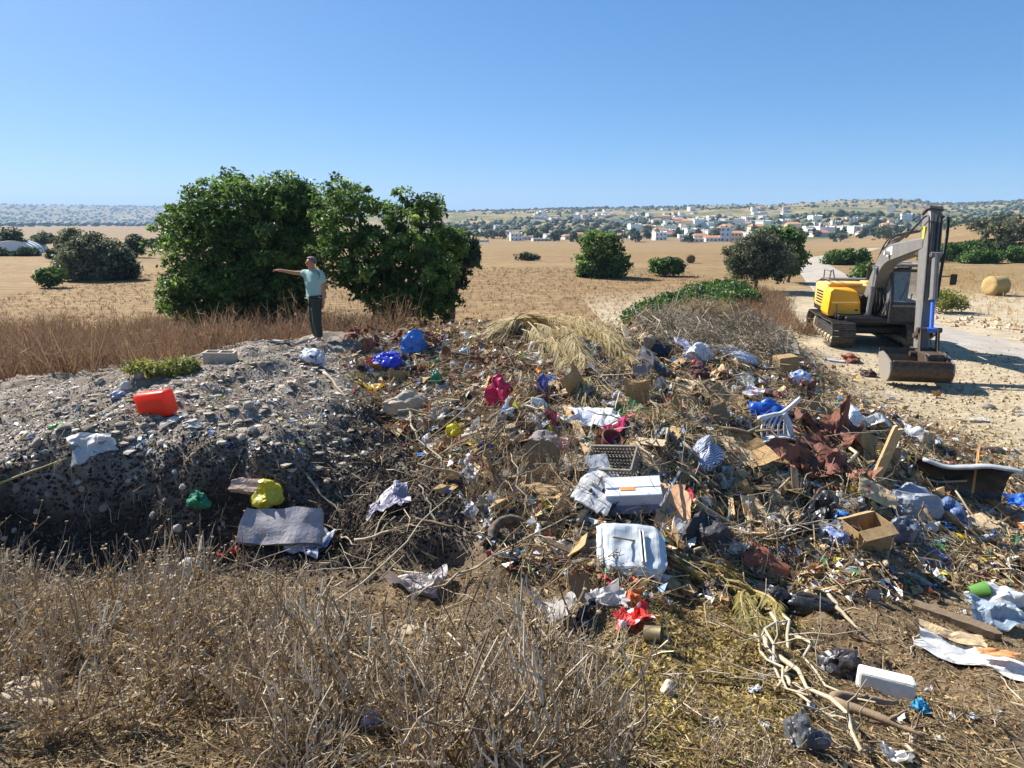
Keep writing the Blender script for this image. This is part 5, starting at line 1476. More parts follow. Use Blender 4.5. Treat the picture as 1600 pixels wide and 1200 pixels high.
# broken plastic chair: ribbed back, bent seat edge, one leg
p, e, u = spot(1212, 690, 0, .5)
ch_ = tag(ob('plastic_chair', None, None, None, (p[0], p[1], p[2]+.05), (0, 0, R(8))), 'broken white plastic chair with ribbed back and one raised arm', 'chair')
CW = mat('#d6d9db', .45, .25, .05, 4, .05, transl=.1, spec=.5)
s_ = 62*u
for q in range(5):
    x = -.42+q*.15
    ob('back_rib', MB().add(tube(crom(np.array([(x*s_, -.1*s_, .02), ((x+.04)*s_, .05*s_, .3*s_), ((x*.8+.18)*s_, .15*s_, .55*s_)]), np.linspace(0, 2, 9)), .03*s_*.9, 6)).mesh('back_rib', True), CW, ch_)
ob('arm_rest', MB().add(tube(crom(np.array([(-.45*s_, .1*s_, .5*s_), (-.05*s_, .16*s_, .56*s_), (.22*s_, .16*s_, .62*s_), (.62*s_, .1*s_, 1.0*s_)]), np.linspace(0, 3, 14)), np.linspace(.07, .05, 14)*s_, 8)).mesh('arm_rest', True), CW, ch_)
ob('side_leg', MB().add(tube(crom(np.array([(.22*s_, .14*s_, .6*s_), (.34*s_, .05*s_, .35*s_), (.38*s_, -.05*s_, 0)]), np.linspace(0, 2, 10)), .075*s_, 8)).mesh('side_leg', True), CW, ch_)
ob('seat_edge', MB().add(slab(*(lambda X, Y: (X*.95*s_ - .05*s_, Y*.3*s_ - .22*s_, .12*s_*np.cos(X*3)))(*G(12, 6)), .02)).mesh('seat_edge', True), CW, ch_)
BR = mat('#7c4b3b', .75, .35, .25, 4, .4, transl=.05)
drape('sheet_metal', 'sheet', 'large crumpled red-brown sheet buckled across the right heap', 1275, 738, 130, 46, BR, .22, R(32), .12, None, 34)
drape('sheet_metal', 'sheet', 'upright fold of red-brown sheet rising beside the white bags', 1314, 690, 48, 44, BR, .24, R(60), .16, None, 26)
drape('sheet_metal', 'sheet', 'small curled red-brown sheet behind the broken chair', 1262, 678, 50, 34, BR, .12, R(10), .15, None, 20)
p, e, u = spot(1380, 785, 0, 0)
V, Fs = plankV(118*u, .13, .05)
tag(ob('timber_post', MB().add((V, Fs)).mesh('timber_post'), WOOD[0], None, (p[0]+.06, p[1]+.22, p[2]+.46), (R(88), R(-74), R(4))), 'upright splintered timber post standing in the right heap', 'plank')
bag('white crumpled bag on the heap edge before the dirt yard', 1328, 652, 42, 28, '#d8e4ee', crump=1.1)
sheet('white soiled paper sheets spread beside the crumpled white bag', 1362, 664, 54, 30, '#dad9d4', .12, lift=.12)
bag('dark maroon crumpled bag at the right end of the white papers', 1392, 655, 24, 22, '#4a343c')
sheet('white and blue paper wrapper at the right edge of the heap', 1440, 684, 56, 22, '#cfd5de', .10, lift=.1, pm=printm('#dadcdf', '#3a55a8', cut=.63))
card('small tan carton standing on edge below the white and blue wrapper', 1450, 706, 22, 34, 2, R(8), (R(55), 0), .1, lift=.1)
bag('big pale grey-blue plastic bag bulging above the black bags', 1420, 788, 76, 54, '#a8aeb9', crump=1.0, big=True, tr=.3)
bag('slate blue crumpled bag right of the pale grey bag', 1480, 802, 46, 34, '#617ba8', crump=1.3)
bag('grey-blue limp bag below the pale grey bag', 1402, 832, 44, 50, '#7f8494', crump=1.3, tr=.35)
card('tan carton lid tilted left of the pale grey bag', 1368, 786, 62, 30, 2, R(-14), (R(18), 0), .4, lift=.14)
p, e, u = spot(1352, 850, 0, .5)
bx2 = tag(ob('cardboard_box', None, None, None, (p[0], p[1], p[2]), (R(6), R(-8), R(12))), 'open crushed cardboard box below the tan carton lid', 'cardboard box')
a_, b_, c_ = 58*u, 40*u, 40*u
for nm, sx, sy, x, y in (('box_side', .008, b_, -a_/2, 0), ('box_side', .008, b_, a_/2, 0), ('box_side', a_, .008, 0, -b_/2), ('box_side', a_, .008, 0, b_/2)):
    ob(nm, MB().add(box(sx, sy, c_, (x, y, c_/2))).mesh(nm), CARD[1], bx2)
for sy in (-1, 1): ob('flap', MB().add(box(a_*.98, b_*.45, .008), TR((0, sy*b_*.66, c_*.93), (R(-sy*28), 0, 0))).mesh('flap'), CARD[0], bx2)
bag('vivid blue cloth bag wedged between black bag and open box', 1316, 812, 26, 32, '#2f88da', crump=1.0)
bag('pale periwinkle bag under the vivid blue bag', 1306, 834, 38, 22, '#8c9fd2')
bag('tall black rubbish bag left of the vivid blue bag', 1280, 800, 46, 56, '#1d2128', crump=1.2, big=True, gloss=.3, tr=0)
bag('black rubbish bag sunk in leaves left of the tall black bag', 1248, 822, 40, 36, '#1f2024', crump=1.2, gloss=.3, tr=0)
bag('dark padded bag with red trim beside the white open case', 1108, 832, 72, 52, '#2b2d33', crump=.9, big=True, gloss=.6, tr=0)
card('white open plastic case beside the dark padded bag', 1066, 850, 40, 44, 0, R(-16), (R(30), R(12)), .8, mat('#d6d6d4', .5, .25), t=.02, name='open_case', cat='case', lift=.1)
sheet('red trim strap on the dark padded bag', 1078, 812, 10, 20, '#b8324a', .03, cloth=True, lift=.3, n=10)
# black trough
p, e, u = spot(1510, 790, 0, .3)
t_ = np.linspace(R(200), R(345), 16)
L_ = 140*u; Rr = 36*u
X, T_ = np.meshgrid(np.linspace(-.5, .5, 22), np.linspace(R(-60), R(88), 18), indexing='ij')
rad_ = Rr*(1 + .12*np.sin(X*4) + .05*fbm(X*4, T_*2, seed=6))
tr_ = tag(ob('plastic_trough', None, None, None, (p[0], p[1]+.1, p[2]+.24), (R(8), R(7), R(-12))), 'long black plastic trough with grey rim lying on its side', 'trough')
i = np.arange(21)[:, None]*18 + np.arange(17)[None]
V = np.stack([X*L_, rad_*np.cos(T_)*.8, rad_*np.sin(T_)], -1).reshape(-1, 3)
V2 = np.stack([X*L_, (rad_-.02)*np.cos(T_)*.8, (rad_-.02)*np.sin(T_)], -1).reshape(-1, 3)
q = np.stack([i, i+1, i+19, i+18], -1).reshape(-1, 4)
ob('shell', mkmesh('shell', np.concatenate([V, V2]), [q, q[:, ::-1]+len(V)], True), mat('#232527', .4, .35, .2, 4, .1, spec=.5), tr_)
rim = np.stack([X[:, -1]*L_, rad_[:, -1]*np.cos(T_[:, -1])*.8-.03, rad_[:, -1]*np.sin(T_[:, -1])+.01], 1)
rim[:, 2] += .035*np.sin(X[:, -1]*7)
rv, rf = tube(rim, .055, 8); rv[:, 2] = rim.repeat(8, 0)[:, 2] + (rv[:, 2]-rim.repeat(8, 0)[:, 2])*.45
ob('rim', MB().add((rv, rf)).mesh('rim', True), mat('#b3b6b4', .5, .25, .1, 4, .1), tr_)
on_line('orange_strap', 'strap', 'thin orange strap hanging over the rim of the black trough', (1516, 792), (1518, 770), .03, mat('#d99b4c', .7, .1), .006, lift=.2, h1=.55)
on_line('orange_plank', 'plank', 'orange-brown timber plank at the right end of the trough', (1545, 792), (1608, 838), .15, mat('#c67e46', .8, .25, .2, 5, .4), .05, lift=.1)
sheet('bright blue tarpaulin behind the orange-brown plank', 1584, 794, 46, 22, '#2e78da', .10, lift=.12)
card('torn tan cardboard flap in front of the black trough', 1520, 824, 58, 30, 2, R(14), (R(4), 0), .5, lift=.08)
bottle('yellow plastic bottle with white shoulder on the heap foot', 1494, 846, 50, '#f4c91f', '#e8e6df', R(-22), .1, .1)
sheet('green and white crinkled bag beside the blue lid', 1456, 854, 44, 18, '#a8d8b4', .07, pm=printm('#cfdfe2', '#58b468', cut=.52))
p, e, u = spot(1457, 876, 0, .7)
V, Fs = lathe([(0, .02), (.42, .02), (.46, .05), (.5, .05), (.5, 0), (0, 0)], 24)
tag(ob('bucket_lid', mkmesh('bucket_lid', V*np.array([46*u, 46*u, 1]), Fs, True), mat('#2c7ada', .4, .15, .06, 4, .05), None, (p[0], p[1], p[2]+.02), e), 'flat bright blue plastic lid on the soil below the green bag', 'lid')
bottle('clear crushed bottle with violet cap on bare soil', 1432, 912, 52, '#c8d0ca', '#3a3a9a', R(-40), .5, .5)
p, e, u = spot(1516, 932, 0, .6)
V, Fs = lathe([(0, 0), (.36, 0), (.46, .9), (.5, .9), (.5, .95), (.43, .95), (.33, .06), (0, .06)], 18)
tag(ob('green_cup', mkmesh('green_cup', V*26*u, Fs, True), bagm('#6aa352', .4, .2), None, (p[0], p[1], p[2]+.05), (R(70), 0, R(80))), 'small green plastic cup lying beside the crumpled white container', 'cup')
bag('crumpled white plastic container beside the green cup', 1560, 930, 74, 34, '#dfe2e4', dp=.5, crump=1.0, big=True, rz=R(-28))
sheet('pale blue-grey cloth bag in folds right of the weathered board', 1556, 974, 80, 40, '#a5b7c6', .12, lift=.1, rz=R(-20))
on_line('weathered_board', 'plank', 'thick weathered grey-brown board lying across the soil', (1428, 952), (1556, 1000), .13, WOOD[2], .07, lift=.05)
WC = mat('#d5d4cf', .7, .25, .08, 4, .1)
drape('cardboard_sheet', 'cardboard', 'large torn white-faced cardboard sheet folded over on the soil', 1530, 1045, 160, 62, WC, .05, R(-30), .07, None, 30)
drape('cardboard_sheet', 'cardboard', 'tan bare end of the folded white-faced cardboard', 1488, 1012, 76, 30, CARD[2], .03, R(-16), .12, None, 20)
sheet('orange torn paper strip on the white-faced cardboard', 1550, 1045, 56, 14, '#e29a62', .02, lift=.15, rz=R(-22), tr=0, gloss=.8)
fb = item('foam_block', 'foam block', 'chunky white foam block with one shaded end on the litter', 1382, 1082, lambda u: (lambda V, Fs: (V + .006*np.stack([vn(V[:, 0]*30, V[:, 1]*30, V[:, 2]*30, seed=q) for q in range(3)], 1), Fs))(*box(80*u, 36*u, 34*u, (0, 0, 17*u), .02, 2)), mat('#dedcd4', .9, .2, .06, 8, .5), rz=R(-24), align=.6)
bag('black bag holding red scraps near the white foam block', 1310, 1038, 60, 42, '#2b2a30', crump=1.3, tr=.05)
bag('red scrap poking out of the black bag', 1298, 1020, 18, 14, '#c8343c')
sheet('turquoise plastic scrap below the white foam block', 1437, 1112, 22, 22, '#3f9fc4', .06)
sheet('white paper scrap by the thick brown branches', 1396, 1192, 40, 26, '#dddcda', .05)
bag('glossy black rubber piece like a boot on the soil', 1262, 942, 80, 32, '#24282b', dp=.45, crump=.4, gloss=.25, tr=0, name='rubber_boot', cat='boot', rz=R(-18), big=True)
bag('limp black bag under the reed strips', 1208, 938, 46, 36, '#1c1d20', crump=1.3, gloss=.3, tr=0)
TC = mat('#8b4d3e', .85, .3, .2, 6, .4)
for k, (px, py, w, rz, lb) in enumerate([(1178,876,56,R(20),'curved dark red clay tile fragment topmost of three'), (1200,888,60,R(-10),'curved orange-red clay tile fragment lying over another tile'), (1188,906,34,R(80),'upright dark red clay tile fragment at the foot of the tiles')]):
    X, Y = G(12, 10)
    item('clay_tile', 'tile', lb, px, py, lambda u: slab(X*w*u*(1+.1*vn(Y*5+k, X*0, seed=k)), Y*w*u*.55, .16*w*u*np.cos(Y*2.6) , .018), mat('#a05a40', .85, .3, .2, 6, .4) if k == 1 else TC, rz=rz, align=.6, sinkin=-.03, tilt=(R(14), R(10*k)))
bag('grey limp plastic bag at the foot of the white roots', 1254, 1150, 62, 66, '#595c60', crump=1.3, tr=.15, big=True)
# foreground middle
bag('orange-red crumpled cloth on pale film', 986, 936, 30, 22, '#de6a38', gloss=.8, tr=.05, crump=1.3)
sheet('red plastic wrapper with white marks beside the rusty tin', 988, 974, 42, 36, '#dc3a33', .08, lift=.07, pm=printm('#dc3a33', '#efe6e2', cut=.6, scale=14))
p, e, u = spot(1014, 1000, 0, .6)
V, Fs = lathe([(0, 0), (.5, 0), (.5, 1.0), (.52, 1.02), (.47, 1.02), (.46, .06), (0, .06)], 22)
tn = tag(ob('tin_can', mkmesh('tin_can', V*26*u, Fs, True), mat('#6f654c', .5, .6, .2, 9, .2, .6), None, (p[0]-.03, p[1], p[2]+.05), (R(80), 0, R(68))), 'open rusty tin can lying on its side below the red wrapper', 'tin can')
sheet('translucent white film heap above the red wrapper', 950, 940, 60, 40, '#cbc9c6', .10, lift=.08)
sheet('grey translucent film hanging on a stick', 862, 962, 44, 70, '#b3ada6', .12, lift=.12)
card('triangular brown cardboard scrap beside the grey film', 906, 934, 34, 40, 3, R(10), (R(50), 0), .2, lift=.08)
sheet('black plastic scrap beneath the triangular cardboard', 914, 972, 22, 48, '#1b2026', .06, lift=.08)
sheet('crinkled pale pinkish film under the dry stalks', 655, 922, 74, 36, '#aaa09e', .10, lift=.08)
item('boulder', 'stone', 'small pale stone with dark shadow in yellow leaf litter', 1042, 1088, lambda u: stoneV(28*u, 40*u), STONE[2])
bag('small crumpled white and blue packet in the foreground stalks', 577, 1125, 34, 40, '#b9c0d8', crump=1.3)
bag('small red packet among dry foreground stems', 732, 1024, 12, 12, '#c8443a')
bag('tan crumpled paper under foreground stems', 480, 980, 32, 26, '#b99672', gloss=.9, tr=0)
bag('blue-grey scrap in foreground litter', 203, 995, 26, 16, '#8f99a8')
for k, (px, py, w, h) in enumerate([(40,1082,110,30),(300,1075,60,46),(345,965,50,18),(60,1105,60,26),(215,1090,40,18),(640,985,40,14),(520,962,50,16)]):
    item('boulder', 'stone', 'flat pale stone lying among the dry foreground shrubs', px, py, lambda u: stoneV(w*u, h*u), mat('#b09c80', .95, .35, .2, 5, .7), group='pale stones under the foreground shrubs')

# ---- top of the heap
item('boulder', 'stone', 'rounded pale boulder beside the palm fronds', 835, 552, lambda u: stoneV(24*u, 26*u), STONE[2])
sheet('dark grey striped blanket hanging down the heap face', 1020, 588, 38, 66, '#55555a', .10, cloth=True, lift=.14)
card('dull mauve-brown panel beside the dark striped blanket', 1002, 590, 28, 20, 0, R(2), (R(55), 0), .05, mat('#8e7b79', .8), t=.01, name='panel_piece', cat='board', lift=.1)
bag('small white scrap left of the mauve-brown panel', 980, 580, 11, 12, '#dcd6d6')
card('sand-coloured carton flap in the dark hollow below the blanket', 1066, 612, 32, 32, 2, R(-30), (R(20), 0), .15, lift=.08)
bag('bright orange-red ball-like bag in the heap', 1083, 568, 15, 16, '#ea4420', crump=.5, name='ball', cat='ball')
bag('dark maroon clothes bundle below the orange-red ball', 1092, 582, 34, 26, '#4d2a34', gloss=.9, tr=0, name='clothes_bundle', cat='clothes')
bag('white stuffed sack on the crest near the brush berm', 1090, 552, 40, 28, '#d5d8dc', big=True)
bag('long white stuffed sack lying along the crest', 1146, 556, 66, 20, '#cfd6e2', dp=.4, crump=.6, rz=R(-4), big=True)
bag('long beige rolled mat behind the long white sack', 1132, 546, 66, 16, '#c6b59c', dp=.35, crump=.4, gloss=.9, tr=0, name='rolled_mat', cat='mat', rz=R(2))
card('pale lilac plastic box lid on the crest', 1068, 544, 28, 22, 0, R(20), (R(24), R(10)), .15, mat('#b9bbdc', .5, .1), t=.02, name='box_lid', cat='lid', lift=.08)
card('cream plastic panel leaning on the crest', 1050, 534, 30, 24, 0, R(10), (R(40), 0), .15, mat('#d9cfa6', .6, .15), t=.015, name='panel_piece', cat='board', lift=.08)
bag('round tan woven basket-like bundle right of the palm fronds', 1008, 534, 36, 30, '#9b866a', crump=.5, gloss=.9, tr=0, name='basket', cat='basket')
bag('dark blue clothes bundle under the cream panel', 1030, 546, 30, 22, '#2f3646', gloss=.9, tr=0, name='clothes_bundle', cat='clothes')
sheet('torn cardboard-brown paper flaps under the long white sack', 1122, 590, 44, 36, '#c2a47c', .10, lift=.1, tr=0, gloss=.9)
card('pale weathered panel sloping on the right crest', 1162, 604, 28, 50, 0, R(-32), (R(14), 0), .1, mat('#bdb39c', .8), name='panel_piece', cat='board', lift=.08)
p, e, u = spot(1226, 585, 0, .3)
MB_ = MB().add(box(32*u, 22*u, 30*u, (0, 0, 15*u), .01))
tag(ob('cardboard_box', MB_.mesh('cardboard_box'), CARD[1], None, p, (R(3), R(-4), R(12))), 'closed tan cardboard box at the right edge of the heap crest', 'cardboard box')
bag('white bag with blue print beside the closed cardboard box', 1244, 592, 28, 22, '#aec5ec', pm=printm('#c9d6ec', '#5f86cc', cut=.55))
sheet('rust-brown cloth trailing down the right edge of the heap', 1246, 606, 66, 22, '#9c6550', .12, cloth=True, lift=.12, rz=R(24))
p, e, u = spot(1232, 556, 0, .3)
MB_ = MB()
for x in (-.5, .5): MB_.add(box(.01, 20*u, 22*u, (x*30*u, 0, 11*u)))
MB_.add(box(30*u, .01, 22*u, (0, 10*u, 11*u))).add(box(30*u, 20*u, .01, (0, 0, .01)))
tag(ob('grey_bin', MB_.mesh('grey_bin'), mat('#8f8a84', .7, .3), None, p, (R(-30), R(12), R(30))), 'tipped grey open bin behind the heap on the dirt', 'bin')
bag('red-brown crumpled cloth in front of the excavator track', 1326, 560, 28, 14, '#8c5444', gloss=.9, tr=0, name='clothes_bundle', cat='clothes')
sheet('thin white wrapper on the dirt near the excavator track', 1306, 565, 26, 7, '#dcdce4', .02)
bag('dark twisted scrap beside the excavator bucket', 1356, 584, 24, 12, '#4c3a36')
for k, (px, py, w, c, lb) in enumerate([(1544,638,20,'#9b948c','grey stone alone on the dirt yard'), (1525,658,34,'#dedad2','white paper strip on the dirt yard'), (1405,662,26,'#c9a886','tan paper scrap on the dirt yard near the heap'),
    (1578,720,20,'#c9ccd0','pale foil scrap at the dirt yard edge'), (1545,706,40,'#3a4038','dark green flattened bag on the dirt below the heap edge'), (1388,624,22,'#d9d0c4','pale cloth scrap on the dirt before the bucket'), (1590,648,18,'#8f8d92','small grey scrap beside the dirt yard stone')]):
    (item('boulder', 'stone', lb, px, py, lambda u: stoneV(w*u, w*.6*u), STONE[1]) if k == 0 else sheet(lb, px, py, w, w*.35, c, .03))

# ---- branches and roots with places of their own
for k, (a, b, r_, mi, sb, lb) in enumerate([
    ((1205,965),(1238,1075),.018,3,4,'pale twisted root running down from the clay tiles'),
    ((1230,1010),(1292,1185),.024,3,4,'longest pale twisted root in the root bundle'),
    ((1196,990),(1212,1120),.016,3,3,'pale root hanging left of the root bundle'),
    ((1222,1040),(1262,1130),.018,3,3,'thin pale root in the middle of the root bundle'),
    ((1206,1000),(1200,1110),.014,3,3,'crooked pale root ending in a fork at the left of the bundle'),
    ((1240,1000),(1330,1120),.014,3,3,'slender pale root reaching towards the white foam block'),
    ((1302,1105),(1398,1108),.035,0,1,'thick brown branch lying under the white foam block'),
    ((1304,1108),(1440,1168),.035,0,2,'thick brown branch curving away below the first thick branch'),
    ((1290,938),(1345,1000),.022,1,2,'forked tan branch on bare soil below the rubber boot'),
    ((1095,872),(1215,835),.022,1,5,'grey forked branch spread above the clay tiles'),
    ((1085,880),(1160,840),.016,1,4,'grey twiggy branch left of the clay tiles'),
    ((470,1010),(720,770),.010,3,1,'long thin dry stalk crossing the middle foreground'),
    ((700,930),(900,800),.012,3,1,'long dry cane lying beside the worn tyre'),
    ((640,940),(830,860),.012,1,2,'thin dry cane below the worn tyre'),
    ((1098,660),(1165,652),.03,0,1,'thick straw-coloured branch arching over the straw heap'),
    ((870,608),(935,596),.03,1,2,'smooth pale branch under the palm fronds'),
    ((620,630),(700,745),.018,1,2,'pale branch slanting down from the beige sack'),
    ((640,530),(652,590),.02,1,2,'forked pale branch standing before the blue woven sack'),
    ((560,640),(660,500),.012,1,1,'thin branch leaning towards the carob from the blue bags'),
    ((1028,500),(1010,440),.014,0,0,'lone dry cane standing up behind the palm fronds')]):
    if k == 19:
        on_line('dry_branch', 'branch', lb, (1008, 512), (1008, 508), .02, STICK[0], plank=False, r=r_, subs=0, h1=1.05, bend=.03)
    else:
        on_line('dry_branch', 'branch', lb, a, b, .02, STICK[mi], plank=False, r=r_, subs=sb, lift=.07, bend=.22 if 'root' in lb else .1)

# ---- individual repeats through the heap
HEAP = [(560,560),(700,528),(820,520),(1000,530),(1150,530),(1240,575),(1330,645),(1450,690),(1600,745),(1600,870),(1430,880),(1300,850),(1180,870),(1040,905),(900,890),(800,850),(740,760),(670,690),(600,635)]
def inside(px, py, poly):
    c = False
    for (x1, y1), (x2, y2) in zip(poly, poly[1:] + poly[:1]):
        if (y1 > py) != (y2 > py) and px < (x2-x1)*(py-y1)/(y2-y1)+x1: c = not c
    return c
def rnd(poly):
    xs, ys = [p[0] for p in poly], [p[1] for p in poly]
    while True:
        a, b = r0.uniform(min(xs), max(xs)), r0.uniform(min(ys), max(ys))
        if inside(a, b, poly): return a, b
SOIL = [(560,640),(700,700),(760,800),(700,860),(520,860),(500,760)]
RIGHTF = [(1050,900),(1600,880),(1600,1200),(1000,1200)]
YARD = [(1260,575),(1600,610),(1600,740),(1460,690),(1340,645)]
LEFT = [(0,610),(230,580),(430,545),(520,560),(560,640),(480,690),(300,690),(0,730)]
def vary(a, b): return r0.uniform(a, b)
# sticks: one mesh per pattern, many sticks
SM = [branchV(1.0, .012+.006*(q % 3), None, q % 4, .12 + .03*(q % 3)).mesh('stick', True) for q in range(14)]
for q, me_ in enumerate(SM): me_.materials.append(STICK[q % 4])
def strew(name, cat, label, group, meshes, poly, n, lo, hi, tiltmax=.35, lift=.04, avoid=True):
    for k in range(n):
        px, py = rnd(poly)
        if avoid and any(abs(px-a) < c*.5 and abs(py-b) < d*.55 for a, b, c, d in NAMED) and r0.random() < .85: continue
        p = hit(px, py); u = 1/ppm(p)
        o = ob(name, r0.choice(meshes), None, None, (p[0], p[1], p[2]+lift))
        n_ = normal(p[0], p[1], .2)
        q = Vector((0, 0, 1)).rotation_difference(n_)
        o.rotation_euler = (q.to_matrix() @ Euler((vary(-tiltmax, tiltmax), vary(-tiltmax, tiltmax), vary(0, 6.28))).to_matrix()).to_euler()
        s = vary(lo, hi); o.scale = (s, s*vary(.8, 1.2), s)
        tag(o, label, cat, group)
strew('stick', 'stick', 'dry stick lying loose on the rubbish heap', 'sticks on the rubbish heap', SM, HEAP, 240, .4, 1.5)
strew('stick', 'stick', 'dry stick lying on the brown soil bank below the beige sack', 'sticks on the brown soil bank', SM, SOIL, 22, .25, .8)
strew('stick', 'stick', 'dry stick lying on the soil at the right foot of the heap', 'sticks on the right soil', SM, RIGHTF, 60, .2, .6, .15, .015)
strew('stick', 'stick', 'dry stick lying on the ash mound', 'sticks on the ash mound', SM, LEFT, 22, .2, .6, .15, .015)
FGM = [(390,870),(700,850),(940,900),(960,1120),(420,1150)]
CANE = [branchV(1.0, .005+.002*(q % 3), None, q % 3, .07).mesh('dry_cane', True) for q in range(8)]
for q, me_ in enumerate(CANE): me_.materials.append(STICK[(1, 3)[q % 2]])
strew('dry_cane', 'cane', 'long thin pale dry cane lying loose in the middle foreground', 'pale canes in the middle foreground', CANE, FGM, 70, .35, 1.1, .25, .1)
strew('dry_cane', 'cane', 'long thin pale dry cane sticking out of the rubbish heap', 'pale canes in the heap', CANE, HEAP, 90, .5, 1.4, .5, .15)
TNG = [branchV(1.0, .009, None, 9, .2, 11).mesh('branch_tangle', True) for q in range(7)]
for q, me_ in enumerate(TNG): me_.materials.append(STICK[q % 4])
strew('branch_tangle', 'branch', 'twiggy dry branch with many side shoots tangled in the heap', 'twiggy branches in the heap', TNG, HEAP, 125, .6, 1.4, .5, .1)
strew('branch_tangle', 'branch', 'twiggy dry branch lying on the soil right of the roots', 'twiggy branches on the right soil', TNG, RIGHTF, 22, .35, .8, .2, .03)
strew('branch_tangle', 'branch', 'twiggy dry branch in the brush berm behind the heap', 'twiggy branches in the brush berm', TNG, [(1000,530),(1050,490),(1130,485),(1220,515),(1210,550),(1080,545)], 60, .7, 1.5, .5, .15)
CM = []
for q in range(14):
    me_ = MB().add(cardV(1, vary(.4, .9), None, 1.1, .025)).mesh('cardboard_scrap'); me_.materials.append(CARD[q % 4]); CM.append(me_)
strew('cardboard_scrap', 'cardboard', 'torn piece of brown cardboard lodged in the rubbish heap', 'brown cardboard scraps in the heap', CM, HEAP, 150, .14, .5, .8, .07)
strew('cardboard_scrap', 'cardboard', 'torn piece of brown cardboard flat on the dirt yard', 'cardboard scraps on the dirt yard', CM, YARD, 14, .1, .3, .08, .02)
RIGHTH = [(960,560),(1150,545),(1240,590),(1330,650),(1440,700),(1560,760),(1560,840),(1350,840),(1150,820),(1000,800)]
strew('cardboard_scrap', 'cardboard', 'larger crushed cardboard piece in the right half of the heap', 'crushed cardboard in the right heap', CM, RIGHTH, 80, .2, .48, .7, .07)
BS = []
for q in range(8):
    X, Y, Z = sheetV(1, (.5, .8)[q % 2], .22, n=18); i = np.arange(17)[:, None]*18 + np.arange(17)[None]
    me_ = mkmesh('brown_sheet', np.stack([X, Y, Z + .1 + .25*(X*X)*((-1)**q)], -1).reshape(-1, 3), [np.stack([i, i+18, i+19, i+1], -1).reshape(-1, 4)]); me_.materials.append([BR, mat('#8f5f48', .8, .35, .25, 4, .4), mat('#6b4536', .8, .35, .25, 4, .4)][q % 3]); BS.append(me_)
RB2 = [(1180,600),(1300,640),(1400,690),(1400,780),(1250,790),(1160,720)]
strew('brown_sheet', 'sheet', 'crumpled rust-brown sheet fragment near the big red-brown sheet', 'rust-brown sheet fragments in the right heap', BS, RB2, 30, .15, .42, .8, .04)
strew('brown_sheet', 'sheet', 'crumpled rust-brown sheet fragment among the brush below the carob', 'rust-brown fragments on the crest', BS, [(550,520),(680,505),(690,540),(560,560)], 16, .2, .5, .6, .06)
PM_ = []
for q in range(8):
    me_ = MB().add(plankV(1, vary(.06, .14), vary(.02, .05))).mesh('broken_plank'); me_.materials.append(WOOD[q % 4]); PM_.append(me_)
strew('broken_plank', 'plank', 'broken bit of timber plank in the rubbish heap', 'broken planks in the heap', PM_, HEAP, 52, .3, 1.0, .5, .08)
def bagmeshes(cols, n, gloss=.4, tr=.2):
    out_ = []
    for q in range(n):
        c = cols[q % len(cols)]
        X, Y, Z = sheetV(1, (.85, .35, .6)[q % 3], (.3, .16, .22)[q % 3], n=16); i = np.arange(15)[:, None]*16 + np.arange(15)[None]
        if q % 3 == 1: Z = Z + .18*np.sin(X*7 + q); Y = Y + .12*np.sin(X*5 + 2*q)
        me_ = mkmesh('scrap', np.stack([X, Y, Z + .12], -1).reshape(-1, 3), [np.stack([i, i+16, i+17, i+1], -1).reshape(-1, 4)])
        me_.materials.append(bagm(c, gloss, tr)); out_.append(me_)
    return out_
for nm, lb, gp, cols, n, tr in (
    ('plastic_scrap', 'palm-sized crumpled white plastic scrap in the rubbish heap', 'white plastic scraps in the heap', ['#d9d8d4', '#cfd3da', '#c4c2bc', '#dedbd2'], 170, .25),
    ('plastic_scrap', 'palm-sized crumpled black plastic scrap in the rubbish heap', 'black plastic scraps in the heap', ['#1c1d20', '#26282c'], 70, .02),
    ('plastic_scrap', 'palm-sized blue plastic scrap in the rubbish heap', 'blue plastic scraps in the heap', ['#3a7cc8', '#5c78b0', '#2b5fae'], 22, .2),
    ('plastic_scrap', 'palm-sized red or pink plastic scrap in the rubbish heap', 'red plastic scraps in the heap', ['#b8434c', '#c25a6a', '#a8382e'], 20, .2),
    ('plastic_scrap', 'palm-sized green plastic scrap in the rubbish heap', 'green plastic scraps in the heap', ['#3f8a5a', '#6d9a58', '#2f6a50'], 16, .2),
    ('plastic_scrap', 'palm-sized grey film scrap in the rubbish heap', 'grey film scraps in the heap', ['#8f9094', '#7b7a7c', '#a4a19c'], 60, .25),
    ('cloth_scrap', 'rust-brown rag lodged in the rubbish heap', 'rust-brown rags in the heap', ['#7d4d3a', '#8a5a42', '#66402f'], 50, .0),
    ('cloth_scrap', 'beige or tan rag lodged in the rubbish heap', 'beige rags in the heap', ['#b09c7c', '#9a8a70', '#c2b394'], 50, .0)):
    strew(nm, 'cloth' if 'cloth' in nm else 'plastic scrap', lb, gp, bagmeshes(cols, 9, .9 if 'cloth' in nm else .4, tr), HEAP, int(n*1.15), .1, .36, .6, .02)
strew('plastic_scrap', 'plastic scrap', 'small white plastic scrap on the soil at the right foot of the heap', 'white scraps on the right soil', bagmeshes(['#d9d8d4', '#cfd3da'], 4), RIGHTF, 24, .03, .10, .3, .015)
strew('plastic_scrap', 'plastic scrap', 'small white plastic scrap on the ash mound', 'white scraps on the ash mound', bagmeshes(['#c9c8c4', '#b9bcc2'], 4), LEFT, 26, .04, .14, .3, .01)
STM = []
for q in range(8):
    me_ = MB().add(stoneV(1, .7, None, 2)).mesh('stone'); me_.materials.append(STONE[q % 3]); STM.append(me_)
strew('stone', 'stone', 'loose grey stone on the ash mound', 'stones on the ash mound', STM, LEFT, 70, .04, .16, .3, -.01)
FACE = [(0,735),(300,705),(470,710),(520,780),(500,850),(0,850)]
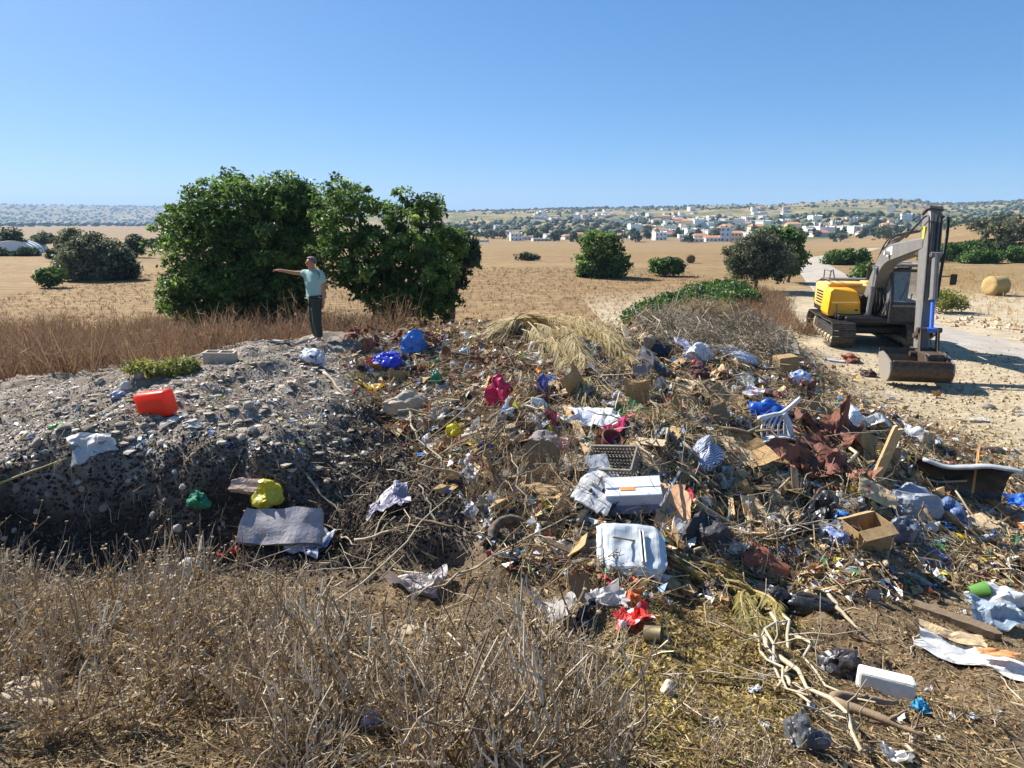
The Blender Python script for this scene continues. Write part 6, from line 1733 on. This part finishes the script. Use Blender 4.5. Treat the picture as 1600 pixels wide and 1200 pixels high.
strew('stone', 'stone', 'loose stone on the shaded face of the mound', 'stones on the shaded mound face', STM, FACE, 22, .04, .12, .3, -.01)
strew('stone', 'stone', 'loose stone in the rubbish heap', 'stones in the heap', STM, HEAP, 18, .06, .18, .3, .02)

# ---- dry palm fronds
FR = [leafmat('dry_palm', [(0, hx('#a08d62')), (.5, hx('#cfbd8c')), (1, hx('#eadcb6'))], .7, .35), leafmat('yellow_reed', [(0, hx('#8a7a3c')), (.5, hx('#b8a658')), (1, hx('#d3c684'))], .6, .25)]
def frond(label, p0, p1, s, m, group, arch=.22, leaf=.42, nl=46, lift=.25, name='palm_frond', width=.016):
    g = np.random.default_rng(s)
    a, b = hit(*p0), hit(*p1)
    n = 14; t = np.linspace(0, 1, n)
    P = a + (b-a)*t[:, None]
    P[:, 2] = np.maximum(P[:, 2], height(P[:, 0], P[:, 1])) + lift*(1-.7*t) + arch*np.sin(t*np.pi)
    side = np.cross(b-a, [0, 0, 1.0]); side /= np.linalg.norm(side) + 1e-9
    P += side*(g.normal()*.12*np.sin(t*np.pi))[:, None]
    root = tag(ob(name, None, None, None, a), label, 'palm frond', group)
    P = P - a
    ob('stalk', MB().add(tube(P, np.linspace(.016, .004, n), 5)).mesh('stalk'), mat('#a58f5e', .7, .2), root)
    mb_V, mb_F, T = [], [], []
    dirv = (b-a)/np.linalg.norm(b-a)
    c = 0
    for q in range(nl*2):
        u_ = .12 + .88*(q//2)/nl; sgn = -1 if q % 2 else 1
        base = np.array([np.interp(u_, t, P[:, k]) for k in range(3)])
        d = dirv*g.uniform(.75, 1.0) + side*sgn*g.uniform(.05, .42) + np.array([0, 0, g.uniform(-.12, .28)])
        d /= np.linalg.norm(d); L_ = leaf*(1-.45*abs(u_-.45))*g.uniform(.7, 1.2)
        w_ = np.cross(d, [0, 0, 1]); w_ /= np.linalg.norm(w_); w_ = w_*width*g.uniform(.6, 1.3)
        pts = [base + d*L_*f + np.array([0, 0, -1])*L_*(.38*f*f) for f in (0, .4, .75, 1)]
        for f, p_ in zip((.5, 1, .8, .15), pts): mb_V += [p_ - w_*f, p_ + w_*f + np.array([0, 0, .006])]
        mb_F += [(c+2*k, c+2*k+1, c+2*k+3, c+2*k+2) for k in range(3)]
        c += 8; T += [min(1, max(0, g.normal(.55, .22)))]*8
    ob('leaflets', mkmesh('leaflets', np.array(mb_V), [np.array(mb_F)], False, np.array(T)), m, root)
    return root
GP = 'dry palm fronds heaped on the crest'
k = 0
for (x0_, y0_, x1_, y1_, n_) in [(865,530,925,622,4),(880,520,1000,590,5),(830,515,870,560,3),(850,512,950,555,5),(890,512,990,540,4),(840,510,795,530,2),(870,530,905,600,3),(900,515,975,560,3),(805,514,860,525,3)]:
    for q in range(n_):
        k += 1
        frond('dry straw-coloured palm frond in the heap of fronds on the crest', (x0_+vary(-16, 16), y0_+vary(-3, 6)), (x1_+vary(-22, 22), y1_+vary(-14, 10)), 700+k, FR[0], GP, vary(.0, .2), vary(.45, .75), 60, vary(.03, .34), width=.010)
for (x0_, y0_, x1_, y1_, n_) in [(1040,880,1100,905,3),(1080,900,1170,930,4),(1130,915,1200,960,4),(1160,935,1182,1000,4),(1170,940,1200,990,3)]:
    for q in range(n_):
        k += 1
        frond('yellow dried reed spray draped below the clay tiles', (x0_+vary(-10, 10), y0_+vary(-6, 6)), (x1_+vary(-12, 12), y1_+vary(-8, 8)), 700+k, FR[1], 'yellow reed sprays below the tiles', vary(.02, .12), vary(.12, .25), 26, vary(.03, .12), 'reed_spray', .008)
# ================================================================== LITTER AND DRY GROWTH
rng = np.random.default_rng(77)
def inpoly(px, py, poly):
    c = np.zeros(len(px), bool)
    for (x1, y1), (x2, y2) in zip(poly, poly[1:] + poly[:1]):
        k = ((y1 > py) != (y2 > py)) & (px < (x2-x1)*(py-y1)/(y2-y1+1e-9)+x1)
        c ^= k
    return c
def proj(P):
    x, y, z = P[:, 0], P[:, 1], P[:, 2]-EYE[2]
    d = y*cp - z*sp
    return 800 + F*x/d, 600 - F*(y*sp+z*cp)/d
def strewn(n, polys, dmin=1.6, dmax=24, edge=60):
    """ground points, denser near the viewer, inside photo-plane regions (with soft edges)"""
    got = []
    for q in range(5):
        u = rng.uniform(-.86, .86, n*4); d = np.exp(rng.uniform(math.log(dmin), math.log(dmax), n*4))
        X, Y = u*d, d
        P = np.stack([X, Y, height(X, Y)], 1)
        px, py = proj(P)
        j = rng.normal(0, edge*.3, (2, len(px)))
        m = np.zeros(len(px), bool)
        for poly in polys: m |= inpoly(px+j[0], py+j[1], poly)
        got.append(P[m])
        if sum(map(len, got)) >= n: break
    return np.concatenate(got)[:n]
def slopes(P):
    e = .12
    hx_ = (height(P[:, 0]+e, P[:, 1]) - height(P[:, 0]-e, P[:, 1]))/(2*e)
    hy_ = (height(P[:, 0], P[:, 1]+e) - height(P[:, 0], P[:, 1]-e))/(2*e)
    return hx_, hy_
def unit(a): return a/(np.linalg.norm(a, axis=-1, keepdims=True)+1e-9)
def surf_dirs(P, n, lift):
    hx_, hy_ = slopes(P)
    a = rng.uniform(0, 2*np.pi, n)
    d = np.stack([np.cos(a), np.sin(a), np.cos(a)*hx_ + np.sin(a)*hy_ + rng.normal(0, lift, n)], 1)
    return unit(d)
def twigs(P, L, r, lift=.22, bend=.12):
    """bent three-sided twigs"""
    n = len(P); d = surf_dirs(P, n, lift)
    w = unit(np.cross(d, np.array([0, 0, 1.0]))); v = np.cross(w, d)
    b = (w*rng.normal(0, bend, n)[:, None] + v*rng.normal(0, bend, n)[:, None])*L[:, None]
    c = P + np.array([0, 0, 1])*(np.abs(d[:, 2])*L*.32 + r*1.5)[:, None]
    def sweep(pts, ks, sel):
        m = int(sel.sum()); V = []
        for p, k in zip(pts, ks):
            for t in range(3):
                a = t*2.094
                V.append(p[sel] + (w[sel]*math.cos(a) + v[sel]*math.sin(a))*(r[sel]*k)[:, None])
        nv = len(V); V = np.stack(V, 1).reshape(-1, 3)
        f = [(s+t, s+(t+1) % 3, s+3+(t+1) % 3, s+3+t) for s in range(0, nv-3, 3) for t in range(3)]
        return V, (np.array(f)[None] + (np.arange(m)*nv)[:, None, None]).reshape(-1, 4), nv
    big = L > .2                                    # only the longer ones show a bend
    V1, F1, k1 = sweep([c - d*L[:, None]/2, c + b, c + d*L[:, None]/2], (1, .85, .35), big)
    V2, F2, k2 = sweep([c - d*L[:, None]/2 + b*.3, c + d*L[:, None]/2], (1, .5), ~big)
    reps = np.concatenate([np.full(int(big.sum()), k1), np.full(int((~big).sum()), k2)])
    return np.concatenate([V1, V2]), [np.concatenate([F1, F2 + len(V1)])], reps
def flakes(P, S, asp=.5, tiltv=.5, lift=.01, curl=.3):
    """curled leaf-like quads lying on the ground"""
    n = len(P); hx_, hy_ = slopes(P)
    nrm = unit(np.stack([-hx_, -hy_, np.ones(n)], 1) + rng.normal(0, tiltv, (n, 3)))
    a = unit(np.cross(nrm, rng.normal(size=(n, 3)))); b = np.cross(nrm, a)
    c = P + np.array([0, 0, 1])*(lift + S*.3*rng.random(n))[:, None]
    s = S[:, None]; k = asp*(.6 + .8*rng.random(n))[:, None]
    cu = nrm*s*rng.normal(0, curl, n)[:, None]
    V = np.stack([c - a*s + cu, c - b*s*k, c + a*s + cu, c + b*s*k], 1).reshape(-1, 3)
    return V, [np.arange(4*n).reshape(-1, 4)], 4
OCTA = (np.array([(1, 0, 0), (-1, 0, 0), (0, 1, 0), (0, -1, 0), (0, 0, 1), (0, 0, -1)], float), [np.array([(0, 2, 4), (2, 1, 4), (1, 3, 4), (3, 0, 4), (2, 0, 5), (1, 2, 5), (3, 1, 5), (0, 3, 5)])])
def pebbles(P, S, sub=0, flat=.7):
    V0, Fs = ico(sub) if sub else OCTA
    V0 = V0 if sub else V0*1.25
    n = len(P)
    k = rng.integers(0, 16, n)
    var = np.stack([V0*(1 + .35*np.random.default_rng(q).normal(size=(len(V0), 1)).clip(-1, 1))*np.array([1, np.random.default_rng(q+50).uniform(.6, 1), flat]) for q in range(16)])
    a = rng.uniform(0, 6.28, n); ca, sa = np.cos(a)[:, None], np.sin(a)[:, None]
    Q = var[k]
    Q = np.stack([Q[:, :, 0]*ca - Q[:, :, 1]*sa, Q[:, :, 0]*sa + Q[:, :, 1]*ca, Q[:, :, 2]], -1)*S[:, None, None]
    V = (Q + P[:, None] + np.array([0, 0, .25])*S[:, None, None]).reshape(-1, 3)
    f = np.concatenate(Fs)
    return V, [(f[None] + (np.arange(n)*len(V0))[:, None, None]).reshape(-1, 3)], len(V0)
def stuff(name, label, cat, geo, m, mean=.5, sd=.22, smooth=False, tint=None):
    V, Fs, k = geo
    n = len(k) if hasattr(k, '__len__') else len(V)//k
    t = np.clip(rng.normal(mean, sd, n), 0, 1) if tint is None else tint
    return tag(ob(name, mkmesh(name, V, Fs, smooth, np.repeat(t, k)), m), label, cat, kind='stuff')
TW = leafmat('twigs', [(0, hx('#4f4132')), (.35, hx('#7d6a50')), (.65, hx('#a3906d')), (1, hx('#c9b893'))], .85, 0, .2)
TWG = leafmat('grey_twigs', [(0, hx('#5c5145')), (.5, hx('#94866f')), (1, hx('#c2b59b'))], .85, 0, .2)
LF = leafmat('dead_leaves', [(0, hx('#4b3a29')), (.35, hx('#7a6143')), (.65, hx('#a58a5d')), (1, hx('#c8b07c'))], .8, .2, .25)
LFY = leafmat('yellowed_leaves', [(0, hx('#5b4c2c')), (.3, hx('#80703c')), (.6, hx('#a58f4e')), (.85, hx('#b9a45c')), (1, hx('#d6c684'))], .7, .25, .3)
ST = leafmat('straw', [(0, hx('#8d7952')), (.5, hx('#bda77a')), (1, hx('#dccaa0'))], .8, .15, .25)
RB = leafmat('rubble', [(0, hx('#4e463d')), (.4, hx('#897e70')), (.75, hx('#b0a594')), (1, hx('#ded5c4'))], .95, 0, .15)
SO = leafmat('soil_clods', [(0, hx('#3d3123')), (.5, hx('#6a563e')), (1, hx('#947c5c'))], .95, 0, .15)
m, nt, b_, o_ = nodes_of('shredded_plastic')
cr_ = nt.nodes.new('ShaderNodeValToRGB'); cr_.color_ramp.interpolation = 'CONSTANT'
cols_ = ['#d8d8d6', '#b9bcc2', '#dcdad6', '#1e1f22', '#d3cfc6', '#e0ded8', '#3f78c4', '#8c8f95', '#c9c2b4', '#b4434c', '#2a2b2e', '#cfb98a', '#4a8a62', '#d9c646', '#dedcda', '#7a4c3a']
while len(cr_.color_ramp.elements) < len(cols_): cr_.color_ramp.elements.new(.5)
for q, (e_, c_) in enumerate(zip(cr_.color_ramp.elements, cols_)): e_.position = q/len(cols_); e_.color = (*hx(c_), 1)
nt.links.new(attr(nt, 'tint').outputs['Fac'], cr_.inputs[0]); nt.links.new(cr_.outputs[0], b_.inputs['Base Color']); b_.inputs['Roughness'].default_value = .5
SHRED = m
U = lambda a, b, n: rng.uniform(a, b, n)
LN = lambda a, b, n: np.exp(rng.uniform(math.log(a), math.log(b), n))
HEAPX = [(540,540),(700,515),(1000,515),(1180,500),(1260,560),(1340,640),(1460,688),(1600,740),(1600,900),(1000,920),(800,880),(740,780),(660,690),(590,640)]
BIG = [q for q in NAMED if q[2] >= 40]
def clear(P, keep=.25):
    px, py = proj(P); m = np.zeros(len(P), bool)
    for a, b, c, d in BIG: m |= (np.abs(px-a) < c*.42) & (np.abs(py-b) < d*.45)
    return P[~m | (rng.random(len(P)) < keep)]
FG = [(0,890),(400,900),(760,880),(1050,920),(1050,1200),(0,1200)]
RF_ = [(1000,900),(1600,860),(1600,1200),(950,1200)]
YEL = [(1000,920),(1240,900),(1250,1120),(1150,1200),(930,1180),(950,1020)]
ASH = [(0,600),(240,575),(440,530),(560,530),(590,640),(560,760),(480,720),(300,705),(0,740)]
FACE = [(0,725),(300,695),(470,700),(560,760),(640,790),(700,870),(500,880),(0,880)]
STRAWH = [(960,640),(1010,610),(1110,625),(1200,650),(1190,690),(1090,700),(990,690)]
BERM = [(990,535),(1040,485),(1110,475),(1190,490),(1240,520),(1230,560),(1100,545)]
YARDX = [(1180,480),(1300,560),(1600,540),(1600,780),(1470,700),(1340,645),(1250,560)]
P = clear(np.concatenate([strewn(60000, [HEAPX], 5, 22), strewn(600, [SOIL], 5, 22)])); n = len(P)
stuff('twig_litter', 'tangle of fine dry twigs covering the rubbish heap', 'twigs', twigs(P, LN(.05, .55, n), LN(.0025, .009, n), .35), TW)
P = clear(strewn(30000, [HEAPX], 5, 22)); n = len(P)
stuff('leaf_litter', 'brown dead leaves and chips mixed through the rubbish heap', 'leaves', flakes(P, LN(.012, .06, n), .5, .6, .015), LF)
P = clear(strewn(15000, [HEAPX], 5, 22)); n = len(P)
stuff('plastic_shreds', 'small shreds of mixed coloured plastic and paper all over the heap', 'shreds', flakes(P, LN(.015, .095, n), .7, .7, .03, .6), SHRED, tint=rng.random(n))
P = clear(strewn(9000, [HEAPX], 5, 22), .4); n = len(P)
stuff('rust_leaves', 'curled red-brown dead leaves heaped through the rubbish', 'leaves', flakes(P, LN(.02, .085, n), .5, .8, .03, .5), leafmat('rust_leaves', [(0, hx('#55321f')), (.4, hx('#85523a')), (.75, hx('#a8704c')), (1, hx('#c79a6c'))], .8, .25, .25))
P = clear(strewn(6500, [HEAPX], 5, 22), .4); n = len(P)
stuff('cardboard_chips', 'small torn chips of tan cardboard and wood through the heap', 'cardboard chips', flakes(P, LN(.025, .12, n), .7, .6, .03, .25), leafmat('card_chips', [(0, hx('#7d6548')), (.5, hx('#b2946a')), (1, hx('#d6bf98'))], .9, .05, .2))
P = strewn(6000, [STRAWH], 5, 16, 20); n = len(P)
stuff('straw_heap', 'mat of brown straw between the palm fronds and striped sack', 'straw', twigs(P + np.array([0, 0, .06])*rng.random((n, 1)), LN(.08, .4, n), LN(.0025, .005, n), .4), ST)
P = strewn(7000, [BERM], 8, 26, 30); n = len(P)
stuff('brushwood', 'low berm of grey brushwood and hay behind the heap', 'brushwood', twigs(P + np.array([0, 0, .35])*rng.random((n, 1))**1.5, LN(.15, .9, n), LN(.003, .012, n), .5), TWG)
P = strewn(24000, [RF_, FG], 1.7, 9); n = len(P)
stuff('ground_twigs', 'fine broken twigs strewn over the foreground slope', 'twigs', twigs(P, LN(.03, .22, n), LN(.0012, .004, n), .16), TW)
P = strewn(42000, [RF_, FG], 1.7, 9); n = len(P)
stuff('ground_leaves', 'brown leaf crumbs carpeting the foreground slope', 'leaves', flakes(P, LN(.006, .026, n), .5, .55, .004), LF)
P = strewn(11000, [YEL], 2.2, 9, 90); n = len(P)
stuff('yellow_leaf_litter', 'yellow-green dying leaves spread below the reed sprays', 'leaves', flakes(P, LN(.01, .034, n), .42, .7, .01), LFY)
P = strewn(34000, [ASH], 6, 20); n = len(P)
stuff('rubble', 'grey rubble and ash lumps covering the left mound', 'rubble', pebbles(P, LN(.003, .017, n), 0, .55), RB, .5, .2)
P = strewn(5000, [ASH], 6, 20); n = len(P)
stuff('ash_flakes', 'pale flakes of rubbish in the ash mound', 'shreds', flakes(P, LN(.008, .05, n), .5, .22, .006, .2), RB, .78, .2)
P = strewn(900, [ASH], 6, 20); n = len(P)
stuff('ash_lumps', 'larger crumbling lumps of ash and soil on the left mound', 'rubble', pebbles(P, LN(.02, .08, n), 1, .4), RB, .6, .15)
P = strewn(5000, [ASH, FACE], 6, 20); n = len(P)
stuff('ash_twigs', 'dark and pale twigs caught in the ash mound', 'twigs', twigs(P, LN(.04, .3, n), LN(.0015, .005, n), .2), TW, .4, .35)
P = strewn(3000, [ASH], 6, 20); n = len(P)
stuff('ash_shreds', 'small plastic shreds pressed into the ash mound', 'shreds', flakes(P, LN(.01, .05, n), .6, .25, .006, .3), SHRED, tint=rng.random(n))
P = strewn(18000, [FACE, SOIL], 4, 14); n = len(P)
stuff('soil_clods', 'dark crumbling clods on the shaded mound face and soil bank', 'soil', pebbles(P, LN(.006, .026, n)), leafmat('shade_damp_clods', [(0, hx('#221d19')), (.5, hx('#3d352e')), (1, hx('#6a6056'))], .95, 0, .15))  # clods carry the face's painted shade; on the bank plain dark soil
P = strewn(12000, [RF_, FG, HEAPX], 1.7, 18); n = len(P)
stuff('foreground_clods', 'small soil crumbs among the foreground litter', 'soil', pebbles(P, LN(.004, .022, n)), SO, .55)
P = strewn(8000, [YARDX], 8, 34); n = len(P)
stuff('yard_straw', 'flat trampled straw and chips on the dirt yard', 'straw', flakes(P, LN(.012, .07, n), .2, .12, .005, .1), ST)
P = strewn(2200, [YARDX], 8, 34); n = len(P)
stuff('yard_pebbles', 'scattered pebbles and clods on the dirt yard', 'pebbles', pebbles(P, LN(.015, .05, n)), leafmat('yard_stones', [(0, hx('#7d6a50')), (.5, hx('#a5906e')), (1, hx('#cbb995'))], .95, 0, .15))
# stony bank beside the road
P0 = []
for t in np.linspace(0, 1, 260):
    for s_ in (1,): P0.append((np.interp(t, [0, .5, 1], [19.0, 21.5, 30]) + rng.normal(0, 1.0), np.interp(t, [0, .5, 1], [31, 26.5, 19]) + rng.normal(0, 1.0)))
P0 = np.array(P0); P = np.column_stack([P0, height(P0[:, 0], P0[:, 1])]); n = len(P)
stuff('roadside_stones', 'line of pale stones along the field side of the road', 'stones', pebbles(P, LN(.03, .16, n)), leafmat('roadside_stones', [(0, hx('#9a8264')), (.5, hx('#bfa684')), (1, hx('#d9c6a6'))], .95, 0, .15))

# ------------------------------------------------------------------ dry weeds standing behind the mound
def blades(P, Hh, nb, spread, w, fork=3):
    """thin stalks with a few side sprigs"""
    n = len(P)*nb
    B = np.repeat(P, nb, 0) + np.column_stack([rng.normal(0, .06, (n, 2)), np.zeros(n)])
    L = np.repeat(Hh, nb)*rng.uniform(.5, 1.1, n)
    d = unit(np.column_stack([rng.normal(0, spread, (n, 2)), np.ones(n)]))
    V, Fs = [], []
    def strip(b, d, L, w):
        s = unit(np.cross(d, rng.normal(size=d.shape)))*np.asarray(w)[:, None]
        return np.stack([b - s, b + s, b + d*L[:, None] + s*.35, b + d*L[:, None] - s*.35], 1)
    out = [strip(B, d, L, np.full(n, w))]
    for q in range(fork):
        f = rng.uniform(.4, .95, n)
        out.append(strip(B + d*(L*f)[:, None], unit(d*.8 + rng.normal(0, .55, (n, 3))), L*rng.uniform(.12, .35, n), np.full(n, w*.8)))
    V = np.concatenate(out).reshape(-1, 3)
    return V, [np.arange(len(V)).reshape(-1, 4)], 4
WD = leafmat('dry_weeds', [(0, hx('#553f30')), (.4, hx('#7f634b')), (.75, hx('#a28566')), (1, hx('#c4ac86'))], .8, .25, .2)
WDG = leafmat('golden_weeds', [(0, hx('#8d7142')), (.5, hx('#b89a5e')), (1, hx('#d8c084'))], .8, .25, .2)
X, Y = rng.uniform(-24, -2.5, 7000), rng.uniform(12.5, 27, 7000)
k = (Y > 13.2 + .9*fbm(X*.5, Y*.5, seed=14) + .42*np.maximum(0, X+9.5)) & (rng.random(7000) < .5 + .5*vn(X*.6, Y*.6, seed=2))
X, Y = X[k], Y[k]; P = np.column_stack([X, Y, height(X, Y)])
stuff('dry_weeds', 'tall brown dry weeds filling the ground behind the ash mound', 'weeds', blades(P, rng.uniform(.5, 1.25, len(P)), 9, .4, .0075, 2), WD)
X, Y = rng.uniform(-6, 6, 2600), rng.uniform(17.5, 23.5, 2600); P = np.column_stack([X, Y, height(X, Y)])
P = P[rng.random(len(P)) < .5 + .6*vn(X*.5, Y*.5, seed=5)]
stuff('golden_weeds', 'golden dry grass between the heap crest and the carob trees', 'weeds', blades(P, rng.uniform(.25, .6, len(P)), 7, .3, .006, 2), WDG)
X, Y = rng.uniform(-30, 15, 9000), rng.uniform(20, 62, 9000); k = X < 8 + (Y-22)*.28; X, Y = X[k], Y[k]
P = np.column_stack([X, Y, height(X, Y)])
stuff('field_stubble', 'short cut stubble tufts over the near field', 'stubble', blades(P, rng.uniform(.06, .2, len(P)), 4, .5, .014, 0), WD)
X, Y = rng.uniform(7, 15, 2400), rng.uniform(24, 44, 2400)
k = np.abs(X - (8.6 + (Y-24)*.34)) < 1.9 + .6*vn(Y*.4, X*.4, seed=3); X, Y = X[k], Y[k]; P = np.column_stack([X, Y, height(X, Y)])
stuff('roadside_weeds', 'brown dry weeds between the lentisk and the road', 'weeds', blades(P, rng.uniform(.3, .8, len(P)), 8, .4, .008), WD)
X, Y = rng.uniform(18, 40, 2600), rng.uniform(28, 70, 2600); k = X > 18 + (Y-26)*.36 + 1.5; X, Y = X[k], Y[k]; P = np.column_stack([X, Y, height(X, Y)])
stuff('verge_weeds', 'dry grass tufts on the field right of the road', 'weeds', blades(P, rng.uniform(.1, .35, len(P)), 6, .5, .01, 1), WDG)
# live green weed on the mound edge
p = hit(245, 590)
tree('green_weed', 'yellow-green live weed growing at the edge of the ash mound', 'weed', (p[0], p[1], p[2]), [(p[0]+dx, p[1]+.1, p[2]+.12, .3, .22, .14) for dx in (-.3, .05, .4)], 2600, .035, 'yellow', 401, 0, clump=.12)

# ------------------------------------------------------------------ dry shrubs in front: each a plant of its own
STEM = leafmat('shrub_stems', [(0, hx('#5a4c3f')), (.35, hx('#948269')), (.7, hx('#c0b096')), (1, hx('#e2d7c2'))], .8, 0, .25)
HEAD = leafmat('seed_heads', [(0, hx('#6b563e')), (.5, hx('#9c876a')), (1, hx('#cdbfa2'))], .85, .15, .2)
CURL = leafmat('curled_leaves', [(0, hx('#5d4830')), (.5, hx('#94794f')), (1, hx('#c0a677'))], .85, .35, .2)
def shrub_proto(s, hgt, nstem, heads, lean):
    g = np.random.default_rng(s)
    st, hd, lf = MB(), MB(), []
    hv, hf = ico(1)
    for q in range(nstem):
        a = g.uniform(0, 6.28); sp_ = g.uniform(.1, .75)
        L_ = hgt*g.uniform(.55, 1.1)
        d = unit(np.array([math.cos(a)*sp_ + lean, math.sin(a)*sp_, 1.0]))
        P = [np.array([g.normal(0, .05), g.normal(0, .05), -.03])]
        for k in range(6):
            d = unit(d + g.normal(0, .2, 3) + np.array([0, 0, .02])); P.append(P[-1] + d*L_/6)
        P = np.array(P); r_ = g.choice([g.uniform(.002, .0035), g.uniform(.0035, .0075)]); tn_ = np.clip(g.normal(.5, .25), 0, 1)
        st.add(tube(P, np.linspace(r_, r_*.45, 7), 4, False), tint=tn_)
        for w in range(g.integers(2, 6)):
            k = g.integers(2, 6); b0 = P[k]; e = unit(d + g.normal(0, .6, 3) + np.array([0, 0, .2])); l = L_*g.uniform(.12, .4)
            Q = np.array([b0, b0 + e*l*.5 + g.normal(0, .012, 3), b0 + unit(e + np.array([0, 0, .4]))*l])
            st.add(tube(Q, np.linspace(r_*.6, r_*.3, 3), 3, False), tint=tn_)
            if g.random() < heads:
                R_ = g.uniform(.004, .010)
                hd.add((hv*np.array([R_, R_, R_*.55])*(1+.2*g.normal(size=(len(hv), 1)).clip(-1, 1)) + Q[-1], hf), tint=np.clip(g.normal(.6, .25), 0, 1))
            for z in range(2):
                if g.random() < .8: lf.append(b0*(1-.5*z) + Q[1]*.5*z)
        for z in range(3): lf.append(P[g.integers(1, 6)] + g.normal(0, .012, 3))
        if g.random() < heads: hd.add((hv*np.array([.010, .010, .006]) + P[-1], hf), tint=.6)
    lf = np.array(lf); n = len(lf)
    nn = unit(g.normal(size=(n, 3))); a_ = unit(np.cross(nn, g.normal(size=(n, 3)))); b2 = np.cross(nn, a_)
    s2 = g.uniform(.008, .022, (n, 1))
    V = np.stack([lf - a_*s2, lf - b2*s2*.4 + nn*s2*.4, lf + a_*s2, lf + b2*s2*.4 + nn*s2*.4], 1).reshape(-1, 3)
    out_ = [st.mesh('stems'), None, mkmesh('curled_leaves', V, [np.arange(4*n).reshape(-1, 4)], False, np.repeat(g.random(n), 4))]
    out_[0].materials.append(STEM); out_[2].materials.append(CURL)
    if hd.n: out_[1] = hd.mesh('seed_heads'); out_[1].materials.append(HEAD)
    return out_
HEADY = [shrub_proto(900+q, .68, 19, .5, .25) for q in range(4)]
BARE = [shrub_proto(920+q, .6, 17, .05, .1) for q in range(5)]
def shrub(px, py, protos, lb, gp, s):
    p = hit(px, py)
    root = tag(ob('dry_shrub', None, None, None, (p[0], p[1], p[2]), (0, 0, r0.uniform(0, 6.28) if protos is BARE else r0.uniform(-.9, .9))), lb, 'shrub', gp)
    root.scale = (s, s, s*r0.uniform(.85, 1.15))
    a, b, c = r0.choice(protos)
    ob('stems', a, None, root); ob('curled_leaves', c, None, root)['kind'] = 'stuff'
    if b: ob('seed_heads', b, None, root)['kind'] = 'stuff'
for k in range(44):
    px, py = r0.uniform(-60, 430), r0.triangular(925, 1230, 985)
    shrub(px, py, HEADY, 'dry brown shrub with pale round seed heads in front of the dark mound', 'seed-headed shrubs before the dark mound', r0.uniform(.65, 1.3))
for k in range(48):
    px = r0.uniform(380, 960); py = r0.uniform(1000 + max(0, px-800)*.5, 1240)
    shrub(px, py, BARE, 'bare tangled dry shrub in the middle foreground', 'bare shrubs in the middle foreground', r0.uniform(.6, 1.25))
for k in range(14):
    px, py = r0.uniform(900, 1200), r0.uniform(1120, 1240)
    shrub(px, py, BARE, 'small sparse dry shrub beside the yellow leaf litter', 'sparse shrubs by the yellow litter', r0.uniform(.35, .6))
for k in range(16):
    px, py = r0.uniform(730, 900), r0.uniform(690, 800)
    shrub(px, py, BARE, 'dry stalky weed growing out of the heap below the bright yellow bag', 'dry weeds on the heap', r0.uniform(.6, .95))
